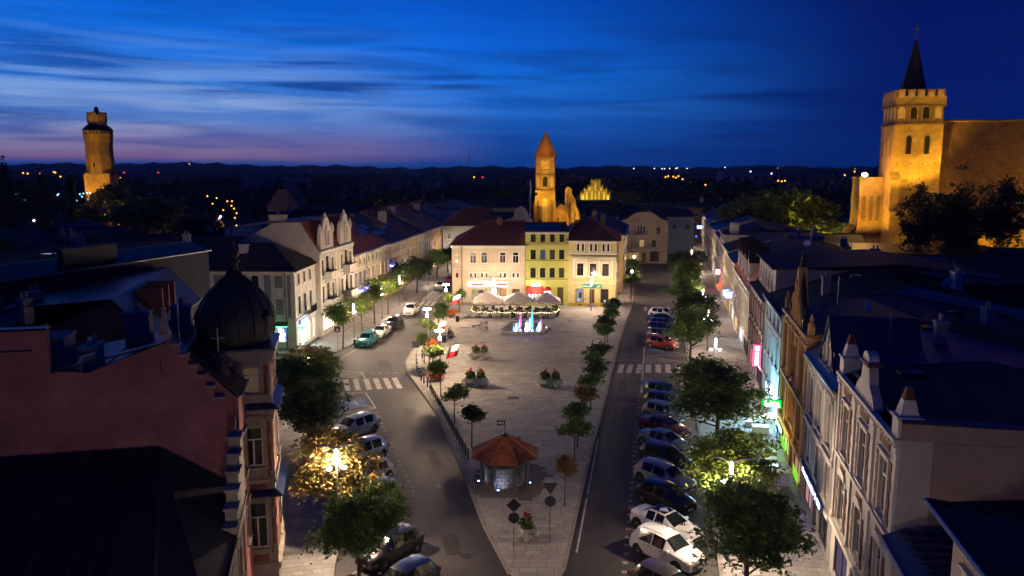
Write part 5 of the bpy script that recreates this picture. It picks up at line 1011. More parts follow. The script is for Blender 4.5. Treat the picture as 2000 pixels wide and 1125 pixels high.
def clutter(h, n, seed, prof):
    """vents, aerials and chimneys standing on a house's roof"""
    r = random.Random(seed)
    def zr(y):
        for (a, za), (b, zb) in zip(prof, prof[1:]):
            if a <= y <= b: return za + (zb-za)*(y-a)/(b-a)
        return prof[-1][1]
    for k in range(n):
        x = r.uniform(.8, h.W-.8); y = r.uniform(2.5, h.D-1.5); z = zr(y); q = k % 5
        if q == 0: MB().tube([(x, y, z-.1), (x, y, z+.7)], .07, 8).lathe([(.14, .7), (.16, .78), (.02, .9)], (x, y), 8, z).build('vent_pipe', M_METAL, h.t)
        elif q == 1:
            b = MB().tube([(x, y, z-.1), (x, y, z+2.2)], .022, 5)
            for j in range(5): b.tube([(x-.4+.05*j, y, z+1.5+.15*j), (x+.4-.05*j, y, z+1.5+.15*j)], .012, 4)
            b.build('aerial', M_METAL, h.t)
        elif q == 2: h.chimney(x, y, r.uniform(.6, 1.4), .6, z+r.uniform(.8, 1.6), [M_BRICKR, P_OFFW, P_GREY][k % 3], z-.6, 2)
        elif q == 3: MB().box(x-.45, x+.45, y-.6, y+.6, z-.15, z+.16).build('roof_hatch', M_LEAD, h.t); MB().box(x-.36, x+.36, y-.5, y+.5, z+.161, z+.19).build('hatch_pane', M_SKYPANE, h.t)
        else: MB().lathe([(.05, 0), (.45, .12), (.47, .16)], n=14).build('satellite_dish', M_WHITE, h.t, (x, y, z+.5)).rotation_euler = (R(65), 0, r.uniform(0, 6)); MB().tube([(x, y, z-.1), (x, y, z+.55)], .03, 5).build('dish_stand', M_METAL, h.t)
clutter(R1, 9, 1, [(0, 11.6), (9, 12.0), (20, 11.5)]); clutter(R3, 6, 2, [(0, 11.2), (8, 12.6), (16, 11)]); clutter(R4, 9, 3, [(0, 10.3), (9, 13.2), (24, 11)]); clutter(R6, 8, 4, [(0, 11.8), (10, 12.6), (22, 9)]); clutter(R7, 5, 5, [(0, 9.1), (7, 11.6), (18, 9.5)]); clutter(R8, 5, 6, [(0, 9.5), (6, 11.4), (18, 9.5)]); clutter(R2, 4, 7, [(0, 10.2), (1.6, 11.6), (7, 12.2), (14, 10.6)])
clutter(N1, 7, 8, [(0, 11.4), (2.2, 13.6), (8, 12.6), (20, 11.6)]); clutter(N3, 5, 9, [(0, 11.65), (4, 12.4), (9, 12.2)]); clutter(N2, 7, 10, [(0, 14.2), (2, 15.0), (13, 14.6)]); clutter(L1, 3, 12, [(0, 10.4), (4.8, 12.6), (9, 10.4)])
for h_, y0, z0, y1, z1 in ((N1, 8.0, 12.66, 20, 11.66), (R4, 9, 13.26, 24, 11.06), (R6, 10, 12.66, 22, 9.06), (R4, 0, 10.3, 9, 13.26), (N2, 2.0, 15.06, 13, 14.66)):
    n = int(h_.W/.62)
    for k in range(1, n): x = h_.W*k/n; MB().grid([[(x-.02, y0, z0), (x+.02, y0, z0), (x+.02, y0, z0+.06), (x-.02, y0, z0+.06)], [(x-.02, y1, z1), (x+.02, y1, z1), (x+.02, y1, z1+.06), (x-.02, y1, z1+.06)]]).build('roof_seam', M_LEAD, h_.roof)
for k in range(1, 26): yv = 3.0+k*.75; MB().grid([[(0, yv-.02, 6.31-.015*k), (0, yv+.02, 6.31-.015*k), (0, yv+.02, 6.36-.015*k), (0, yv-.02, 6.36-.015*k)], [(10.6, max(yv, 3.4)-.02, 9.36), (10.6, max(yv, 3.4)+.02, 9.36), (10.6, max(yv, 3.4)+.02, 9.42), (10.6, max(yv, 3.4)-.02, 9.42)]]).build('roof_seam', M_FELT, N0.t)
# ------------------------------------------------------------------ church on the right
M_CH = rows_mat('church_brick', (.42, .265, .095), period=.11, rough=.9, cross=3.2, depth=.4)
M_CHD = rows_mat('church_brick_dark', (.24, .15, .07), period=.11, rough=.9, cross=3.2, depth=.4)
M_CHR = rows_mat('church_roof_tile', (.30, .17, .06), period=.42, rough=.75, cross=1.0, depth=.85, mortar=(.25, .22, .2))
ch = thing('brick_church', 'floodlit brick church with square battlemented tower, thin black spire and huge tiled nave roof', 'church', (72.4, 152.0, 0), R(-9.4))
a = 8.6
MB().box(0, a, 0, a, 0, 30.4).build('tower', M_CH, ch)
tu = MB().box(.15, a-.15, .15, a-.15, 30.4, 33.9).build('tower_frieze', M_CHD, ch)
MB().box(-.18, a+.18, -.18, a+.18, 30.2, 30.55).box(-.22, a+.22, -.22, a+.22, 33.7, 34.1).build('string_course', M_CHD, ch)
MB().box(-.1, a+.1, -.1, a+.1, 34.1, 35.6).build('parapet', M_CH, ch)
for i in range(5):
    for (x, y, rz) in ((a*(i+.5)/5, -.1, 0), (-.1, a*(i+.5)/5, -math.pi/2), (a*(i+.5)/5, a-.3, 0), (a-.3, a*(i+.5)/5, math.pi/2)):
        q = MB().box(-.62, .62, 0, .5, 0, 1.1).box(-.68, .68, -.05, .55, 1.1, 1.22).build('merlon', M_CH, ch, (x, y if rz == 0 else y, 35.6), rz)
        if rz <= 0 and y < 1 or x < 0: MB().prism_y(arch_pts(.9, .95, 8, True), -.03, .0).build('niche', M_PALE, q, (0, 0, -.25))
for i in range(4):
    u = a*(i+.5)/4
    niche(ch, u, 30.9, 1.3, 2.6, .13, M_PALE if i in (0, 3) else M_VOID, True, rim=M_CH)
    MB().slab([[(u-.8, -.25, 30.55), (u+.8, -.25, 30.55), (u+.45, .13, 31.5), (u-.45, .13, 31.5)]], .05).build('louvre', M_CHD, ch)
    P = arch_pts(1.2, 2.6, 8, True); MB().prism_y(P, -.02, .05).build('niche', M_PALE, ch, (.13, u, 30.9), -math.pi/2)
for x in (2.7, 5.9): niche(ch, x, 24.9, 1.0, 3.3, 0, M_VOID, True, name='belfry_window', rim=M_CHD)
for y in (1.9, 4.3, 6.7): MB().prism_y(arch_pts(.8, 3.4, 8, True), -.03, .05).build('niche', M_CHD, ch, (0, y, 24.4), -math.pi/2)
for z in (10, 14.5, 19, 23):
    for x in (.9, 3.2, 5.4, 7.7): MB().box(x-.1, x+.1, -.015, .05, z, z+.2).build('putlog_hole', M_VOID, ch)
MB().box(1.4, 2.9, -.08, .02, 19.6, 20.2).build('drip_mould', M_CHD, ch)
for z0, z1, d in ((0, 14, 1.7), (14, 20, 1.1)): MB().box(-.3, 1.3, -d, .05, z0, z1).slab([[(-.4, -d-.1, z1), (1.4, -d-.1, z1), (1.4, 0, z1+1.6), (-.4, 0, z1+1.6)]], .2).build('buttress', M_CH, ch)
MB().box(.6, a-.6, .6, a-.6, 34.2, 35.5).build('spire_base', M_LEAD, ch)
sp_ = lambda r, z: [(a/2-.3+r*math.cos(math.pi/8+k*math.pi/4), a/2+r*math.sin(math.pi/8+k*math.pi/4), z) for k in range(8)]
M_SPIRE = pm('spire_slate', (.014, .014, .018), .6, .2)
MB().grid([sp_(2.9, 35.5), sp_(2.3, 37.5), sp_(1.15, 42.2), sp_(.28, 46), sp_(.1, 46.6)]).build('spire', M_SPIRE, ch)
MB().tube([(a/2-.3, a/2, 46.4), (a/2-.3, a/2, 49.2)], [.1, .05], 6).lathe([(.05, 0), (.4, .3), (.4, .45), (.05, .75)], (a/2-.3, a/2), 10, 48.2).build('finial', pm('gilt', (.8, .5, .15), .3, 0, metal=1), ch)
MB().box(a, a+48, 2.2, 20, 0, 12).build('nave_wall', M_CH, ch)
MB().slab([[(a+.05, -1.0, 11.0), (a+48, -1.0, 11.0), (a+48, 10, 31.4), (a+.05, 10, 31.4)], [(a+.05, 10, 31.4), (a+48, 10, 31.4), (a+48, 21, 11.0), (a+.05, 21, 11.0)]], .25).build('nave_roof', M_CHR, ch)
MB().tube([(a+.1, 10, 31.5), (a+48, 10, 31.5)], .25, 6).build('ridge', M_CHR, ch)
MB().box(-4.6, -.05, 4.0, 10, 0, 20.2).box(-4.8, -.02, 3.8, 10.2, 20.2, 20.5).build('side_chapel', M_CH, ch)
for u in (-3.6, -2.2, -.9): niche(ch, u, 4, .7, 4.4, 4.0, M_PALE, True); niche(ch, u, 12, .7, 4.8, 4.0, M_CHD, True)
MB().box(-4.9, .0, 3.75, 4.01, 9.6, 10.0).build('string_course', M_CHD, ch)
MB().slab([[(-8.5, 4.6, 6), (-4.62, 4.6, 11), (-4.62, 10, 11), (-8.5, 10, 6)]], .2).box(-8.2, -4.62, 4.8, 9.8, 0, 6.2).build('lean_to', M_CHD, ch)

# ------------------------------------------------------------------ castle tower on the left
ct = thing('castle_tower', 'tall floodlit octagonal castle tower with battlemented lantern on the left horizon', 'tower', (-144.4, 280, 0), R(8)); ct.scale = (.92, .92, 1)
M_CT = rows_mat('castle_brick', (.38, .23, .08), period=.12, rough=.9, cross=3.2, depth=.45)
oc2 = lambda r, z: [(r*math.cos(math.pi/8+k*math.pi/4), r*math.sin(math.pi/8+k*math.pi/4), z) for k in range(8)]
MB().box(-4.55, 4.55, -4.55, 4.55, 0, 20.6).build('square_base', M_CT, ct); MB().box(-4.7, 4.7, -4.7, 4.7, 20.4, 20.75).build('string_course', M_CHD, ct)
MB().grid([oc2(4.95, 20.7), oc2(4.75, 31.0), oc2(4.85, 31.4), oc2(5.15, 34.0), oc2(5.15, 35.4)]).build('octagon_shaft', M_CT, ct)
MB().grid([oc2(4.9, 30.9), oc2(4.95, 31.15)]).build('string_course', M_CHD, ct)
MB().grid([oc2(5.45, 35.3), oc2(4.9, 36.1), oc2(3.6, 37.2)]).build('skirt_roof', M_TILED, ct)
MB().grid([oc2(3.2, 36.8), oc2(3.5, 39.4), oc2(3.5, 40.6)]).build('lantern', M_CT, ct)
for k in range(8): an = k*math.pi/4; MB().box(-.8, .8, -.25, .25, 0, 1.1).build('merlon', M_CT, ct, (3.1*math.cos(an), 3.1*math.sin(an), 40.5), an + math.pi/2)
MB().lathe([(1.6, 40.5), (1.5, 40.9), (.7, 41.2), (.6, 41.7), (1.1, 41.9), (1.1, 42.1), (.7, 42.4), (.85, 42.8), (.5, 43.4), (.05, 43.6), (.04, 44.6)], n=12).build('cap', M_SPIRE, ct)
for k in range(8):
    an = k*math.pi/4
    for j in (-1, 0, 1): MB().box(-.25, .25, -.05, .1, 0, .7).build('putlog_hole', M_VOID, ct, (4.82*math.cos(an) - j*1.2*math.sin(an), 4.82*math.sin(an) + j*1.2*math.cos(an), 34.2), an + math.pi/2)
niche(ct, -.6, 22.8, .9, 1.8, -4.64, M_VOID, False, name='window', rim=M_PALE)
for x, z in ((1.5, 29), (1.9, 27.2), (-2.6, 17), (2.6, 12.5)): MB().box(x-.15, x+.15, -4.62 if z > 20.7 else -4.58, -4.4, z, z+.5).build('putlog_hole', M_VOID, ct)

# ------------------------------------------------------------------ roofs of the old town behind the two streets
HB = random.Random(11)
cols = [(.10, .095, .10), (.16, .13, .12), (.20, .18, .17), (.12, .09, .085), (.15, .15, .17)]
def back_house(lab, x, y, w, d, z, rz, rise, rm, c, grp, lit=0, wn=3):
    h = House('back_house', lab, 'house', (x - w/2*math.cos(rz), y - w/2*math.sin(rz)), (x + w/2*math.cos(rz), y + w/2*math.sin(rz)), d, z, plaster('bk%d' % cols.index(c), c), grp)
    n = max(2, int(w/3.2)); h.row(z-2.6, 1.3, .9, n, M_WHITE, None, 'plain', {HB.randrange(n): M_LIT} if lit else {})
    h.row(z-5.6, 1.3, .9, n, M_WHITE, None, 'plain')
    if rise > .6: h.roof_gable(rise, rm, .3)
    else: h.roof_flat(rm, slope=rise)
    h.chimney(w*.3, d*.45, .9, .7, z+max(rise, .5)+1.0, [M_BRICKR, P_GREY][HB.randrange(2)], z); return h
gR = 'dark roofed houses behind the right street'
specs = [(50, 62, 22, 16, 9.2, .2), (48, 88, 24, 18, 9.6, .19), (56, 116, 26, 16, 9.6, .2), (74, 100, 18, 14, 9.2, .1), (70, 126, 20, 10, 9.0, .1), (55, 141, 16, 10, 8.6, .2), (76, 176, 24, 16, 10.2, .15), (72, 204, 26, 14, 10.0, .2), (95, 124, 14, 10, 8.0, .1), (98, 214, 30, 16, 11.0, .1), (104, 92, 22, 14, 9.0, 0), (44, 40, 20, 14, 8.2, .2), (70, 70, 22, 16, 9.0, .1), (62, 236, 24, 12, 10.6, .1), (88, 250, 30, 14, 10.4, 0)]
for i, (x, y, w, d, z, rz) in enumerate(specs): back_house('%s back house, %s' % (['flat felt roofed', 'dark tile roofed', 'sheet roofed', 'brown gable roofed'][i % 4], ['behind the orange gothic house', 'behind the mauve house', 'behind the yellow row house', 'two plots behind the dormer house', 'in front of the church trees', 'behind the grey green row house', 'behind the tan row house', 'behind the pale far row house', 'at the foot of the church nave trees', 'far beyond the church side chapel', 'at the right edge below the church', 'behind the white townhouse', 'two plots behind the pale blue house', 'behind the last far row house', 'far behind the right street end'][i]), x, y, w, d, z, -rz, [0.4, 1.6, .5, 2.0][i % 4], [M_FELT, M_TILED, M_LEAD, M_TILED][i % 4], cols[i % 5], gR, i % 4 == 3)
gL = 'dark roofed houses behind the left street'
specs = [(-52, 78, 16, 10, 8.6, .2), (-66, 92, 18, 14, 7.6, .1), (-58, 112, 20, 12, 8.2, .1), (-78, 122, 20, 12, 7.2, 0), (-62, 138, 20, 12, 7.6, .2), (-90, 100, 16, 12, 7.2, -.2), (-88, 152, 22, 12, 7.4, .1), (-60, 166, 22, 12, 8.0, .2), (-52, 196, 20, 12, 8.6, .1), (-104, 136, 16, 12, 6.5, 0), (-48, 232, 24, 12, 8.6, 0), (-30, 250, 22, 12, 9.0, .1), (-72, 74, 18, 10, 8.6, .2), (-94, 78, 16, 12, 8.0, 0), (22, 240, 24, 12, 9.5, 0), (48, 268, 22, 12, 10.0, 0), (-20, 290, 26, 12, 9.0, .1), (10, 270, 20, 12, 9.4, 0)]
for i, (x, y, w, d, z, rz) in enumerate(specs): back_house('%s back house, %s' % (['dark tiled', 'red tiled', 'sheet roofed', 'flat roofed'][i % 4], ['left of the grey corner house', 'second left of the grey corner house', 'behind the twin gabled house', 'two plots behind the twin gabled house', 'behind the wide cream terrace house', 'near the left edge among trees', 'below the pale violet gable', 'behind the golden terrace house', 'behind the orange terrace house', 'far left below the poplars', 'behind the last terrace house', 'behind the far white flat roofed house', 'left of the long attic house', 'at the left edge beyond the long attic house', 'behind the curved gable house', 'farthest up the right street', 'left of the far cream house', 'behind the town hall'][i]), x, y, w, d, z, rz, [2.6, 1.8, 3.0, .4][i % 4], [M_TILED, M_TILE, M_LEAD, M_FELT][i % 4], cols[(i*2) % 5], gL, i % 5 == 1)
gh = House('steep_gable_house', 'steep roofed pale gable house among dark trees, left of centre', 'house', (-70.5, 228), (-61.5, 228), 12, 11.6, plaster('steep', (.30, .26, .26))); gh.row(7, 1.4, .9, 3).row(9.6, 1.1, .8, [4.5]); gh.roof_hip(.1, M_TILED); MB().prism_y([(0, 11.6), (9, 11.6), (5.6, 16.4), (3.4, 16.4)], -.05, .3).build('gable', gh.wm, gh.t); MB().slab([[(-.4, -.3, 11.3), (4.5, -.3, 18.2), (4.5, 12, 18.2), (-.4, 12, 11.3)], [(4.5, -.3, 18.2), (9.4, -.3, 11.3), (9.4, 12, 11.3), (4.5, 12, 18.2)]], .15).build('steep_roof', M_TILE2, gh.t)
pg = House('pale_gable_house', 'low wide house with pale violet gable beneath the big tree on the left', 'house', (-105, 178), (-88, 178), 14, 8.2, plaster('violetwall', (.34, .28, .32))); pg.row(4, 1.2, .9, 3); MB().prism_y([(0, 8.2), (17, 8.2), (8.5, 11.2)], -.05, .3).build('gable', pg.wm, pg.t); pg.roof_profile([(0, 8.2), (.3, 8.25), (14, 8.3)], M_FELT)
wh = House('lamp_lit_house', 'small ochre house lit by a row of street lamps, left of centre', 'house', (-88, 205), (-78, 205), 9, 7.0, plaster('ochl', (.42, .30, .16))); wh.row(4, 1.2, .9, 3, M_WHITE, None, '', {2: M_LIT}).roof_gable(3.0, M_TILED)
for i, (x, y, w, z) in enumerate(((-205, 640, 26, 22), (-176, 640, 22, 16), (-230, 700, 30, 17))):
    f = House('apartment_block', ['tall pale apartment block far on the left', 'lower pale apartment block beside the tall one', 'long brown apartment block far on the left'][i], 'building', (x-w/2, y), (x+w/2, y), 12, z, plaster('apt%d' % i, [(.30, .30, .33), (.32, .31, .33), (.2, .13, .12)][i]), 'far apartment blocks')
    for r2 in range(int(z/3)-1): f.row(2+r2*3, 1.4, 1.6, int(w/4), M_WHITE, None, 'plain')
    f.roof_flat(M_FELT)
far = House('factory_hall', 'long pale factory hall on the right horizon', 'building', (260, 980), (330, 980), 30, 20, plaster('hall', (.3, .3, .33))); far.row(8, 6, 6, 6, M_WHITE, None, 'plain').roof_flat(M_FELT)

# ------------------------------------------------------------------ wooded hills on the horizon
def hills(name, y0, prof, m, depth=900, seed=1):
    r = random.Random(seed); b = MB(); rows = [[], [], []]; n = 1100
    for i in range(n+1):
        x = -4500 + 9000*i/n; zz = prof(x) + r.uniform(0, 4.5) + 3*math.sin(x*.013+seed) + 2.2*math.sin(x*.061+seed*2)
        rows[0].append((x, y0-60, -6)); rows[1].append((x, y0, max(1, zz*.82))); rows[2].append((x, y0+depth*.12, max(1.2, zz)))
    b.grid(rows, close=False); o = b.build(name, m); return tag(o, kind='structure')
M_WOOD = pm('wooded_slope', (.022, .030, .026), .95, .5, .01)
bump_ = lambda x, c, w, h: h*math.exp(-((x-c)/w)**2)
hills('hills', 2600, lambda x: 22 + bump_(x, -1250, 620, 19) + bump_(x, 500, 900, 8) + bump_(x, 1700, 500, 10), M_WOOD, seed=3)
hills('hills', 1500, lambda x: 14 + bump_(x, -700, 300, 5) + bump_(x, 250, 400, 6) + bump_(x, 800, 300, 7), M_WOOD, seed=8)
# ------------------------------------------------------------------ trees
M_BARK = pm('bark', (0.102, 0.078, 0.060), .95, .3, 3, bump=.4)
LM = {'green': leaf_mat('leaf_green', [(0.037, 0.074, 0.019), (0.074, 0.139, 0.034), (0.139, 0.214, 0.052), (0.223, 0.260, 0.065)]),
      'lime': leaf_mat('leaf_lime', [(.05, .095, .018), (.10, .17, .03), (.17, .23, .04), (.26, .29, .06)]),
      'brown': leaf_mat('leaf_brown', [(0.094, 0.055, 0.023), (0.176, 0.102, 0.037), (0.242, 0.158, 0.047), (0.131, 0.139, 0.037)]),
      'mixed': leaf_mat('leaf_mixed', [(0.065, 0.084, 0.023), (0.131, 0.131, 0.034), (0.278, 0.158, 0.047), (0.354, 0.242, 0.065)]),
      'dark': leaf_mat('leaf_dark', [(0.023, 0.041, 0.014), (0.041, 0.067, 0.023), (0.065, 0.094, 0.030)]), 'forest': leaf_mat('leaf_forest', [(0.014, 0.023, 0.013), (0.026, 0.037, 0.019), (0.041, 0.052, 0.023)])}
def crown_mesh(name, seed, rx, rz, clumps, per, leaf, spread=.5, shape=None, flat=.5, lobes=0):
    """leaf-sized faces in uneven clumps through the crown's volume"""
    r = np.random.default_rng(seed); d = r.normal(size=(clumps, 3)); d /= np.linalg.norm(d, axis=1)[:, None]
    rad = r.random(clumps)**.42; lob = 1 + .22*np.sin(d[:, 0]*3.1+seed) * np.cos(d[:, 1]*2.7-seed) + .16*r.normal(size=clumps)
    c = d * (rad*np.clip(lob, .6, 1.35))[:, None]
    if lobes:                                   # big limbs carry separate masses of leaves, with gaps between them
        lc = r.normal(size=(lobes, 3)); lc /= np.linalg.norm(lc, axis=1)[:, None]; lc *= (.42 + .30*r.random(lobes))[:, None]; lc[:, 2] = lc[:, 2]*.85 + .05; lr = .30 + .26*r.random(lobes)
        k = r.integers(0, lobes, clumps); inn = r.random(clumps) < .22
        c = np.where(inn[:, None], d*rad[:, None]*.6, lc[k] + d*(rad*lr[k])[:, None]*np.array([1.15, 1.15, .85]))
        spr = r.random(clumps) < .12; c = np.where(spr[:, None], c*(1.0 + .28*r.random(clumps))[:, None], c)
    if shape is not None: c[:, :2] *= shape(c[:, 2])[:, None]
    c *= np.array([rx, rx, rz]); cs = spread*(.55 + .7*r.random(clumps))
    q = np.repeat(c, per, 0) + r.normal(size=(clumps*per, 3))*np.repeat(cs, per)[:, None]*np.array([.62, .62, .42])
    n = len(q); a = r.normal(size=(n, 3)); a[:, 2] *= flat; a /= np.linalg.norm(a, axis=1)[:, None]
    b = np.cross(a, r.normal(size=(n, 3))); b /= np.linalg.norm(b, axis=1)[:, None]
    s = leaf*(.45 + 1.1*r.random(n)**1.5)[:, None]
    V = np.stack([q - a*s, q + b*s*.55, q + a*s, q - b*s*.55], 1).reshape(-1, 3)
    me = bpy.data.meshes.new(name); me.vertices.add(4*n); me.vertices.foreach_set('co', V.astype(np.float32).ravel())
    me.loops.add(4*n); me.loops.foreach_set('vertex_index', np.arange(4*n, dtype=np.int32)); me.polygons.add(n)
    me.polygons.foreach_set('loop_start', np.arange(0, 4*n, 4, dtype=np.int32)); me.polygons.foreach_set('loop_total', np.full(n, 4, dtype=np.int32))
    me.materials.append(LM['green']); me.update(); me.validate(); return me
def trunk_mesh(name, seed, h, r0, rx, rz, zc, limbs=9):
    r = random.Random(seed); b = MB(); lean = (r.uniform(-.1, .1), r.uniform(-.1, .1)); top = zc + rz*.5
    b.tube([(0, 0, -.1), (0, 0, .15), (lean[0]*.5, lean[1]*.5, h*.5), (lean[0], lean[1], h), (lean[0]*2, lean[1]*2, top)], [r0*1.35, r0, r0*.85, r0*.7, r0*.15], 8)
    for k in range(limbs):
        an = 2*math.pi*k/limbs + r.random()*.6; z0 = h*.85 + (top-h)*.75*k/limbs*r.uniform(.6, 1.1); L = rx*r.uniform(.55, .85); z1 = z0 + rz*r.uniform(.15, .55)
        b.tube([(lean[0], lean[1], z0), (L*.5*math.cos(an), L*.5*math.sin(an), z0+(z1-z0)*.6), (L*math.cos(an+.2), L*math.sin(an+.2), z1)], [r0*.42, r0*.24, r0*.06], 5)
    return b.mesh(name, [M_BARK])
BIG = [(crown_mesh('crown', 10+i, 3.0, 2.55, 320, 42, .125, .52, lobes=10), trunk_mesh('trunk', i, 2.6, .17, 3.0, 2.6, 5.0)) for i in range(4)]
MED = [(crown_mesh('crown', 30+i, 1.9, 1.9, 150, 34, .12, .5, lobes=8), trunk_mesh('trunk', 20+i, 2.2, .10, 1.9, 1.9, 4.0, 7)) for i in range(2)]
SMALL = [(crown_mesh('crown', 50+i, 1.02, .78, 95, 34, .085, .26, lobes=7), trunk_mesh('trunk', 40+i, 1.75, .055, 1.0, .8, 2.5, 6)) for i in range(4)]
FAR = [(crown_mesh('crown', 70+i, 6.0, 5.2, 210, 26, .42, 1.3, lobes=9), trunk_mesh('trunk', 60+i, 4.5, .4, 6, 5.2, 10.5)) for i in range(3)]
POP = [(crown_mesh('crown', 80, 2.2, 9.5, 200, 22, .40, .8, lambda z: np.clip(1.05-.6*np.abs(z+.15), .15, 1)), trunk_mesh('trunk', 81, 3.5, .35, 1.4, 9, 12.0))]
SPINDLY = [(crown_mesh('crown', 90+i, 3.6, 6.2, 280, 24, .26, .8, lobes=12), trunk_mesh('trunk', 91+i, 5.0, .26, 3.6, 6.2, 13.0, 14)) for i in range(2)]
ZC = {id(BIG): 5.0, id(MED): 4.0, id(SMALL): 2.55, id(FAR): 10.5, id(POP): 12.0, id(SPINDLY): 13.0}
def tree(name, lab, kind, var, x, y, col, sc=1.0, rz=0., grp=None, sz=None, z=.13):
    cm, tm = kind[var % len(kind)]; t = thing(name, lab, 'tree', (x, y, z), rz, grp); s = (sc, sc, sz or sc)
    ob('trunk', tm, t, scale=s); ob('crown', cm, t, (0, 0, ZC[id(kind)]*s[2]), scale=s, mat=LM[col]); return t
# pavement trees, left
tree('street_tree', 'brown leaved pavement tree nearest the grey corner house', BIG, 0, -18.9, 72.6, 'brown', .8, 1, 'pavement trees on the left', .78)
tree('street_tree', 'large dark green pavement tree beside the domed corner house', BIG, 1, -16.8, 62.8, 'green', 1.18, 2, 'pavement trees on the left', 1.02)
tree('street_tree', 'wide dark tree under the lit double lamp, left pavement', BIG, 2, -14.2, 54.6, 'green', .98, .4, 'pavement trees on the left', .98)
tree('street_tree', 'yellow and rust coloured tree lit by the twin armed lamp on the left', BIG, 3, -10.6, 45.4, 'mixed', .96, 3, 'pavement trees on the left', .92)
tree('street_tree', 'dark tree over the parked cars at the lower left', BIG, 0, -7.5, 36.2, 'green', .70, 4, 'pavement trees on the left', .95)
# pavement trees, right
for i, (x, y, c, s, sz, lab, v) in enumerate(((11.6, 36.2, 'green', .98, .95, 'dark green tree in front of the white cars at the lower right', 1), (13.4, 45.2, 'lime', .95, .9, 'yellow green tree glowing around the right twin armed lamp', 2), (15.7, 58.2, 'green', 1.3, 1.08, 'widest tree on the right, lit blue green by the shop sign', 3),
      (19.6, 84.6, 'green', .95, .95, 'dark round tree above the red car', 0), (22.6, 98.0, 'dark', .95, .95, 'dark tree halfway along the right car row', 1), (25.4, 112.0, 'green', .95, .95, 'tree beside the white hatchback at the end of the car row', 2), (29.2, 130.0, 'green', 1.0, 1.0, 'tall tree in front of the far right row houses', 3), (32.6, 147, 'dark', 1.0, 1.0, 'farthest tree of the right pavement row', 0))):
    tree('street_tree', lab, BIG, v, x, y, c, s, i*1.3, 'pavement trees on the right', sz)
# upper left street
for i, (x, y, k, c, s, lab) in enumerate(((-20.9, 95.4, MED, 'green', 1.05, 'green street tree behind the teal car'), (-20.2, 104.4, MED, 'lime', 1.0, 'yellow lit street tree, second from the grey corner house'), (-19.6, 110.6, MED, 'green', 1.1, 'dark street tree by the black car'), (-18.9, 118.4, MED, 'lime', 1.15, 'street tree with yellow lit crown by the white hatchback'), (-17.9, 131.0, BIG, 'dark', .95, 'large dark street tree at the left zebra crossing'), (-17.0, 139.5, BIG, 'dark', .92, 'second large dark street tree beyond the zebra crossing'), (-15.2, 158, BIG, 'green', .82, 'far street tree near the cream corner house'), (-13.8, 168, BIG, 'dark', .8, 'last street tree at the end of the left street'))):
    tree('street_tree', lab, k, i, x, y, c, s, i*.9, 'street trees on the upper left pavement')
# small clipped trees round the square
left_small = [(-8.2, 120.6, 'green'), (-9.6, 117.2, 'lime'), (-9.7, 108.6, 'green'), (-9.8, 103.0, 'green'), (-10.2, 96.2, 'lime'), (-10.0, 88.0, 'green'), (-8.3, 81.6, 'lime'), (-6.9, 74.2, 'green'), (-5.0, 66.2, 'green'), (-3.2, 60.2, 'dark')]
for i, (x, y, c) in enumerate(left_small): tree('clipped_tree', '%s small round tree from the cream house along the left edge of the square' % ORD[i], SMALL, i, x, y, c, 1.12 if i > 6 else 1.02, i*.8, 'clipped trees on the left of the square', 1.1)
right_small = [(14.6, 112.6, 'dark'), (13.9, 108.6, 'green'), (13.0, 103.8, 'green'), (12.2, 98.6, 'dark'), (11.3, 93.6, 'green'), (9.4, 82.2, 'dark'), (8.6, 78.0, 'green'), (8.0, 74.4, 'dark'), (7.2, 70.0, 'green'), (6.2, 66.0, 'brown'), (5.2, 60.2, 'green'), (4.7, 57.0, 'green'), (3.45, 49.1, 'brown')]
for i, (x, y, c) in enumerate(right_small): tree('clipped_tree', '%s small round tree from the far end along the right edge of the square' % ORD[i], SMALL, i+1, x, y, c, 1.2 if i < 11 else (1.25 if i == 11 else .86), i*1.1, 'clipped trees on the right of the square', 1.1)
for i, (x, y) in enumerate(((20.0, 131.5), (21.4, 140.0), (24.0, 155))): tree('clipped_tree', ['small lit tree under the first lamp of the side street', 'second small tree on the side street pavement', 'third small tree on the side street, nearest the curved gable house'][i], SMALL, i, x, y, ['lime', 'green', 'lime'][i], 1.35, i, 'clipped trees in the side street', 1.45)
# church trees
for i, (x, y, s, sz, lab) in enumerate(((62.4, 120, .9, 1.08, 'dark slender tree in front of the church tower'), (66.8, 119, .9, 1.10, 'dark tree between church tower and nave'), (74.4, 120, 1.0, 1.14, 'tall dark tree before the nave roof'), (81.0, 118, .9, .95, 'tree at the right edge with yellow light behind it'), (71.2, 125, .75, .85, 'low dark tree filling the gap before the nave'))): tree('church_tree', lab, SPINDLY, i, x, y, 'dark', s, i*1.7, 'trees in front of the church', sz, 0)
for i, (x, y, s) in enumerate(((66.5, 173, 1.05), (62.5, 171, 1.15), (58.6, 174, 1.2), (64.5, 166, .8), (54, 180, 1.1))): tree('churchyard_tree', '%s churchyard tree lit yellow from below, counting from the side chapel leftwards' % ORD[i], FAR, i, x, y, 'lime', s, i, 'lit churchyard trees left of the church', s*1.05, 0)
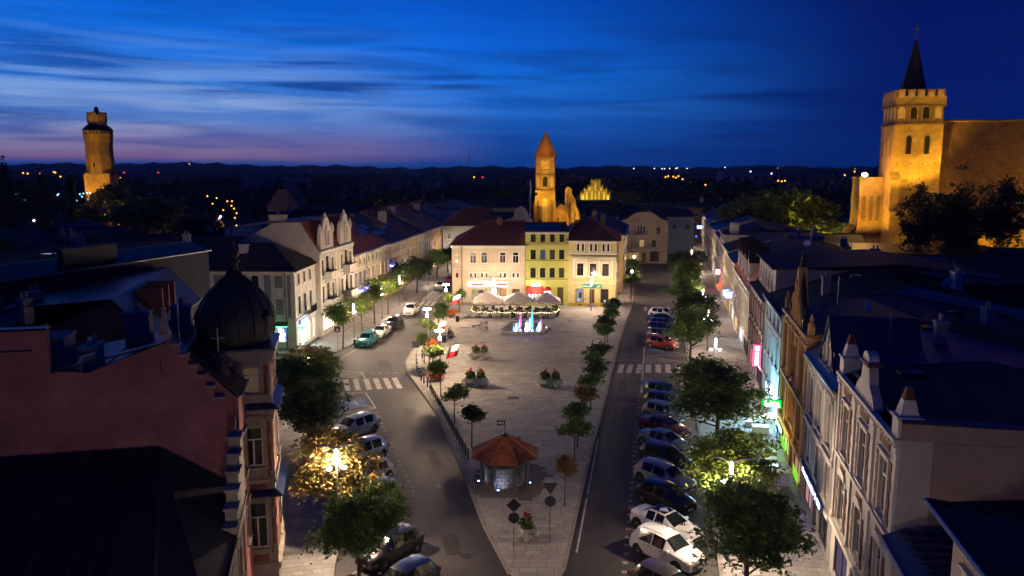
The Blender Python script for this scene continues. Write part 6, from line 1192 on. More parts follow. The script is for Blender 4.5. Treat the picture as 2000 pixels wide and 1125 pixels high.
# trees on the left
for i, (x, y, k, c, s, sz, lab) in enumerate(((-86, 186, FAR, 'green', 1.45, 1.1, 'huge dark round tree on the left beneath the castle tower'), (-70, 176, FAR, 'dark', .9, .8, 'dark tree right of the huge round tree'), (-144, 226, POP, 'dark', 1.0, 1.12, 'leftmost tall dark poplar at the photo edge'), (-137, 232, POP, 'dark', .9, .98, 'second poplar from the left edge'), (-131, 236, POP, 'dark', .85, .95, 'third poplar from the left edge'), (-128, 252, FAR, 'dark', 1.0, 1.25, 'broad tree left of the castle tower'), (-152, 252, FAR, 'dark', 1.1, 1.2, 'broad tree between the poplars at the left edge'), (-121, 228, FAR, 'dark', .7, .8, 'tree at the foot of the castle tower'), (-112, 150, FAR, 'green', .9, .75, 'low tree mass at the far left below the castle'), (-96, 142, FAR, 'green', .9, .72, 'low bushy tree left of the pale gable house'), (-58, 220, FAR, 'dark', .8, .75, 'dark tree beside the steep gable house'), (-92, 214, FAR, 'lime', .6, .6, 'small tree lit by orange street lamps'), (-66, 268, FAR, 'dark', 1.2, .95, 'dark tree behind the steep gable house'), (-44, 286, FAR, 'dark', 1.3, 1.0, 'dark tree behind the left terrace roofs'), (-26, 310, FAR, 'dark', 1.4, 1.05, 'dark broad tree left of the clock tower'), (-4, 330, FAR, 'dark', 1.3, 1.0, 'dark tree just behind the clock tower'), (46, 318, FAR, 'dark', 1.2, .95, 'dark tree right of the floodlit stepped gable'))):
    tree('big_tree', lab, k, i, x, y, c, s, i*.7, 'big trees around the old town', sz, 0)
# far woodland: nobody could count it
r = np.random.default_rng(4); nt_ = 2600; Y_ = 330 + 1500*r.random(nt_)**1.5; X_ = (r.random(nt_)-.5)*2*.78*Y_ + r.normal(size=nt_)*8
per = 34; n = nt_*per; hgt = 9 + 6*r.random(nt_) + 3*np.sin(X_*.02); hgt = np.minimum(hgt, 21 - 2*r.random(nt_))
dd = r.normal(size=(n, 3)); dd /= np.linalg.norm(dd, axis=1)[:, None]; dd *= (r.random(n)**.5)[:, None]
hh = np.repeat(hgt, per); q = np.stack([np.repeat(X_, per), np.repeat(Y_, per), hh*.55], 1) + dd*np.stack([hh*.42, hh*.42, hh*.45], 1)
a_ = r.normal(size=(n, 3)); a_ /= np.linalg.norm(a_, axis=1)[:, None]; b_ = np.cross(a_, r.normal(size=(n, 3))); b_ /= np.linalg.norm(b_, axis=1)[:, None]; s_ = (hh*.13)[:, None]
V = np.stack([q-a_*s_, q+b_*s_*.7, q+a_*s_, q-b_*s_*.7], 1).reshape(-1, 3)
me = bpy.data.meshes.new('woodland'); me.vertices.add(4*n); me.vertices.foreach_set('co', V.astype(np.float32).ravel()); me.loops.add(4*n); me.loops.foreach_set('vertex_index', np.arange(4*n, dtype=np.int32)); me.polygons.add(n)
me.polygons.foreach_set('loop_start', np.arange(0, 4*n, 4, dtype=np.int32)); me.polygons.foreach_set('loop_total', np.full(n, 4, dtype=np.int32)); me.materials.append(LM['forest']); me.update()
tag(ob('woodland', me), 'dark woodland spreading beyond the town to the hills', 'woodland', kind='stuff')
# ------------------------------------------------------------------ cars
M_TYRE = pm('tyre', (.012, .012, .013), .85, .1); M_RIM = pm('rim', (.42, .43, .45), .3, .05, metal=.9); M_CGLASS = pm('car_glass', (.010, .013, .016), .06, 0, spec=.8)
M_HEAD = pm('headlamp_glass', (.55, .57, .6), .1, 0, spec=.8); M_TAIL = pm('tail_lamp', (.30, .01, .012), .2, 0); M_PLATE = pm('number_plate', (.6, .6, .58), .5, 0); M_UNDER = pm('car_black', (.010, .010, .011), .6, 0)
PAINT = {k: pm('car_paint_' + k, c, .28, .03, coat=.9, spec=.5) for k, c in dict(white=(.74, .73, .71), teal=(.01, .19, .25), black=(.010, .011, .014), navy=(.010, .018, .055), blue=(.02, .06, .17), grey=(.10, .11, .13), silver=(.34, .36, .38), red=(.26, .012, .014), darkred=(.11, .008, .010), brown=(.05, .04, .035), steel=(.13, .17, .24)).items()}
WH = MB(); WH.lathe([(.20, -.1), (.29, -.1), (.315, -.08), (.32, 0), (.315, .08), (.29, .1), (.20, .1)], n=20); WHM = WH.mesh('wheel', [M_TYRE], True)
RI = MB().lathe([(.205, -.085), (.205, .085), (.17, .095), (.05, .075), (.02, .1)], n=20)
for k in range(5): an = k*2*math.pi/5; RI.box(-.001, .001, 0, 0, 0, 0) if False else RI.tube([(.03*math.cos(an), .03*math.sin(an), .1), (.19*math.cos(an), .19*math.sin(an), .1)], .022, 5)
RIM = RI.mesh('rim', [M_RIM])
ST = {  # x, top z, roof half width (0 = no cabin), belt z, half width
 'hatch': dict(L=[(-2.02, .70, 0, .62, .70), (-1.96, .95, 0, .82, .80), (-1.86, 1.02, .60, .90, .84), (-1.55, 1.42, .58, .92, .86), (-1.3, 1.46, .60, .92, .87), (-.45, 1.50, .62, .92, .88), (-.35, 1.50, .62, .92, .88), (.25, 1.46, .60, .92, .88), (.42, 1.42, .585, .91, .88), (1.05, 1.02, .66, .90, .87), (1.25, .96, 0, .86, .86), (1.8, .82, 0, .74, .80), (2.0, .66, 0, .56, .66)], rear=(2, 3), front=(8, 9), side=(4, 8), pil=(5,)),
 'suv': dict(L=[(-2.12, .80, 0, .70, .74), (-2.06, 1.05, 0, .92, .84), (-1.98, 1.12, .62, .98, .87), (-1.68, 1.56, .60, 1.00, .89), (-1.4, 1.61, .62, 1.0, .90), (-.5, 1.65, .64, 1.0, .91), (-.4, 1.65, .64, 1.0, .91), (.25, 1.60, .62, 1.0, .91), (.42, 1.55, .60, .99, .91), (1.1, 1.10, .68, .98, .90), (1.3, 1.06, 0, .95, .89), (1.95, .92, 0, .82, .84), (2.14, .74, 0, .62, .70)], rear=(2, 3), front=(8, 9), side=(4, 8), pil=(5,)),
 'sedan': dict(L=[(-2.3, .72, 0, .62, .72), (-2.24, .98, 0, .84, .80), (-1.75, 1.02, 0, .88, .86), (-1.6, 1.03, .62, .89, .87), (-.95, 1.38, .57, .90, .88), (-.35, 1.43, .59, .90, .89), (-.25, 1.43, .59, .90, .89), (.2, 1.41, .58, .90, .89), (.35, 1.38, .57, .89, .89), (1.1, .98, .66, .88, .88), (1.3, .92, 0, .84, .87), (2.1, .78, 0, .70, .80), (2.32, .60, 0, .52, .66)], rear=(3, 4), front=(8, 9), side=(4, 8), pil=(5,)),
 'wagon': dict(L=[(-2.3, .74, 0, .64, .74), (-2.24, 1.0, 0, .88, .82), (-2.16, 1.06, .62, .94, .85), (-1.9, 1.46, .58, .95, .86), (-1.5, 1.50, .60, .95, .88), (-.6, 1.53, .61, .94, .89), (-.5, 1.53, .61, .94, .89), (.25, 1.48, .60, .93, .89), (.42, 1.44, .585, .92, .89), (1.1, 1.02, .66, .90, .88), (1.3, .96, 0, .86, .87), (2.05, .82, 0, .74, .80), (2.26, .64, 0, .56, .66)], rear=(2, 3), front=(8, 9), side=(4, 8), pil=(5,))}
def car_meshes(kind):
    S = ST[kind]; L = S['L']; rings = []
    for x, zt, wr, zb, w in L:
        if wr == 0: half = [(w*.86, .22), (w, .34), (w, zb*.72), (w*.97, zb), (w*.86, zt-.03), (w*.5, zt), (0, zt+.015)]
        else: half = [(w*.88, .20), (w, .34), (w*1.005, zb*.68), (w*.97, zb), (wr, max(zb+.02, zt-.05)), (wr*.72, zt), (0, zt+.02)]
        rings.append([(x, y, z) for y, z in half] + [(x, -y, z) for y, z in reversed(half[:-1])])
    n = 13; body = MB(); gl = {k: MB() for k in ('windscreen', 'rear_window', 'side_window', 'side_window2')}
    for i in range(len(L)-1):
        for j in range(n-1):
            q = [rings[i][j], rings[i][j+1], rings[i+1][j+1], rings[i+1][j]]; tgt = body
            if i in range(S['front'][0], S['front'][1]) and 4 <= j <= 7: tgt = gl['windscreen']
            elif i in range(S['rear'][0], S['rear'][1]) and 4 <= j <= 7: tgt = gl['rear_window']
            elif S['side'][0] <= i < S['side'][1] and j in (3, 8) and i not in S['pil']: tgt = gl['side_window' if j == 3 else 'side_window2']
            tgt.poly(list(reversed(q)))
    body.poly([rings[0][j] for j in range(n)]); body.poly([rings[-1][j] for j in reversed(range(n))])
    bm_ = body.mesh('body', [PAINT['white']])
    # shared shading: weld the panels so the paint shades smoothly
    import bmesh
    for me in [bm_]:
        b = bmesh.new(); b.from_mesh(me); bmesh.ops.remove_doubles(b, verts=b.verts, dist=.001); bmesh.ops.recalc_face_normals(b, faces=b.faces); b.to_mesh(me); b.free()
        me.polygons.foreach_set('use_smooth', [True]*len(me.polygons)); me.set_sharp_from_angle(angle=R(32))
    out = {'body': bm_}
    for k, m in gl.items(): out[k] = m.mesh('window', [M_CGLASS])
    xf, xr = L[-1][0], L[0][0]; wf, wr_ = L[-1][4], L[0][4]; zf = L[-2][3]; zr = L[1][3]
    hd = MB().prism([(xf-.36, L[-2][4]*.78), (xf-.10, wf*.80), (xf-.02, wf*.5), (xf-.12, wf*.45)], zf-.14, zf-.0); out['head'] = hd.mesh('headlight', [M_HEAD])
    tl = MB().box(xr-.02, xr+.14, wr_*.72, L[1][4]+.01, zr-.12, zr+.06); out['tail'] = tl.mesh('taillight', [M_TAIL])
    mi = MB().box(.72, .86, .84, 1.04, 1.0 if kind != 'sedan' else .92, 1.14 if kind != 'sedan' else 1.05); out['mirror'] = mi.mesh('mirror', [PAINT['white']])
    sm_ = MB()
    for s_ in (-1, 1):
        for u in (-.95, -.42, .62): sm_.box(u-.008, u+.008, s_*L[6][4]*.985-.012, s_*L[6][4]*.985+.022*s_ if s_ > 0 else s_*L[6][4]*.985+.012, .36, L[6][3]-.02)
        for u in (-.62, .28): sm_.box(u-.09, u+.09, min(s_*L[6][4], s_*(L[6][4]+.02)), max(s_*L[6][4], s_*(L[6][4]+.02)), L[6][3]-.16, L[6][3]-.12)
    out['seam'] = sm_.mesh('door_seams', [M_UNDER])
    gr = MB().box(xf-.03, xf+.035, -.42, .42, .38, .56); out['grille'] = gr.mesh('grille', [M_UNDER]); pl_ = MB().box(xf+.036, xf+.05, -.26, .26, .34, .45); out['plate'] = pl_.mesh('number_plate', [M_PLATE])
    rp = MB().box(xr-.025, xr, -.26, .26, .5, .61); out['rplate'] = rp.mesh('number_plate', [M_PLATE])
    ar = MB().lathe([(.385, -.02), (.385, .02)], n=20); out['arch'] = ar.mesh('wheel_arch', [M_UNDER])
    ub = MB().box(xr+.2, xf-.2, -.78, .78, .14, .3); out['under'] = ub.mesh('sill', [M_UNDER])
    rl = MB(); zt = max(l[1] for l in L)
    for s_ in (-1, 1): rl.tube([(-1.3, s_*.56, zt-.03), (-1.2, s_*.56, zt+.05), (.0, s_*.57, zt+.05), (.15, s_*.57, zt-.03)], .022, 5)
    out['rails'] = rl.mesh('roof_rails', [M_METAL]); out['ax'] = (xr+.72, xf-.82)
    sr = MB().slab([[(-.85, -.46, zt+.012), (.22, -.46, zt+.0), (.22, .46, zt+.0), (-.85, .46, zt+.012)]], .004); out['pano'] = sr.mesh('sunroof', [M_CGLASS]); return out
CM = {k: car_meshes(k) for k in ST}
def car(kind, lab, x, y, deg, paint, grp, rails=False, pano=False):
    M = CM[kind]; t = thing('parked_car', lab, 'car', (x, y, .004), R(deg), grp); P = PAINT[paint]
    ob('body', M['body'], t, mat=P); ob('windscreen', M['windscreen'], t); ob('rear_window', M['rear_window'], t); ob('side_window', M['side_window'], t); ob('side_window', M['side_window2'], t)
    for s_ in (1, -1):
        sc = (1, s_, 1); ob('headlight', M['head'], t, scale=sc); ob('taillight', M['tail'], t, scale=sc); ob('mirror', M['mirror'], t, scale=sc, mat=P)
        for ax in M['ax']:
            o = ob('wheel', WHM, t, (ax, s_*.80, .32)); o.rotation_euler = (R(-90)*s_, 0, 0); ob('rim', RIM, o)
            o = ob('wheel_arch', M['arch'], t, (ax, s_*.885, .345)); o.rotation_euler = (R(90), 0, 0)
    ob('grille', M['grille'], t); ob('number_plate', M['plate'], t); ob('number_plate', M['rplate'], t); ob('sill', M['under'], t); ob('door_seams', M['seam'], t)
    if rails: ob('roof_rails', M['rails'], t)
    if pano: ob('sunroof', M['pano'], t)
    return t
gR_ = 'cars parked along the right road'; gL_ = 'cars parked along the left road'; gU = 'cars parked along the upper left street'
RC = [(38.2, 'hatch', 'brown', 'dark brown car at the bottom edge below the white cars'), (42.2, 'suv', 'white', 'white compact suv with black roof rails, nearest of the right row'), (45.5, 'sedan', 'white', 'white coupe with black glass roof beside the white suv'), (49.5, 'hatch', 'black', 'black hatchback between the white coupe and the silver estate'), (52.9, 'wagon', 'silver', 'silver estate car with pale blue lit bonnet'), (57.0, 'hatch', 'black', 'black car behind the silver estate'), (60.4, 'sedan', 'steel', 'steel blue saloon in the right car row'), (64.1, 'sedan', 'darkred', 'dark red car behind the steel blue saloon'), (67.8, 'hatch', 'grey', 'grey car half hidden by the widest right tree'), (70.9, 'hatch', 'black', 'black car second in line after the blue parking bay'), (74.4, 'hatch', 'navy', 'dark blue car beside the blue parking bay'),
      (96.2, 'hatch', 'red', 'bright red hatchback at the start of the far right row'), (100.8, 'hatch', 'grey', 'grey car just behind the red hatchback'), (104.3, 'suv', 'navy', 'navy car third from the red hatchback'), (108.0, 'hatch', 'blue', 'mid blue car in the far right row'), (112.0, 'sedan', 'navy', 'dark blue saloon next to the white hatchback'), (116.6, 'hatch', 'white', 'white hatchback at the far end of the right row')]
for y, k, p, lab in RC: car(k, lab, DR(y)+2.35, y, -50 if y < 80 else -42, p, gR_, rails=(y in (42.2, 52.9)), pano=(y == 45.5))
for x, y, k, p, lab in ((-5.7, 38.6, 'hatch', 'navy', 'navy car at the bottom edge on the left'), (-7.0, 42.4, 'hatch', 'black', 'black car under the lower left tree'), (-9.2, 49.6, 'hatch', 'silver', 'silver grey hatchback beside the hatched road marking'), (-10.3, 53.4, 'hatch', 'white', 'white car behind the silver grey hatchback'), (-11.5, 57.6, 'suv', 'white', 'white car second from the silver grey hatchback'), (-13.2, 63.6, 'suv', 'silver', 'pale car under the big dark tree by the blue bay')): car(k, lab, x, y, -128, p, gL_)
for x, y, k, p, lab, a in ((-18.4, 98.0, 'suv', 'teal', 'teal suv at the head of the upper left row', -97), (-17.5, 103.4, 'sedan', 'white', 'white saloon behind the teal suv', -97), (-16.7, 109.3, 'wagon', 'black', 'black estate behind the white saloon', -98), (-15.5, 119.6, 'suv', 'white', 'white suv before the zebra crossing on the left street', -97), (-13.2, 145.0, 'sedan', 'white', 'white car beyond the zebra crossing near the cream house', -96), (-12.0, 152, 'hatch', 'darkred', 'dark red car behind the far white car', -96), (-11.2, 159, 'suv', 'black', 'black car farthest along the left street', -96)): car(k, lab, x, y, a, p, gU, pano=(k == 'sedan'))
# ------------------------------------------------------------------ street lamps and floodlights
WARM = (1, .70, .42); WINGC = (1, .73, .50); COOL = (.86, .88, 1.0); FLOOD = (1, .58, .045); SODIUM = (1, .50, .12)
M_GLOBE = em('lamp_glow', (1, .86, .68), 30); M_GLOBE_C = em('lamp_glow_cool', (.92, .86, 1), 26); M_SOD = em('lamp_sodium', (1, .48, .10), 5); M_REFL = pm('lamp_reflector', (.05, .05, .052), .5, .03)
PWR = 1.7
def disc_lamp(lab, x, y, e=2600, grp='disc topped lamps on the square', h=5.3):
    t = thing('street_lamp', lab, 'street lamp', (x, y, .12), 0, grp)
    MB().tube([(0, 0, 0), (0, 0, .6), (0, 0, h-.9)], [.09, .06, .05], 10).build('pole', M_METAL, t)
    MB().lathe([(.10, h-.95), (.15, h-.9), (.15, h-.62), (.10, h-.58)], n=12).build('lower_lantern', M_GLOBE, t)
    MB().tube([(0, 0, h-.6), (0, 0, h)], .045, 8).build('neck', em('neck_glow', (1, .85, .65), 7), t)
    MB().lathe([(.05, h), (.5, h+.02), (.5, h+.09), (.05, h+.16)], n=20).build('disc', M_GLOBE, t)
    lamp('lamp_light', t, (0, 0, h-.32), e*PWR, WARM, .25); return t
def wing_lamp(lab, x, y, rz, e=2600, grp='twin winged lamps', h=5.6, col=WINGC, low=True, base=.12, up=1.0):
    t = thing('street_lamp', lab, 'street lamp', (x, y, base), rz, grp)
    MB().tube([(0, 0, 0), (0, 0, .8), (0, 0, h-.9)], [.10, .07, .06], 10).build('pole', M_METAL, t)
    MB().lathe([(.07, h-.9), (.09, h-.85), (.09, h-.1), (.05, h)], n=10).build('light_column', em('column_glow', (1, .84, .62), 22), t)
    for s_ in (-1, 1):
        w = MB()
        for k in range(6):
            u0, u1 = k/6, (k+1)/6; z0, z1 = h - .05 + .32*math.sin(u0*2.2), h - .05 + .32*math.sin(u1*2.2); x0, x1 = s_*(.06+u0*1.0), s_*(.06+u1*1.0)
            w.grid([[(x0, -.16, z0), (x0, .16, z0), (x0, .16, z0+.03), (x0, -.16, z0+.03)], [(x1, -.16, z1), (x1, .16, z1), (x1, .16, z1+.03), (x1, -.16, z1+.03)]])
        w.build('wing', M_REFL, t)
        if low: MB().lathe([(.03, -.12), (.12, -.1), (.13, .02), (.04, .06)], (s_*.42, -.05), 12, h-1.1).build('spot_head', M_GLOBE_C, t); MB().tube([(0, 0, h-1.0), (s_*.42, -.05, h-1.06)], .025, 5).build('spot_arm', M_METAL, t)
    lamp('lamp_light', t, (0, -.25, h-.35), e*PWR*up, col, .22)
    if up < 1: lamp('down_light', t, (0, -.25, h-.4), e*PWR*(1-up), col, .22, spot=160, aim=(0, -.25, 0), blend=.5)
    return t
def plain_lamp(lab, x, y, e=1500, col=WARM, h=4.6, grp='plain street lamps along the streets', rz=0., m=None, base=.12):
    t = thing('street_lamp', lab, 'street lamp', (x, y, base), rz, grp)
    MB().tube([(0, 0, 0), (0, 0, .5), (0, 0, h-.2)], [.08, .05, .04], 8).build('pole', M_DKMETAL, t); MB().lathe([(.05, h-.22), (.17, h-.1), (.2, h+.06), (.14, h+.2), (.03, h+.26)], n=12).build('globe', m or M_GLOBE, t)
    if e: lamp('lamp_light', t, (0, 0, h+.05), e*PWR, col, .3)
    return t
disc_lamp('farthest of the three bright disc lamps on the left edge of the square', -9.6, 113.3)
disc_lamp('middle one of the three bright disc lamps on the left edge of the square', -10.2, 93.0)
disc_lamp('nearest of the three bright disc lamps, by the flag and round tree', -7.5, 80.2)
wing_lamp('winged lamp in front of the cream corner house', -2.9, 122.6, 0, 1600, h=5.0, low=False)
wing_lamp('winged lamp in front of the yellow house shop', 12.4, 121.6, 0, 2100, h=5.0, low=False)
wing_lamp('twin winged lamp glowing inside the rust coloured tree on the left', -10.1, 43.4, R(14), 3000, h=6.0, up=.5)
wing_lamp('winged lamp above the brown tree on the left pavement', -17.9, 67.6, R(10), 1000, h=5.6)
wing_lamp('twin winged lamp in the yellow green tree on the right', 12.2, 41.9, R(-10), 2300, h=5.8, up=.42)
for i, (x, y, e) in enumerate(((20.6, 78, 900), (23.8, 94, 1100), (27.2, 111, 1500), (31.5, 133, 1700), (38, 166, 1500))): wing_lamp('%s winged lamp of the mostly assumed row along the right pavement beyond the blue parking bay' % ORD[i], x, y, R(-10), e, 'winged lamps between the right trees', h=5.0, up=.6)  # mostly unseen: row assumed among the trees from the lit house fronts
for i, (x, y) in enumerate(((-20.4, 100.0), (-19.2, 114.6), (-18.2, 126), (-15.9, 149), (-13.6, 176), (-10.6, 200))): wing_lamp('%s winged lamp of the mostly assumed row along the upper left pavement from the grey corner house' % ORD[i], x, y, R(84), 1250, 'winged lamps on the upper left pavement', h=4.8)  # only a glimmer of this row is visible; the other lamps are assumed
for i, (x, y) in enumerate(((-7.6, 20.5), (8.6, 19.0), (-6.2, 8.0))): wing_lamp(['assumed winged lamp at the kerb beside the nearest left house', 'assumed winged lamp at the kerb beside the lower right corner house', 'assumed winged lamp farther down the left kerb behind the view'][i], x, y, R(8), [720, 380, 480][i], 'winged lamps assumed along the near street', h=5.8)  # unseen lamps, assumed from the light on the red and pink side walls
for i, (x, y) in enumerate(((20.5, 133.6), (24.4, 156.5), (49.6, 219))): plain_lamp(['lit globe lamp at the corner of the side street', 'globe lamp before the curved gable house', 'globe lamp far up the right street'][i], x, y, [1500, 1700, 2000][i])
# unseen floodlights assumed from the lit landmarks: housing, stand and lamp
def assumed_flood(lab, x, y, z, aim, e, col=FLOOD, ang=70, show=False):
    t = thing('floodlight', lab, 'floodlight', (x, y, z), 0, 'floodlights on the landmarks'); d = (Vector(aim) - Vector((x, y, z))); q = d.to_track_quat('-Z', 'Y').to_euler()
    hd = MB().box(-.35, .35, -.25, .25, -.05, .35).build('housing', M_DKMETAL, t); hd.rotation_euler = q
    MB().box(-.31, .31, -.21, .21, -.062, -.052).build('lens', em('flood_lens', (1, .66, .2), 30), hd)
    MB().tube([(0, 0, -.9 if z > 1 else -.3), (0, 0, .1)], .05).build('stand', M_DKMETAL, t)
    lamp('flood_lamp', t, (0, 0, 0), e, col, .3, spot=ang, aim=tuple(d)); bpy.data.objects[t.children[-1].name].location = tuple(d.normalized()*.3); return t
assumed_flood('assumed floodlight at the near foot of the church tower', 70.0, 136.0, 11.5, (76.0, 152, 32), 520000, ang=58)
assumed_flood('assumed floodlight on the left of the church tower', 61.5, 150, 6.0, (73.0, 156, 22), 220000, ang=70)
assumed_flood('assumed floodlight on the lawn before the church nave', 90, 128, 9.0, (96, 158, 23), 110000, ang=95)
assumed_flood('second assumed floodlight before the church nave, farther right', 108, 128, 9.0, (112, 156, 23), 100000, ang=95)
assumed_flood('assumed floodlight behind the dark churchyard trees', 79, 136, 4.0, (84, 152, 10), 24000, ang=120)
assumed_flood('assumed floodlight in the churchyard shrubs left of the tower', 61.0, 159.5, 3.0, (63.5, 171, 11), 130000, col=(1, .74, .12), ang=120)
wl_ = thing('floodlight', 'glaring lamp on the church side chapel roof', 'floodlight', (68.3, 154.2, 20.6), 0, 'floodlights on the landmarks'); MB().lathe([(.1, 0), (.45, .15), (.5, .5), (.2, .8)], n=12).build('globe', em('glare_lamp', (1, .72, .3), 60), wl_); lamp('flood_lamp', wl_, (-.2, -.9, .4), 2600, SODIUM, .3)
assumed_flood('assumed floodlight at the right foot of the castle tower', -136, 258, 9.0, (-143, 278, 24), 210000, ang=60)
assumed_flood('assumed floodlight at the left foot of the castle tower', -150, 258, 9.0, (-146, 278, 24), 210000, ang=60)
assumed_flood('assumed floodlight below the clock tower', 6.5, 181.5, 10.5, (8.5, 192, 23), 85000, ang=75)
assumed_flood('added floodlight on a pole lighting the clock tower roof', 5.0, 166.0, 17.0, (8, 192, 25), 560000, ang=36)  # pole and lamp added to brighten the tower roof
assumed_flood('assumed floodlight to the right of the clock tower', 15.5, 183.0, 9.5, (12.5, 191, 15), 34000, ang=95)
assumed_flood('assumed floodlight under the distant stepped gable', 28, 281.5, 9.8, (29.5, 292, 13.5), 42000, col=(1, .74, .05), ang=110)
assumed_flood('second assumed floodlight under the distant stepped gable', 33.5, 281.5, 9.8, (32, 292, 13.5), 42000, col=(1, .74, .05), ang=110)
# distant lights of the town
fr = random.Random(9)
FAR_LABELS = ['bluish white lamp of the yards left of the castle tower', 'amber lamp around the poplars at the left', 'red lamp on the left horizon', 'violet white lamp over the dark left roofs', 'violet blue lamp left of the castle tower', 'vivid blue lamp on a far shed roof', 'orange lamp of the curving row beyond the dome spire', 'second violet white lamp beside the dome spire', 'bright violet white lamp beside the dome spire', 'amber lamp far left of the clock tower', 'red lamp left of the clock tower', 'white lamp on the horizon right of the clock tower', 'blue lamp behind the stepped gable', 'orange lamp in the cluster right of the stepped gable', 'blue lamp by the far right street', 'amber lamp on the horizon left of the church']
far_l = [(-156.4, 250, 14.2, 'c', 0), (-155.1, 250, 14.5, 'c', 0), (-154.5, 250, 13.9, 'c', 0), (-552.3, 900, 18, 's', 1), (-258, 420, 11.8, 'r', 2), (-153.7, 250, 12.4, 'c', 0), (-153.3, 250, 13.5, 'c', 0), (-547.1, 900, 17.4, 's', 1), (-152.6, 250, 12.6, 'c', 0), (-124.1, 205, 8.9, 'v', 3), (-533.3, 900, 17.4, 's', 1), (-517.5, 900, 19.1, 's', 1), (-515.8, 900, 18.6, 's', 1), (-143.2, 250, 14, 'c', 0), (-239.8, 420, 11.6, 'b', 4), (-142.9, 250, 14.3, 'c', 0), (-510.4, 900, 14, 's', 1), (-139.1, 250, 13.5, 'c', 0), (-137.3, 250, 12.3, 'c', 0), (-136.1, 250, 14.3, 'c', 0), (-135.5, 250, 13.5, 'c', 0), (-135, 250, 14.5, 'c', 0), (-133.8, 250, 14.7, 'c', 0), (-133.7, 250, 12.4, 'c', 0), (-132.9, 250, 14.7, 'c', 0), (-105.5, 205, 10.3, 's', 1), (-102, 205, 7.9, 's', 1), (-442.8, 900, 12.3, 's', 1), (-438.3, 900, 18.6, 'r', 2), (-399.6, 900, 18.6, 'r', 2), (-90.8, 205, 9.1, 's', 1), (-929.5, 2300, 38, 's', 1), (-169.7, 420, 11.8, 'b', 5), (-96, 250, 13.7, 's', 6), (-94.5, 250, 11.3, 's', 6), (-93.1, 250, 13.1, 's', 6), (-76, 205, 9.3, 'v', 7), (-75.6, 205, 9.9, 'v', 8), (-74.8, 205, 11.6, 's', 6), (-89.8, 250, 12.1, 's', 6), (-72.6, 205, 12.7, 's', 6), (-88.3, 250, 12.1, 's', 6), (-72, 205, 12, 's', 6), (-71.9, 205, 9.6, 's', 6), (-71.4, 205, 10.8, 's', 6), (-42.8, 900, 13.4, 's', 9), (-33, 900, 13.4, 'r', 10), (351.4, 2300, 24.9, 'w', 11), (66.3, 420, 12.9, 'b', 12), (410.5, 2300, 24.9, 'w', 11), (432.7, 2300, 24.1, 'w', 11), (440.1, 2300, 24.1, 'w', 11), (173.6, 900, 13.4, 's', 13), (176.5, 900, 14.5, 's', 13), (454.8, 2300, 24.9, 'w', 11), (182.3, 900, 14, 's', 13), (472.5, 2300, 24.9, 'w', 11), (185.2, 900, 12.8, 's', 13), (476.9, 2300, 26.3, 'w', 11), (188.1, 900, 14.5, 's', 13), (90, 420, 16.9, 's', 13), (505, 2300, 24.9, 'w', 11), (94.1, 420, 15.6, 's', 13), (528.6, 2300, 24.9, 'w', 11), (50.3, 215, 3.9, 'b', 14), (97.9, 420, 14, 's', 13), (102.2, 420, 14, 's', 13), (601.2, 2300, 19.8, 'w', 11), (614.2, 2300, 27.8, 'w', 11), (269.4, 900, 19.7, 'w', 11), (742.7, 2300, 24.9, 's', 15), (293.2, 900, 17.4, 'w', 11), (766.4, 2300, 24.9, 's', 15), (140.5, 420, 16.1, 's', 15), (142.4, 420, 15.8, 's', 15), (144.1, 420, 16.1, 's', 15), (798.9, 2300, 23.4, 's', 15), (831.3, 2300, 24.9, 's', 15), (376, 900, 15.7, 's', 15), (386.8, 900, 19.7, 's', 15), (989.4, 2300, 23.4, 's', 15)]      # x, y, height, colour, which cluster
FE = {'s': em('far_sodium', (1, .40, .05), 2.6), 'w': em('far_white', (.7, .85, 1), 2.5), 'r': em('far_red', (1, .05, .06), 1.6), 'c': em('far_cool', (.35, .75, 1), 1.6), 'b': em('far_blue', (.05, .10, 1), 4), 'v': em('far_violet', (.75, .55, 1), 6)}
_cnt = {}
for x, Y, z, k, li in far_l:
    lab = FAR_LABELS[li]; _cnt[li] = _cnt.get(li, 0) + 1; grp_ = lab + ' group'
    if sum(1 for q in far_l if q[4] == li) > 1: lab = '%s %s, counted from the left' % (ORD[_cnt[li]-1], lab)
    rad = Y*.00105*(1.35 if k == 'v' else 1.0)*(1 if Y < 2000 else .75)
    t = thing('distant_lamp', lab, 'lamp', (x, Y, 0), 0, grp_); MB().tube([(0, 0, 0), (0, 0, z)], max(.04, rad*.12), 5).build('pole', M_DKMETAL, t); MB().lathe([(rad*.3, -rad), (rad, -rad*.3), (rad, rad*.3), (rad*.3, rad)], n=8, z=z).build('globe', FE[k], t)
for (x, y, z, e) in ((-80, 200, 6, 500), (-74, 212, 7, 420), (-126, 246, 7, 3000), (-97, 199, 7, 1800)):
    plain_lamp('sodium lamp on a tall post lighting the yards, %s' % ('beside the ochre house' if y == 200 else 'behind the ochre house' if y == 212 else 'near the castle tower' if y == 246 else 'beneath the huge dark round tree'), x, y, e, SODIUM, z, 'sodium lamps on the left', 0, M_SOD, 0)
# mast with lattice far away, left of the clock tower
ms = thing('radio_mast', 'thin radio mast on the horizon left of the clock tower', 'mast', (-140, 2590, 0)); b = MB()
for k in range(3): an = k*2*math.pi/3; b.tube([(1.6*math.cos(an), 1.6*math.sin(an), 0), (.4*math.cos(an), .4*math.sin(an), 82)], .5, 4)
b.build('legs', M_DKMETAL, ms)
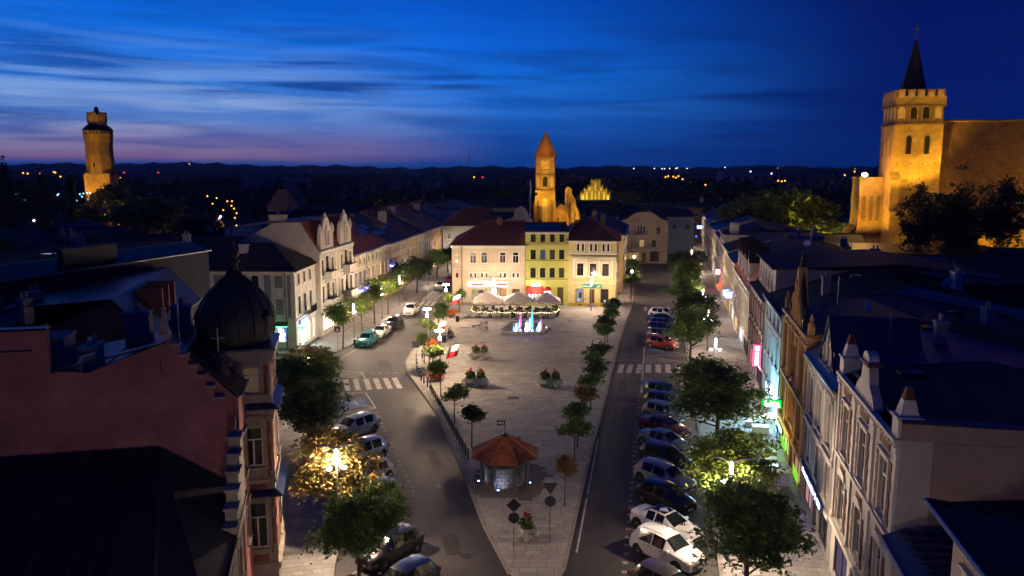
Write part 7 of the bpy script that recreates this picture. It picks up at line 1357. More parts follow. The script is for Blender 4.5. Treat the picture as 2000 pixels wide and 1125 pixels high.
# ------------------------------------------------------------------ the well
we = thing('well', 'round stone well under an eight sided orange tiled roof', 'well', (-.5, 53.4, .12))
M_BLOCK = slab_material('well_stone', (.25, .235, .225)); nb = 18
MB().lathe([(1.36, 0), (1.36, 1.3), (1.05, 1.3), (1.05, .1)], n=36).build('core', pm('mortar', (.16, .15, .14), .95, .2), we)
r_ = random.Random(8)
for rw in range(5):
    for k in range(nb):
        a0 = 2*math.pi*(k + (rw % 2)*.5)/nb + .012 + r_.uniform(0, .02); a1 = 2*math.pi*(k+1+(rw % 2)*.5)/nb - .012; z0 = rw*.26+.012; z1 = z0+.235; ro = 1.43 + r_.uniform(-.015, .02); am = (a0+a1)/2
        MB().prism([(1.3*math.cos(a0), 1.3*math.sin(a0)), (ro*math.cos(a0), ro*math.sin(a0)), (ro*1.012*math.cos(am), ro*1.012*math.sin(am)), (ro*math.cos(a1), ro*math.sin(a1)), (1.3*math.cos(a1), 1.3*math.sin(a1))], z0, z1).build('stone', M_BLOCK, we)
MB().lathe([(1.0, 1.3), (1.5, 1.3), (1.5, 1.42), (1.0, 1.42)], n=36).build('rim', M_BLOCK, we)
MB().lathe([(1.04, .5), (.02, .52)], n=20).build('water', pm('black_water', (.005, .006, .008), .05, 0), we)
M_POST = pm('post_blue_grey', (.11, .14, .17), .6, .2)
for k in range(8):
    an = math.pi/8 + k*math.pi/4
    if k % 2 == 0 or True: MB().box(-.07, .07, -.07, .07, 0, 2.1).box(-.11, .11, -.11, .11, 0, .3).build('post', M_POST, we, (1.78*math.cos(an), 1.78*math.sin(an), 0), an)
M_WT = pm('well_tile', (.42, .14, .05), .75, .34, 2.5, bump=.1)
o8 = lambda r, z: [(r*math.cos(math.pi/8+k*math.pi/4), r*math.sin(math.pi/8+k*math.pi/4), z) for k in range(8)]
rf = MB().grid([o8(2.45, 2.0), o8(2.3, 2.12), o8(.12, 3.3)]).build('roof', M_WT, we)
tl_ = MB(); rows_ = 11
for k in range(8):
    A_, B_ = Vector(o8(2.52, 2.03)[k]), Vector(o8(2.52, 2.03)[(k+1) % 8]); T_ = Vector((0, 0, 3.42))
    nrm = (B_-A_).cross(T_-A_).normalized()
    for j in range(rows_):
        f0, f1 = j/rows_, (j+1.25)/rows_; f1 = min(f1, .985); n = max(2, int(13*(1-f0)))
        for q in range(n):
            u0, u1 = (q+.06)/n, (q+.94)/n; P = lambda u, f: A_.lerp(T_, f) + (B_-A_)*(1-f)*u
            c = [P(u0, f0)+nrm*.06, P(u1, f0)+nrm*.06, P(u1, f1)+nrm*.02, P(u0, f1)+nrm*.02]; tl_.grid([[v - nrm*.03 for v in c], c])
tag(tl_.build('roof_tiles', M_WT, rf), kind='stuff')
for k in range(8): an = math.pi/8 + k*math.pi/4; MB().tube([(2.5*math.cos(an), 2.5*math.sin(an), 2.08), (.1*math.cos(an), .1*math.sin(an), 3.42)], .07, 6).build('hip_tile', M_WT, rf)
MB().lathe([(.3, 3.3), (.26, 3.42), (.08, 3.5), (.03, 3.6)], n=10).build('roof_cap', M_DKMETAL, we); MB().tube([(0, 0, 3.5), (0, 0, 4.45)], .025, 6).build('vane_pole', M_DKMETAL, we)
MB().prism_y([(0, 4.15), (-.62, 4.05), (-.5, 4.24), (-.62, 4.44), (0, 4.42)], -.012, .012).build('weather_vane', M_DKMETAL, we); 
for k in range(4): MB().box(-.14-.1*k, -.08-.1*k, -.02, -.0125, 4.2, 4.34).build('vane_lettering', M_TRIMW, we)
MB().tube([(-1.4, 0, 1.85), (1.4, 0, 1.85)], .07, 8).build('windlass', M_BARK, we)
BLU_L = em('uplight_blue', (.30, .40, 1), 9)
for i, (x, y, lab) in enumerate(((-.95, 51.35, 'ground spotlight in front of the well, shining on its stones'), (-2.35, 53.0, 'blue ground spotlight on the left of the well'), (1.25, 52.7, 'blue ground spotlight on the right of the well'))):
    t = thing('ground_spotlight', lab, 'spotlight', (x, y, .13), 0, 'spotlights around the well'); MB().lathe([(.14, 0), (.14, .06), (.09, .12)], n=12).build('housing', M_DKMETAL, t); MB().lathe([(.085, .12), (.08, .16), (.01, .17)], n=12).build('lens', BLU_L, t)
    d = Vector((-.5-x, 53.4-y, .8)); lamp('spot_lamp', t, (0, 0, .22), 34 if i == 0 else 12, (.6, .66, 1), .06, spot=110, aim=tuple(Vector((0, 0, .22))+d))
# cast iron pillar behind the well
pu = thing('iron_pump', 'dark cast iron pump pillar with knob top behind the well', 'pump', (.55, 57.4, .12)); MB().lathe([(.28, 0), (.28, .15), (.18, .22), (.16, 1.0), (.21, 1.05), (.2, 1.3), (.12, 1.4), (.16, 1.55), (.13, 1.72), (.04, 1.85)], n=14).build('column', M_DKMETAL, pu, True); MB().tube([(.15, 0, 1.1), (.36, 0, 1.05), (.38, 0, .92)], .04, 6).build('spout', M_DKMETAL, pu); MB().tube([(-.15, 0, 1.3), (-.4, 0, 1.25), (-.5, 0, .7)], .025, 6).build('handle', M_DKMETAL, pu)
# ------------------------------------------------------------------ fountain
fo = thing('fountain', 'low fountain basin with lines of coloured glowing water jets', 'fountain', (0, 0, .12))
out = [(-1.5, 103.7), (4.2, 103.7), (5.4, 107.5), (5.0, 111.2), (2.6, 112.9), (-.4, 112.4), (-1.2, 109.0), (-1.9, 106.0)]
inn = [(p[0]+(1.7-p[0])*.10, p[1]+(108-p[1])*.10) for p in out]
b = MB(); n = len(out)
for i in range(n):
    j = (i+1) % n; h_ = .34 if i == 0 else .22
    b.poly([(*out[i], 0), (*out[j], 0), (*out[j], h_), (*out[i], h_)]); b.poly([(*out[i], h_), (*out[j], h_), (*inn[j], h_), (*inn[i], h_)]); b.poly([(*inn[j], 0), (*inn[i], 0), (*inn[i], h_), (*inn[j], h_)])
b.build('basin', M_STONE, fo); MB().poly([(x, y, .06) for x, y in inn]).build('water', pm('fountain_water', (.03, .035, .05), .08, .0), fo)
JET_GLOW = {'w': em('jet_glow_white', (.72, .82, 1), 7), 'b': em('jet_glow_blue', (.08, .22, 1), 7), 'c': em('jet_glow_cyan', (.05, .62, .95), 4.5), 'm': em('jet_glow_magenta', (.95, .08, .75), 4), 'r': em('jet_glow_red', (1, .08, .2), 3)}  # jets emit their own colour in place of lamplight scattered by the water
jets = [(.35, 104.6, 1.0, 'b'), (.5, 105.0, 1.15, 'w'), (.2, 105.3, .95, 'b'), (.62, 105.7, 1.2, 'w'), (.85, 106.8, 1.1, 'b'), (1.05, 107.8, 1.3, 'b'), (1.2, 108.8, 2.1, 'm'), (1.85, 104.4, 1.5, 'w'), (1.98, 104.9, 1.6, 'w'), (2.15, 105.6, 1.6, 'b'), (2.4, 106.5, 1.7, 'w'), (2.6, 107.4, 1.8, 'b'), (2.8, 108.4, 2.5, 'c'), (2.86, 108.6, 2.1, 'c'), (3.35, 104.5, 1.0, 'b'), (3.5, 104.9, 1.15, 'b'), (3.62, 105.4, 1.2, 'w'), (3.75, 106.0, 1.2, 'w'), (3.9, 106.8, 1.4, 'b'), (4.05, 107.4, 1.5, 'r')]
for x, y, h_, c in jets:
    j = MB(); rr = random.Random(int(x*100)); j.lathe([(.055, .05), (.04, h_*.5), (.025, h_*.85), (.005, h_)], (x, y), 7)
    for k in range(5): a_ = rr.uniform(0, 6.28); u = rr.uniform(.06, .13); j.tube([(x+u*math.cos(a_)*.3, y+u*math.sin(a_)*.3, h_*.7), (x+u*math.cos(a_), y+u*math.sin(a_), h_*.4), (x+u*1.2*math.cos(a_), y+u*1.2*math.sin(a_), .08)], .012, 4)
    j.build('water_jet', JET_GLOW[c], fo)
for x, y, c in ((.5, 104.7, (.15, .25, 1)), (2.0, 104.6, (.4, .5, 1)), (3.5, 104.6, (.1, .2, 1)), (2.8, 108.4, (.1, .7, 1)), (1.2, 108.7, (1, .1, .7))): lamp('fountain_light', fo, (x, y-.3, .5), 45, c, .1)
# stone slabs let into the square
for i, (x, y, w, l, lab) in enumerate(((-5.0, 108.6, 1.5, .42, 'near stone bench slab left of the fountain'), (-4.0, 111.0, 1.3, .42, 'far stone bench slab left of the fountain'), (-3.9, 107.0, 1.2, .4, 'low dark slab closest to the fountain corner'))):
    t = thing('stone_bench', lab, 'bench', (x, y, .13), R(38)); MB().box(-w/2, w/2, -l/2, l/2, .30, .42).build('seat', M_STONE, t)
    for s_ in (-1, 1): MB().box(s_*w*.35-.12, s_*w*.35+.12, -l*.4, l*.4, 0, .30).build('support', M_STONE, t)
# ------------------------------------------------------------------ flower planters
M_FWHITE = leaf_mat('flower_white', [(.22, .26, .12), (.62, .60, .54), (.80, .78, .72), (.82, .80, .75)], .2); M_FRED = leaf_mat('flower_red', [(.25, .02, .015), (.50, .04, .025), (.62, .09, .05)], .25); M_FGRN = LM['green']; M_FORANGE = leaf_mat('flower_orange', [(.30, .06, .01), (.55, .12, .02), (.60, .18, .03)], .25)
CMND = crown_mesh('blossoms', 101, .66, .40, 110, 46, .055, .15); CCAN = crown_mesh('foliage', 102, .36, .42, 40, 26, .10, .16); CRED = crown_mesh('red_blossoms', 103, .30, .30, 16, 26, .05, .09); CBUSH = crown_mesh('foliage', 104, .5, .42, 50, 26, .08, .2)
M_POT = pm('concrete_pot', (.22, .21, .20), .9, .15)
def flower_bowl(lab, x, y, rz, twin=True, sc=1.0):
    t = thing('flower_planter', lab, 'planter', (x, y, .13), rz, 'big flower planters on the square'); t.scale = (sc,)*3
    for k in ((-1, 1) if twin else (0,)):
        MB().lathe([(.3, 0), (.42, .08), (.48, .40), (.42, .44), (.40, .36)], (k*.58, 0), 14).build('bowl', M_POT, t)
        ob('white_blossoms', CMND, t, (k*.58, 0, .44), 1.0*k, mat=M_FWHITE, scale=(1.1, 1.1, .95)); ob('foliage', CCAN, t, (k*.52, 0, 1.12), k, mat=M_FGRN); ob('red_blossoms', CRED, t, (k*.52, .02, 1.5), k*2., mat=M_FRED)
flower_bowl('farther of the two twin flower planters on the left of the square', -3.7, 89.8, R(6)); flower_bowl('nearer twin flower planter on the left of the square', -3.7, 78.2, R(8), sc=1.05); flower_bowl('twin flower planter on the right of the square by the bicycle', 3.9, 77.7, R(-5), sc=1.05); flower_bowl('single flower planter at the tip of the square between the road signs', .85, 44.4, 0, False, .98)
for i, (x, y) in enumerate(((-9.2, 116.0), (-9.9, 95.2), (-7.9, 80.2), (-9.6, 92.0))):
    t = thing('flower_tub', '%s tub of orange flowers along the left edge of the square, from the far end' % ORD[i], 'planter', (x, y, .13), 0, 'orange flower tubs under the disc lamps'); MB().lathe([(.3, 0), (.42, .5), (.36, .5)], n=12).build('tub', M_POT, t); ob('blossoms', CBUSH, t, (0, 0, .75), i, mat=M_FORANGE, scale=(1.5, 1.5, 1.1))
# ------------------------------------------------------------------ flags, mast, signs, fence, bollards
M_FLAGW = pm('flag_white', (.75, .74, .72), .8, .05); M_FLAGR = pm('flag_red', (.55, .02, .03), .8, .05)
def flag(lab, x, y, sc=1.0, rz=0.):
    t = thing('flag', lab, 'flag', (x, y, .13), rz, 'white and red flags by the disc lamps'); t.scale = (sc,)*3
    MB().tube([(0, 0, 0), (.15, 0, 1.4), (.55, 0, 2.9)], .025, 6).build('staff', M_METAL, t)
    def half(v0, v1):
        b = MB(); rows = []
        for k in range(7):
            u = k/6; row = []
            for v in (v0, (v0+v1)/2, v1): row.append((.22+u*.95 - .33*v*0 + (1-v)*.30, .10*math.sin(u*5+v*2)*u, 1.75 + (1-v)*1.05 + u*.55 - .25*u*u))
            rows.append(row)
        b.grid(rows, close=False); return b
    half(0, .5).build('white_half', M_FLAGW, t); half(.5, 1.0).build('red_half', M_FLAGR, t); return t
flag('flag by the nearest disc lamp', -7.2, 80.4, 1.25, 0); flag('flag by the middle disc lamp', -9.6, 95.0, 1.1, .2); flag('flag by the farthest disc lamp', -9.2, 114.4, 1.2, -.1)
mt = thing('striped_mast', 'tall thin red and white striped mast on the left edge of the square', 'mast', (-8.2, 76.2, .12)); MB().tube([(0, 0, 5.4), (0, 0, 10.6)], [.045, .03], 8).build('upper_pole', M_FLAGW, mt)
for k in range(18): MB().tube([(0, 0, k*.3), (0, 0, k*.3+.3)], .06, 8).build('band', M_FLAGR if k % 2 else M_FLAGW, mt)
M_SIGNB = pm('sign_back', (.07, .075, .085), .5, .1, metal=.4)
def road_sign(lab, x, y, h, shapes, rz=0.):
    t = thing('road_sign', lab, 'road sign', (x, y, .12), rz, 'road signs'); MB().tube([(0, 0, 0), (0, 0, h)], .03, 8).build('post', M_METAL, t)
    for kind, z, s in shapes:
        if kind == 'diamond': P = [(0, -s), (s, 0), (0, s), (-s, 0)]
        elif kind == 'give': P = [(-s, s*.75), (0, -s*.9), (s, s*.75)]
        elif kind == 'round': P = [(s*math.cos(a*math.pi/10), s*math.sin(a*math.pi/10)) for a in range(20)]
        else: P = [(-s, -s), (s, -s), (s, s), (-s, s)]
        MB().prism_y([(u, v+z) for u, v in P], -.06, -.04).build('sign_plate', M_SIGNB, t); MB().box(-.2, .2, -.04, -.02, z-.03, z+.03).build('clamp', M_METAL, t)
    return t
road_sign('post with a diamond plate over a round plate, seen from behind', .1, 42.1, 3.55, [('diamond', 3.2, .42), ('round', 2.45, .32)]); road_sign('post with a give way triangle over a round plate, seen from behind', 2.25, 44.0, 3.75, [('give', 3.4, .45), ('round', 2.6, .34)])
road_sign('twin plate sign near the left kerb of the square', -10.8, 86.9, 2.9, [('square', 2.4, .38)]); road_sign('second twin plate sign behind the left kerb', -10.2, 88.4, 2.8, [('square', 2.3, .32)])
xs_ = road_sign('blue pedestrian crossing sign by the green street tree', -21.2, 93.9, 3.0, [('square', 2.7, .36)]); MB().prism_y([(-.26, 2.45), (.26, 2.45), (0, 2.95)], -.075, -.061).build('sign_triangle', M_FLAGW, xs_)
bl_ = MB().lathe([(.07, 0), (.06, .85), (.085, .88), (.085, .98), (.03, 1.02)], n=10).mesh('post', [M_DKMETAL]); bc_ = MB().lathe([(.075, .70), (.075, .78)], n=10).mesh('band', [M_FLAGW])
for i, (x, y) in enumerate(((-10.4, 84.2), (-9.9, 81.8), (-9.5, 80.4), (-9.1, 79.2), (-8.6, 77.8), (-10.9, 87.6), (-10.5, 90.0))):
    t = thing('bollard', '%s iron bollard on the left edge of the square, counted from the bend' % ORD[i], 'bollard', (x, y, .12), 0, 'iron bollards on the left of the square'); ob('shaft', bl_, t); ob('band', bc_, t)
fe = thing('low_fence', 'low black iron fence between square and left road', 'fence', (0, 0, .12)); F0, F1 = Vector((-8.2, 76.3)), Vector((-3.3, 57.2)); nf = 16
pst = MB().box(-.03, .03, -.03, .03, 0, 1.0).mesh('post', [M_DKMETAL])
for i in range(nf+1): p = F0.lerp(F1, i/nf); ob('post', pst, fe, (p.x, p.y, 0))
for z in (.2, .9): MB().tube([(F0.x, F0.y, z), (F1.x, F1.y, z)], .022, 5).build('rail', M_DKMETAL, fe)
br_ = MB().box(-.008, .008, -.008, .008, .2, .9).mesh('bar', [M_DKMETAL])
for i in range(nf*9): p = F0.lerp(F1, (i+.5)/(nf*9)); ob('bar', br_, fe, (p.x, p.y, 0))
def bin_(lab, x, y): t = thing('litter_bin', lab, 'bin', (x, y, .12), 0, 'litter bins'); MB().lathe([(.2, 0), (.24, .1), (.24, .8), (.2, .85)], n=12).build('body', M_DKMETAL, t); MB().lathe([(.25, .85), (.26, .92), (.05, .98)], n=12).build('lid', M_METAL, t)
bin_('litter bin near the farthest disc lamp', -7.9, 112.4); bin_('litter bin on the pavement beside the teal suv', -19.6, 96.6); bin_('litter bin near the bench on the left', -8.7, 98.6)
# ------------------------------------------------------------------ benches with people
M_WOODS = pm('bench_wood', (.16, .085, .045), .7, .25, 4)
def bench(lab, x, y, rz):
    t = thing('bench', lab, 'bench', (x, y, .13), rz, 'wooden benches on the square')
    for k in range(3): MB().box(-.9, .9, -.22+k*.16, -.09+k*.16, .42, .46).build('seat_slat', M_WOODS, t)
    for k in range(2): MB().box(-.9, .9, .26, .29, .58+k*.16, .70+k*.16).build('back_slat', M_WOODS, t)
    for s_ in (-1, 1): MB().box(s_*.7-.04, s_*.7+.04, -.22, .27, 0, .42).box(s_*.7-.03, s_*.7+.03, .29, .33, .3, .88).build('leg', M_DKMETAL, t)
bench('bench on the left edge of the square by the middle lamp', -8.2, 101.6, R(-80)); bench('bench with people near the nearest disc lamp', -8.9, 92.4, R(-75)); bench('bench on the right edge of the square beside the dog', 10.6, 92.9, R(80))
SKIN = pm('skin', (.42, .26, .19), .6, .05); HAIRS = [pm('hair_dark', (.02, .014, .010), .7, .1), pm('hair_fair', (.20, .12, .05), .7, .1)]
CLO = {k: pm('cloth_' + k, c, .85, .12, 5) for k, c in dict(black=(.018, .018, .02), red=(.32, .02, .025), white=(.55, .53, .5), blue=(.05, .08, .18), grey=(.16, .16, .17), green=(.04, .09, .06)).items()}
def skin_part(name, verts, edges, rad, m, parent, root=0):
    me = bpy.data.meshes.new(name); me.from_pydata(verts, edges, []); me.materials.append(m); o = ob(name, me, parent); md = o.modifiers.new('skin', 'SKIN'); md.use_smooth_shade = True
    sv = me.skin_vertices[0].data if me.skin_vertices else None
    if sv is None:
        bpy.context.view_layer.objects.active = o; me.attributes.new('x', 'FLOAT', 'POINT'); sv = me.skin_vertices.new().data if hasattr(me.skin_vertices, 'new') else None
    for i, r in enumerate(rad): sv[i].radius = (r, r); sv[i].use_root = (i == root)
    sb = o.modifiers.new('sub', 'SUBSURF'); sb.levels = 1; sb.render_levels = 1; return o
def person(lab, x, y, rz, sit=True, top='black', legs='blue', hair=0, z=.13, grp='people on the square', lean=0.):
    """one continuous body from feet to head, with clothes and hair over it"""
    t = thing('person', lab, 'person', (x, y, z), rz, grp)
    hip = .50 if sit else .92; sh = hip + .50; f = -lean
    hy = 0.0
    def limb(side):
        s = side
        if sit: leg = [(s*.09, 0, hip), (s*.11, -.42, hip+.02), (s*.11, -.46, .10), (s*.11, -.62, .05)]
        else: leg = [(s*.09, 0, hip), (s*.10, -.03+.1*s, .50), (s*.10, .02+.16*s, .09), (s*.10, -.14+.16*s, .05)]
        arm = [(s*.20, f*.5, sh-.03), (s*.25, f*.5+.02 if not sit else -.02, sh-.30), (s*.20 if sit else s*.27, -.28 if sit else -.08, sh-.36 if sit else sh-.56), (s*.15 if sit else s*.26, -.38 if sit else -.12, sh-.34 if sit else sh-.66)]
        return leg, arm
    B_ = MB()
    def tp(pts, rad, mb, n=9): mb.tube(pts, rad, n)
    body = MB(); tp([(0, 0, hip-.06), (0, f*.2, hip+.12), (0, f*.5, sh-.08), (0, f*.6, sh+.02), (0, f*.7, sh+.10), (0, f*.75-.01, sh+.16), (0, f*.8-.02, sh+.28), (0, f*.8-.01, sh+.38)], [.12, .13, .15, .07, .052, .075, .088, .03], body, 12)
    for s in (-1, 1):
        lg, am = limb(s); tp(lg[:3] + [lg[3]], [.08, .06, .042, .035], body); tp([(s*.12, f*.5, sh-.05)] + am, [.055, .05, .042, .034, .028], body)
        for k in range(4): u = am[3]; tp([u, (u[0]+s*(-.025+.017*k), u[1]-.05, u[2]-.035), (u[0]+s*(-.028+.018*k), u[1]-.065-.004*k, u[2]-.075)], [.011, .009, .007], body, 5)
        u = am[3]; tp([u, (u[0]-s*.035, u[1]-.03, u[2]-.02), (u[0]-s*.045, u[1]-.055, u[2]-.04)], [.012, .010, .007], body, 5)
    tp([(0, f*.8-.095, sh+.27), (0, f*.8-.115, sh+.245)], [.014, .018], body, 6)
    for s in (-1, 1): tp([(s*.088, f*.8-.01, sh+.28), (s*.1, f*.8, sh+.25)], [.02, .016], body, 6)
    o = body.build('body', SKIN, t, True); rm = o.modifiers.new('join', 'REMESH'); rm.mode = 'VOXEL'; rm.voxel_size = .022; rm.use_smooth_shade = True
    for s in (-1, 1): MB().lathe([(.004, -.008), (.013, 0), (.004, .008)], n=6).build('eye', M_VOID, o, (s*.034, f*.8-.098, sh+.295))
    top_m = MB(); tp([(0, 0, hip-.03), (0, f*.2, hip+.12), (0, f*.5, sh-.08), (0, f*.6, sh+.03), (0, f*.7, sh+.08)], [.135, .142, .165, .09, .062], top_m, 12)
    for s in (-1, 1): lg, am = limb(s); tp([(s*.10, f*.5, sh-.05)] + am[:3], [.065, .062, .052, .042], top_m)
    q = top_m.build('jacket', CLO[top], t, True); rm = q.modifiers.new('join', 'REMESH'); rm.mode = 'VOXEL'; rm.voxel_size = .026; rm.use_smooth_shade = True
    lm = MB(); tp([(0, 0, hip-.1), (0, 0, hip+.06)], [.12, .14], lm, 12)
    for s in (-1, 1): lg, am = limb(s); tp(lg[:3], [.095, .075, .055], lm); 
    q = lm.build('trousers', CLO[legs], t, True); rm = q.modifiers.new('join', 'REMESH'); rm.mode = 'VOXEL'; rm.voxel_size = .026; rm.use_smooth_shade = True
    for s in (-1, 1): lg, am = limb(s); MB().tube([(lg[2][0], lg[2][1]+.05, .04), (lg[3][0], lg[3][1], .035), (lg[3][0], lg[3][1]-.06, .03)], [.045, .042, .03], 8).build('shoe', CLO['black'], t, True)
    hr = MB(); tp([(0, f*.8+.03, sh+.16), (0, f*.8+.035, sh+.27), (0, f*.8+.01, sh+.37), (0, f*.8-.0, sh+.405)], [.06, .085, .085, .03], hr, 10); hr.build('hair', HAIRS[hair], t, True); return t
person('person in black sitting on the left bench, nearer one', -8.25, 101.2, R(100), True, 'black', 'blue', 0); person('person in grey sitting on the left bench, farther one', -8.15, 102.1, R(100), True, 'grey', 'black', 1)
person('person in white sitting near the nearest disc lamp', -8.85, 92.2, R(105), True, 'white', 'black', 0); person('person in red on the right bench by the dog', 10.5, 92.7, R(-100), True, 'red', 'black', 0); person('person in white on the right bench by the dog', 10.7, 93.5, R(-100), True, 'white', 'blue', 1); person('person in grey standing beside the right bench', 9.6, 91.9, R(-60), False, 'grey', 'blue', 0)
dg = thing('dog', 'small dark dog standing by the right bench', 'dog', (8.6, 91.6, .13), R(20)); b = MB()
b.tube([(-.32, 0, .40), (-.2, 0, .42), (.05, 0, .40), (.25, 0, .43), (.34, 0, .50), (.42, 0, .60), (.50, 0, .63), (.60, 0, .60), (.66, 0, .58)], [.05, .10, .10, .125, .09, .07, .075, .045, .025], 10)
for s in (-1, 1):
    b.tube([(.24, s*.06, .38), (.25, s*.07, .2), (.24, s*.07, .03), (.28, s*.07, .02)], [.05, .03, .022, .02], 6); b.tube([(-.22, s*.06, .40), (-.14, s*.07, .24), (-.27, s*.07, .14), (-.25, s*.07, .02), (-.2, s*.07, .02)], [.065, .045, .025, .02, .02], 6); b.tube([(.46, s*.05, .66), (.44, s*.08, .60)], [.03, .012], 5)
b.tube([(-.32, 0, .43), (-.46, 0, .5), (-.5, 0, .62)], [.025, .02, .012], 6); o = b.build('body', CLO['black'], dg, True); rm = o.modifiers.new('join', 'REMESH'); rm.mode = 'VOXEL'; rm.voxel_size = .014; rm.use_smooth_shade = True
MB().lathe([(.078, -.015), (.08, .015)], n=10).build('collar', M_FLAGR, dg, (.38, 0, .545))
# bicycle leaning by the clipped trees
bk = thing('bicycle', 'dark bicycle parked beside the right planter and clipped trees', 'bicycle', (6.9, 77.9, .13), R(55)); tk = MB()
def ringt(c, r, t, n=24): return [(c[0]+r*math.cos(2*math.pi*k/n), t, c[1]+r*math.sin(2*math.pi*k/n)) for k in range(n+1)]
for cx in (-.52, .52):
    w = MB().tube(ringt((cx, .34), .33, 0), .02, 5).build('wheel', M_TYRE, bk); s_ = MB()
    for k in range(8): an = k*math.pi/4; s_.tube([(cx, 0, .34), (cx+.32*math.cos(an), 0, .34+.32*math.sin(an))], .004, 3)
    s_.build('spokes', M_METAL, w)
MB().tube([(-.52, 0, .34), (-.12, 0, .32), (.36, 0, .78), (-.22, 0, .80), (-.52, 0, .34)], .018, 6).tube([(-.12, 0, .32), (-.22, 0, .80), (-.25, 0, .92)], .018, 6).tube([(.52, 0, .34), (.36, 0, .78), (.33, 0, .98)], .018, 6).build('frame', M_DKMETAL, bk); MB().tube([(.30, -.27, .98), (.34, -.1, 1.0), (.34, .1, 1.0), (.30, .27, .98)], .016, 6).build('handlebar', M_DKMETAL, bk); MB().taper(-.37, -.15, -.07, .07, .91, .96, .8).build('saddle', M_TYRE, bk)
# ------------------------------------------------------------------ cafe terrace with three parasols
M_CANV = pm('canvas', (.66, .61, .55), .9, .08); 
def parasol(lab, x, y, w=4.35):
    t = thing('parasol', lab, 'parasol', (x, y, .13), 0, 'parasols on the cafe terrace'); h = w/2; ze, za = 2.12, 3.45
    c = MB(); A_ = (0, 0, za)
    P = [(-h, -h, ze), (h, -h, ze), (h, h, ze), (-h, h, ze)]
    for i in range(4):
        p, q = P[i], P[(i+1) % 4]; m = ((p[0]+q[0])/2, (p[1]+q[1])/2, ze+.05); c.poly([p, m, A_]); c.poly([m, q, A_])
    o = c.build('canopy', M_CANV, t); v = MB()
    for i in range(4):
        p, q = P[i], P[(i+1) % 4]
        for k in range(6):
            a0 = [p[j]+(q[j]-p[j])*k/6 for j in range(2)]; a1 = [p[j]+(q[j]-p[j])*(k+1)/6 for j in range(2)]; v.poly([(*a0, ze), (*a1, ze), (*a1, ze-.24), (*a0, ze-.26)])
    v.build('valance', M_CANV, o); MB().tube([(0, 0, 0), (0, 0, za)], .04, 8).build('pole', M_METAL, t); MB().box(-.4, .4, -.4, .4, 0, .08).build('base', M_STONE, t); r_ = MB()
    for p in P: r_.tube([(0, 0, za-.1), (p[0]*.98, p[1]*.98, p[2]-.02)], .015, 4)
    r_.build('ribs', M_METAL, t)
    for k in (-1, 1): MB().box(k*h*.45-.45, k*h*.45+.45, -h-.012, -h-.004, ze-.19, ze-.10).build('valance_print', pm('print_red', (.30, .05, .06), .8, 0), o)
    MB().box(-.15, .15, -.15, .15, 2.5, 2.56).build('hanging_lamp', em('terrace_lamp', (1, .78, .55), 9), t); lamp('parasol_light', t, (0, 0, 2.4), 110, (1, .8, .6), .15); return t
parasol('left parasol of the three on the cafe terrace', -3.7, 119.4); parasol('middle parasol of the three on the cafe terrace', .9, 119.2); parasol('right parasol of the three on the cafe terrace', 5.3, 118.9, 4.2)
M_RATTAN = pm('rattan', (.055, .032, .022), .7, .25, 6); M_CUSH = pm('cushion', (.38, .30, .24), .9, .1); M_TT = pm('table_top', (.45, .40, .34), .5, .12)
tm_ = [MB().lathe([(.38, .72), (.38, .76), (.02, .765)], n=14).mesh('table_top', [M_TT]), MB().lathe([(.24, 0), (.22, .03), (.035, .06), (.035, .72)], n=10).mesh('pedestal', [M_DKMETAL])]
cs_ = [MB().box(-.24, .24, -.24, .24, .40, .48).mesh('seat', [M_CUSH]), MB().prism_x([(.20, .42), (.26, .42), (.33, .86), (.27, .86)], -.25, .25).mesh('backrest', [M_RATTAN]), MB().box(-.03, .03, -.03, .03, 0, .42).mesh('leg', [M_RATTAN]), MB().box(-.28, -.24, -.24, .26, .42, .66).box(.24, .28, -.24, .26, .42, .66).mesh('armrests', [M_RATTAN])]
ti = 0
for i, (x, y) in enumerate(((-5.0, 118.2), (-3.0, 118.0), (-4.6, 120.4), (-2.4, 120.6), (0.0, 117.8), (2.0, 118.0), (.2, 120.4), (2.1, 120.4), (4.3, 117.6), (6.2, 117.8), (4.6, 120.0), (6.3, 120.2))):
    t = thing('cafe_table', 'round cafe table at the %s %s under the %s parasol' % (['front', 'back'][(i % 4)//2], ['left', 'right'][i % 2], ['left', 'middle', 'right'][i//4]), 'table', (x, y, .13), 0, 'cafe tables under the parasols'); ob('table_top', tm_[0], t); ob('pedestal', tm_[1], t)
    for k in range(3):
        an = k*2.1 + i*.7; c = thing('cafe_chair', '%s rattan armchair round the %s %s table under the %s parasol' % (ORD[k], ['front', 'back'][(i % 4)//2], ['left', 'right'][i % 2], ['left', 'middle', 'right'][i//4]), 'chair', (x+.72*math.cos(an), y+.72*math.sin(an), .13), an - math.pi/2, 'cafe chairs under the parasols')
        ob('seat', cs_[0], c); ob('backrest', cs_[1], c); ob('armrests', cs_[3], c)
        for u, v in ((-.2, -.2), (.2, -.2), (-.2, .2), (.2, .2)): ob('leg', cs_[2], c, (u, v, 0))
for i, x in enumerate((-5.6, -4.0, -2.4, -.7, 1.0, 2.8, 4.5, 6.0)):
    t = thing('terrace_planter', '%s white flower pot along the front of the cafe terrace, from the left' % ORD[i], 'planter', (x, 115.6 - (.4 if i > 4 else 0), .13), 0, 'flower pots along the cafe terrace'); MB().lathe([(.3, 0), (.45, .35), (.4, .38)], n=12).build('pot', M_POT, t); ob('blossoms', CMND, t, (0, 0, .42), i, mat=M_FWHITE, scale=(.95, .95, 1.1))
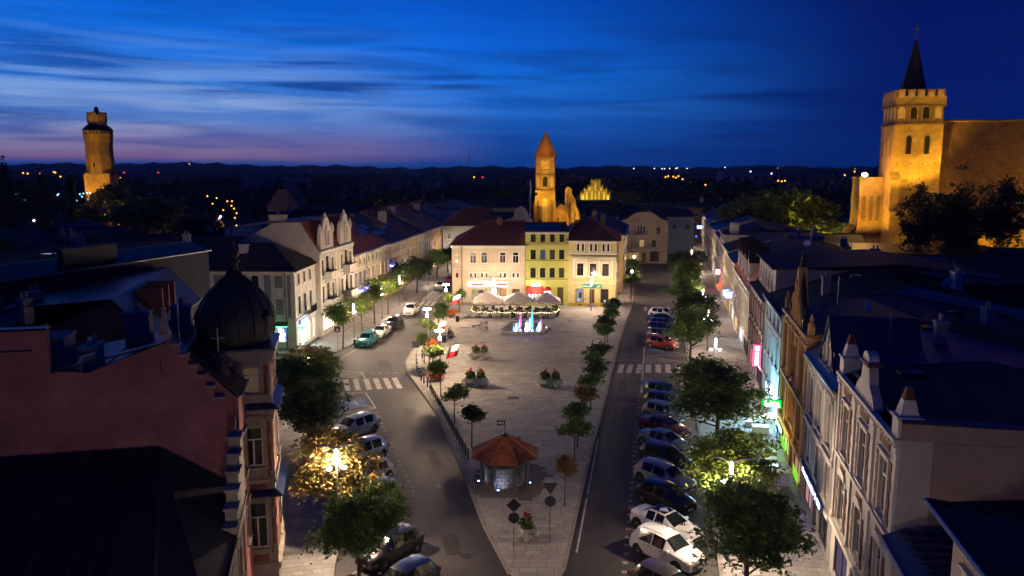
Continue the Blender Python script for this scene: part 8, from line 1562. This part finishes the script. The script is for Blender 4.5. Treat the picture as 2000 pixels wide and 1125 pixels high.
for i, (x, y, h_) in enumerate(((-5.8, 117.0, 1), (-5.8, 119.0, 1.1), (-4.8, 116.4, .8), (-3.2, 116.4, .7), (-1.5, 116.4, 1.2), (.2, 116.2, .8), (2.0, 116.0, .8), (3.6, 116.0, 1.3), (5.4, 115.9, .8), (6.6, 116.6, 1.0), (6.9, 118.6, 1.3), (7.0, 120.6, 1.2))):
    t = thing('box_plant', '%s bushy box plant bordering the cafe terrace, counted left to right' % ORD[i], 'plant', (x, y, .13), 0, 'box plants around the cafe terrace'); MB().box(-.35, .35, -.18, .18, 0, .4).build('box', M_BROWN, t); ob('foliage', CBUSH, t, (0, 0, .4+.35*h_), i, mat=LM['mixed' if i % 3 == 0 else 'green'], scale=(.9, .6, h_))
lc = thing('light_chain', 'chain of warm fairy lights on posts around the cafe terrace', 'light chain', (0, 0, .13)); P = [(-6.1, 119.4), (-6.1, 116.4), (-4.4, 115.4), (-2.2, 115.4), (0, 115.3), (2.2, 115.2), (4.4, 115.0), (6.3, 115.3), (7.1, 117.4), (7.2, 120.4)]
for x, y in P: MB().tube([(x, y, 0), (x, y, .98)], .035, 6).build('post', M_DKMETAL, lc)
bulb = MB().lathe([(.01, -.035), (.042, 0), (.01, .035)], n=6).mesh('bulb', [em('bulb_warm', (1, .72, .42), 20)]); w = MB()
for i in range(len(P)-1):
    pts = []
    for k in range(9): u = k/8; pts.append((P[i][0]+(P[i+1][0]-P[i][0])*u, P[i][1]+(P[i+1][1]-P[i][1])*u, .95 - .14*math.sin(math.pi*u)))
    w.tube(pts, .012, 4)
    for p in pts: ob('bulb', bulb, lc, p)
w.build('wire', M_DKMETAL, lc)
# ------------------------------------------------------------------ right pavement: projecting signs, boards, boxes by the shops
def rp(y, off, z=0.): return (FR(y)-off, y)
def out_sign(name, lab, y, z, w, h, m, front, marks, ang=R(169)):
    t = thing(name, lab, 'sign', (*rp(y, 0.02), 0), ang, 'lit signs sticking out over the right pavement'); MB().box(.12, .12+w, -.08, .08, z, z+h).build('sign_box', m, t); MB().tube([(-.1, 0, z+h+.05), (.12+w, 0, z+h+.05)], .03).build('bracket', M_DKMETAL, t); b = MB()
    for a_, c_, d_, e_ in marks: b.box(.12+w*a_, .12+w*c_, .082, .10, z+h*d_, z+h*e_)
    b.build('lettering', front, t); return t
out_sign('lightbox_sign', 'upright pink red lightbox with white marks on the mauve house', 75.0, 3.0, .75, 2.1, em('lightbox_pink', (1, .10, .22), 2.6), em('lightbox_white', (1, .85, .92), 8), [(.25, .75, .74, .94), (.3, .72, .52, .66), (.3, .72, .34, .48), (.3, .72, .18, .3), (.3, .72, .06, .14)])
zt_ = out_sign('grocer_sign', 'green lit grocery sign sticking out over the right pavement', 60.4, 3.3, 1.5, .62, em('grocer_green', (.02, .55, .06), 1.6), GW, [(.08, .92, .12, .2)])
tx = bpy.data.curves.new('lettering', 'FONT'); tx.body = 'żabka'; tx.size = .5; tx.extrude = .012; tx.align_x = 'CENTER'; tx.align_y = 'CENTER'; tx.materials.append(GW); to = bpy.data.objects.new('lettering', tx); COL.objects.link(to); to.parent = zt_; to.location = (.87, .10, 3.66); to.rotation_euler = (R(90), 0, R(180)); bpy.context.view_layer.update(); lm_ = bpy.data.meshes.new_from_object(to.evaluated_get(bpy.context.evaluated_depsgraph_get())); lo_ = ob('lettering', lm_, zt_, to.location); lo_.rotation_euler = to.rotation_euler; bpy.data.objects.remove(to)
ov = thing('oval_sign', 'white oval lightbox below the green grocery sign', 'sign', (*rp(59.6, 0.02), 0), R(169), 'lit signs sticking out over the right pavement'); MB().prism_y([(1.0+.55*math.cos(a*math.pi/10), 2.85+.2*math.sin(a*math.pi/10)) for a in range(20)], -.06, .06).build('sign_box', em('oval_white', (1, .97, .85), 9), ov); MB().tube([(-.1, 0, 2.9), (.5, 0, 2.9)], .03).build('bracket', M_DKMETAL, ov)
for i, (y, z) in enumerate(((112.5, 3.6), (115.5, 3.2), (118.5, 3.0), (140, 3.4), (226, 5.2))): out_sign('lightbox_sign', ['blue white lightbox nearest the dormer house', 'second blue lightbox on the yellow row house', 'third blue lightbox on the yellow row house', 'red and blue lit bar sign on the red panelled house', 'violet lit sign at the far end of the right street'][i], y, z, .8 if i < 4 else 1.4, .9, em('lightbox_blue', (.2, .35, 1), 5) if i != 3 else em('lightbox_red', (1, .2, .4), 6), WHITE_M, [(.2, .8, .3, .7)])
for i, (y, off, w, h_, m, lab) in enumerate(((66.5, 1.2, 1.0, .5, M_TT, 'wooden crate nearest the pale blue house door'), (65.2, 1.9, 1.0, .5, M_TT, 'wooden crate in front of the white shop sign'), (63.6, 1.3, 1.3, .6, M_WHITE, 'white display box between the two shop doors'), (58.2, 1.3, 1.2, .45, M_TT, 'flat crate outside the grocery window'), (56.6, 1.5, 1.2, .45, M_TT, 'second flat crate outside the grocery window'), (52.6, 1.2, 1.3, 1.0, M_WHITE, 'white ice chest outside the grocery'))):
    t = thing('display_box', lab, 'box', (*rp(y, off), .13), R(-10), 'boxes outside the right hand shops'); MB().box(-w/2, w/2, -.35, .35, .06, h_).build('box', m, t); MB().box(-w/2-.03, w/2+.03, -.38, .38, h_+.002, h_+.05).build('lid', m, t)
    for s_ in (-1, 1): MB().box(s_*w*.4-.05, s_*w*.4+.05, -.3, .3, 0, .06).build('foot', M_DKMETAL, t)
ad = thing('light_board', 'glowing blue white advertising board on the right pavement', 'sign', (*rp(54.6, 1.5), .13), R(-10)); MB().box(-.5, .5, -.3, .3, .15, .7).build('frame', M_DKMETAL, ad); MB().box(-.44, .44, -.24, .24, .701, .72).build('screen', em('board_screen', (.5, .7, 1), 5), ad)
for s_ in (-1, 1): MB().box(s_*.4-.05, s_*.4+.05, -.25, .25, 0, .15).build('leg', M_DKMETAL, ad)
for i, (y, off, c, lab) in enumerate(((50.6, 1.4, (.02, .25, .12), 'green parasol base stand by the grocery steps'),)):
    t = thing('green_stand', lab, 'stand', (*rp(y, off), .13)); MB().lathe([(.55, 0), (.5, .06), (.08, .12), (.05, .5), (.08, .52)], n=14).build('base', pm('plastic_green', c, .5, .05), t)
lamp('sign_glow', R4.t, (9.3, -1.3, 2.9), 1500, (.42, .86, 1), .8); lamp('sign_glow', R3.t, (3.2, -1.2, 2.2), 110, (.35, 1, .25), .5); lamp('sign_glow', R3.t, (6.0, -1.6, 3.4), 150, (1, .62, .25), .3); lamp('sign_glow', R2.t, (3.5, -1.0, 2.4), 70, (.5, .6, 1), .5); lamp('sign_glow', R5.t, (11, -1.0, 2.6), 70, (1, .3, .5), .4)
# two guests on the left pavement by the domed house
t = thing('cafe_table', 'cafe table beside the domed house on the left pavement', 'table', (-22.9, 76.6, .13)); ob('table_top', tm_[0], t); ob('pedestal', tm_[1], t)
person('guest in black at the pavement table behind the dome', -23.6, 76.9, R(90), True, 'black', 'black', 1, grp='guests at the left pavement table'); person('guest in white at the pavement table behind the dome', -22.3, 77.2, R(-70), True, 'white', 'blue', 1, grp='guests at the left pavement table')
for i, (dx, a) in enumerate(((-.75, R(90)), (.7, R(-70)))):
    c = thing('cafe_chair', ['chair on the left of the pavement table behind the dome', 'chair on the right of the pavement table behind the dome'][i], 'chair', (-22.9+dx, 76.9+.25*i, .13), a, 'chairs at the left pavement table'); ob('seat', cs_[0], c); ob('backrest', cs_[1], c)
    for u, v in ((-.2, -.2), (.2, -.2), (-.2, .2), (.2, .2)): ob('leg', cs_[2], c, (u, v, 0))

# ------------------------------------------------------------------ evening air
hz = MB().box(-4700, 4700, -280, 2990, -7.5, 95).build('haze', pm('haze_air', (1, 1, 1), 1, 0)); tag(hz, 'thin evening haze over the town', 'haze', kind='stuff')
_t = MATS['haze_air'].node_tree; _t.nodes.clear(); _v = _t.nodes.new('ShaderNodeVolumePrincipled'); _v.inputs['Color'].default_value = (.75, .85, 1, 1); _v.inputs['Density'].default_value = .00011; _v.inputs['Anisotropy'].default_value = .2
MATS['haze_air'].cycles.volume_sampling = 'DISTANCE'; MATS['haze_air'].cycles.homogeneous_volume = True
_o = _t.nodes.new('ShaderNodeOutputMaterial'); _t.links.new(_v.outputs[0], _o.inputs['Volume'])
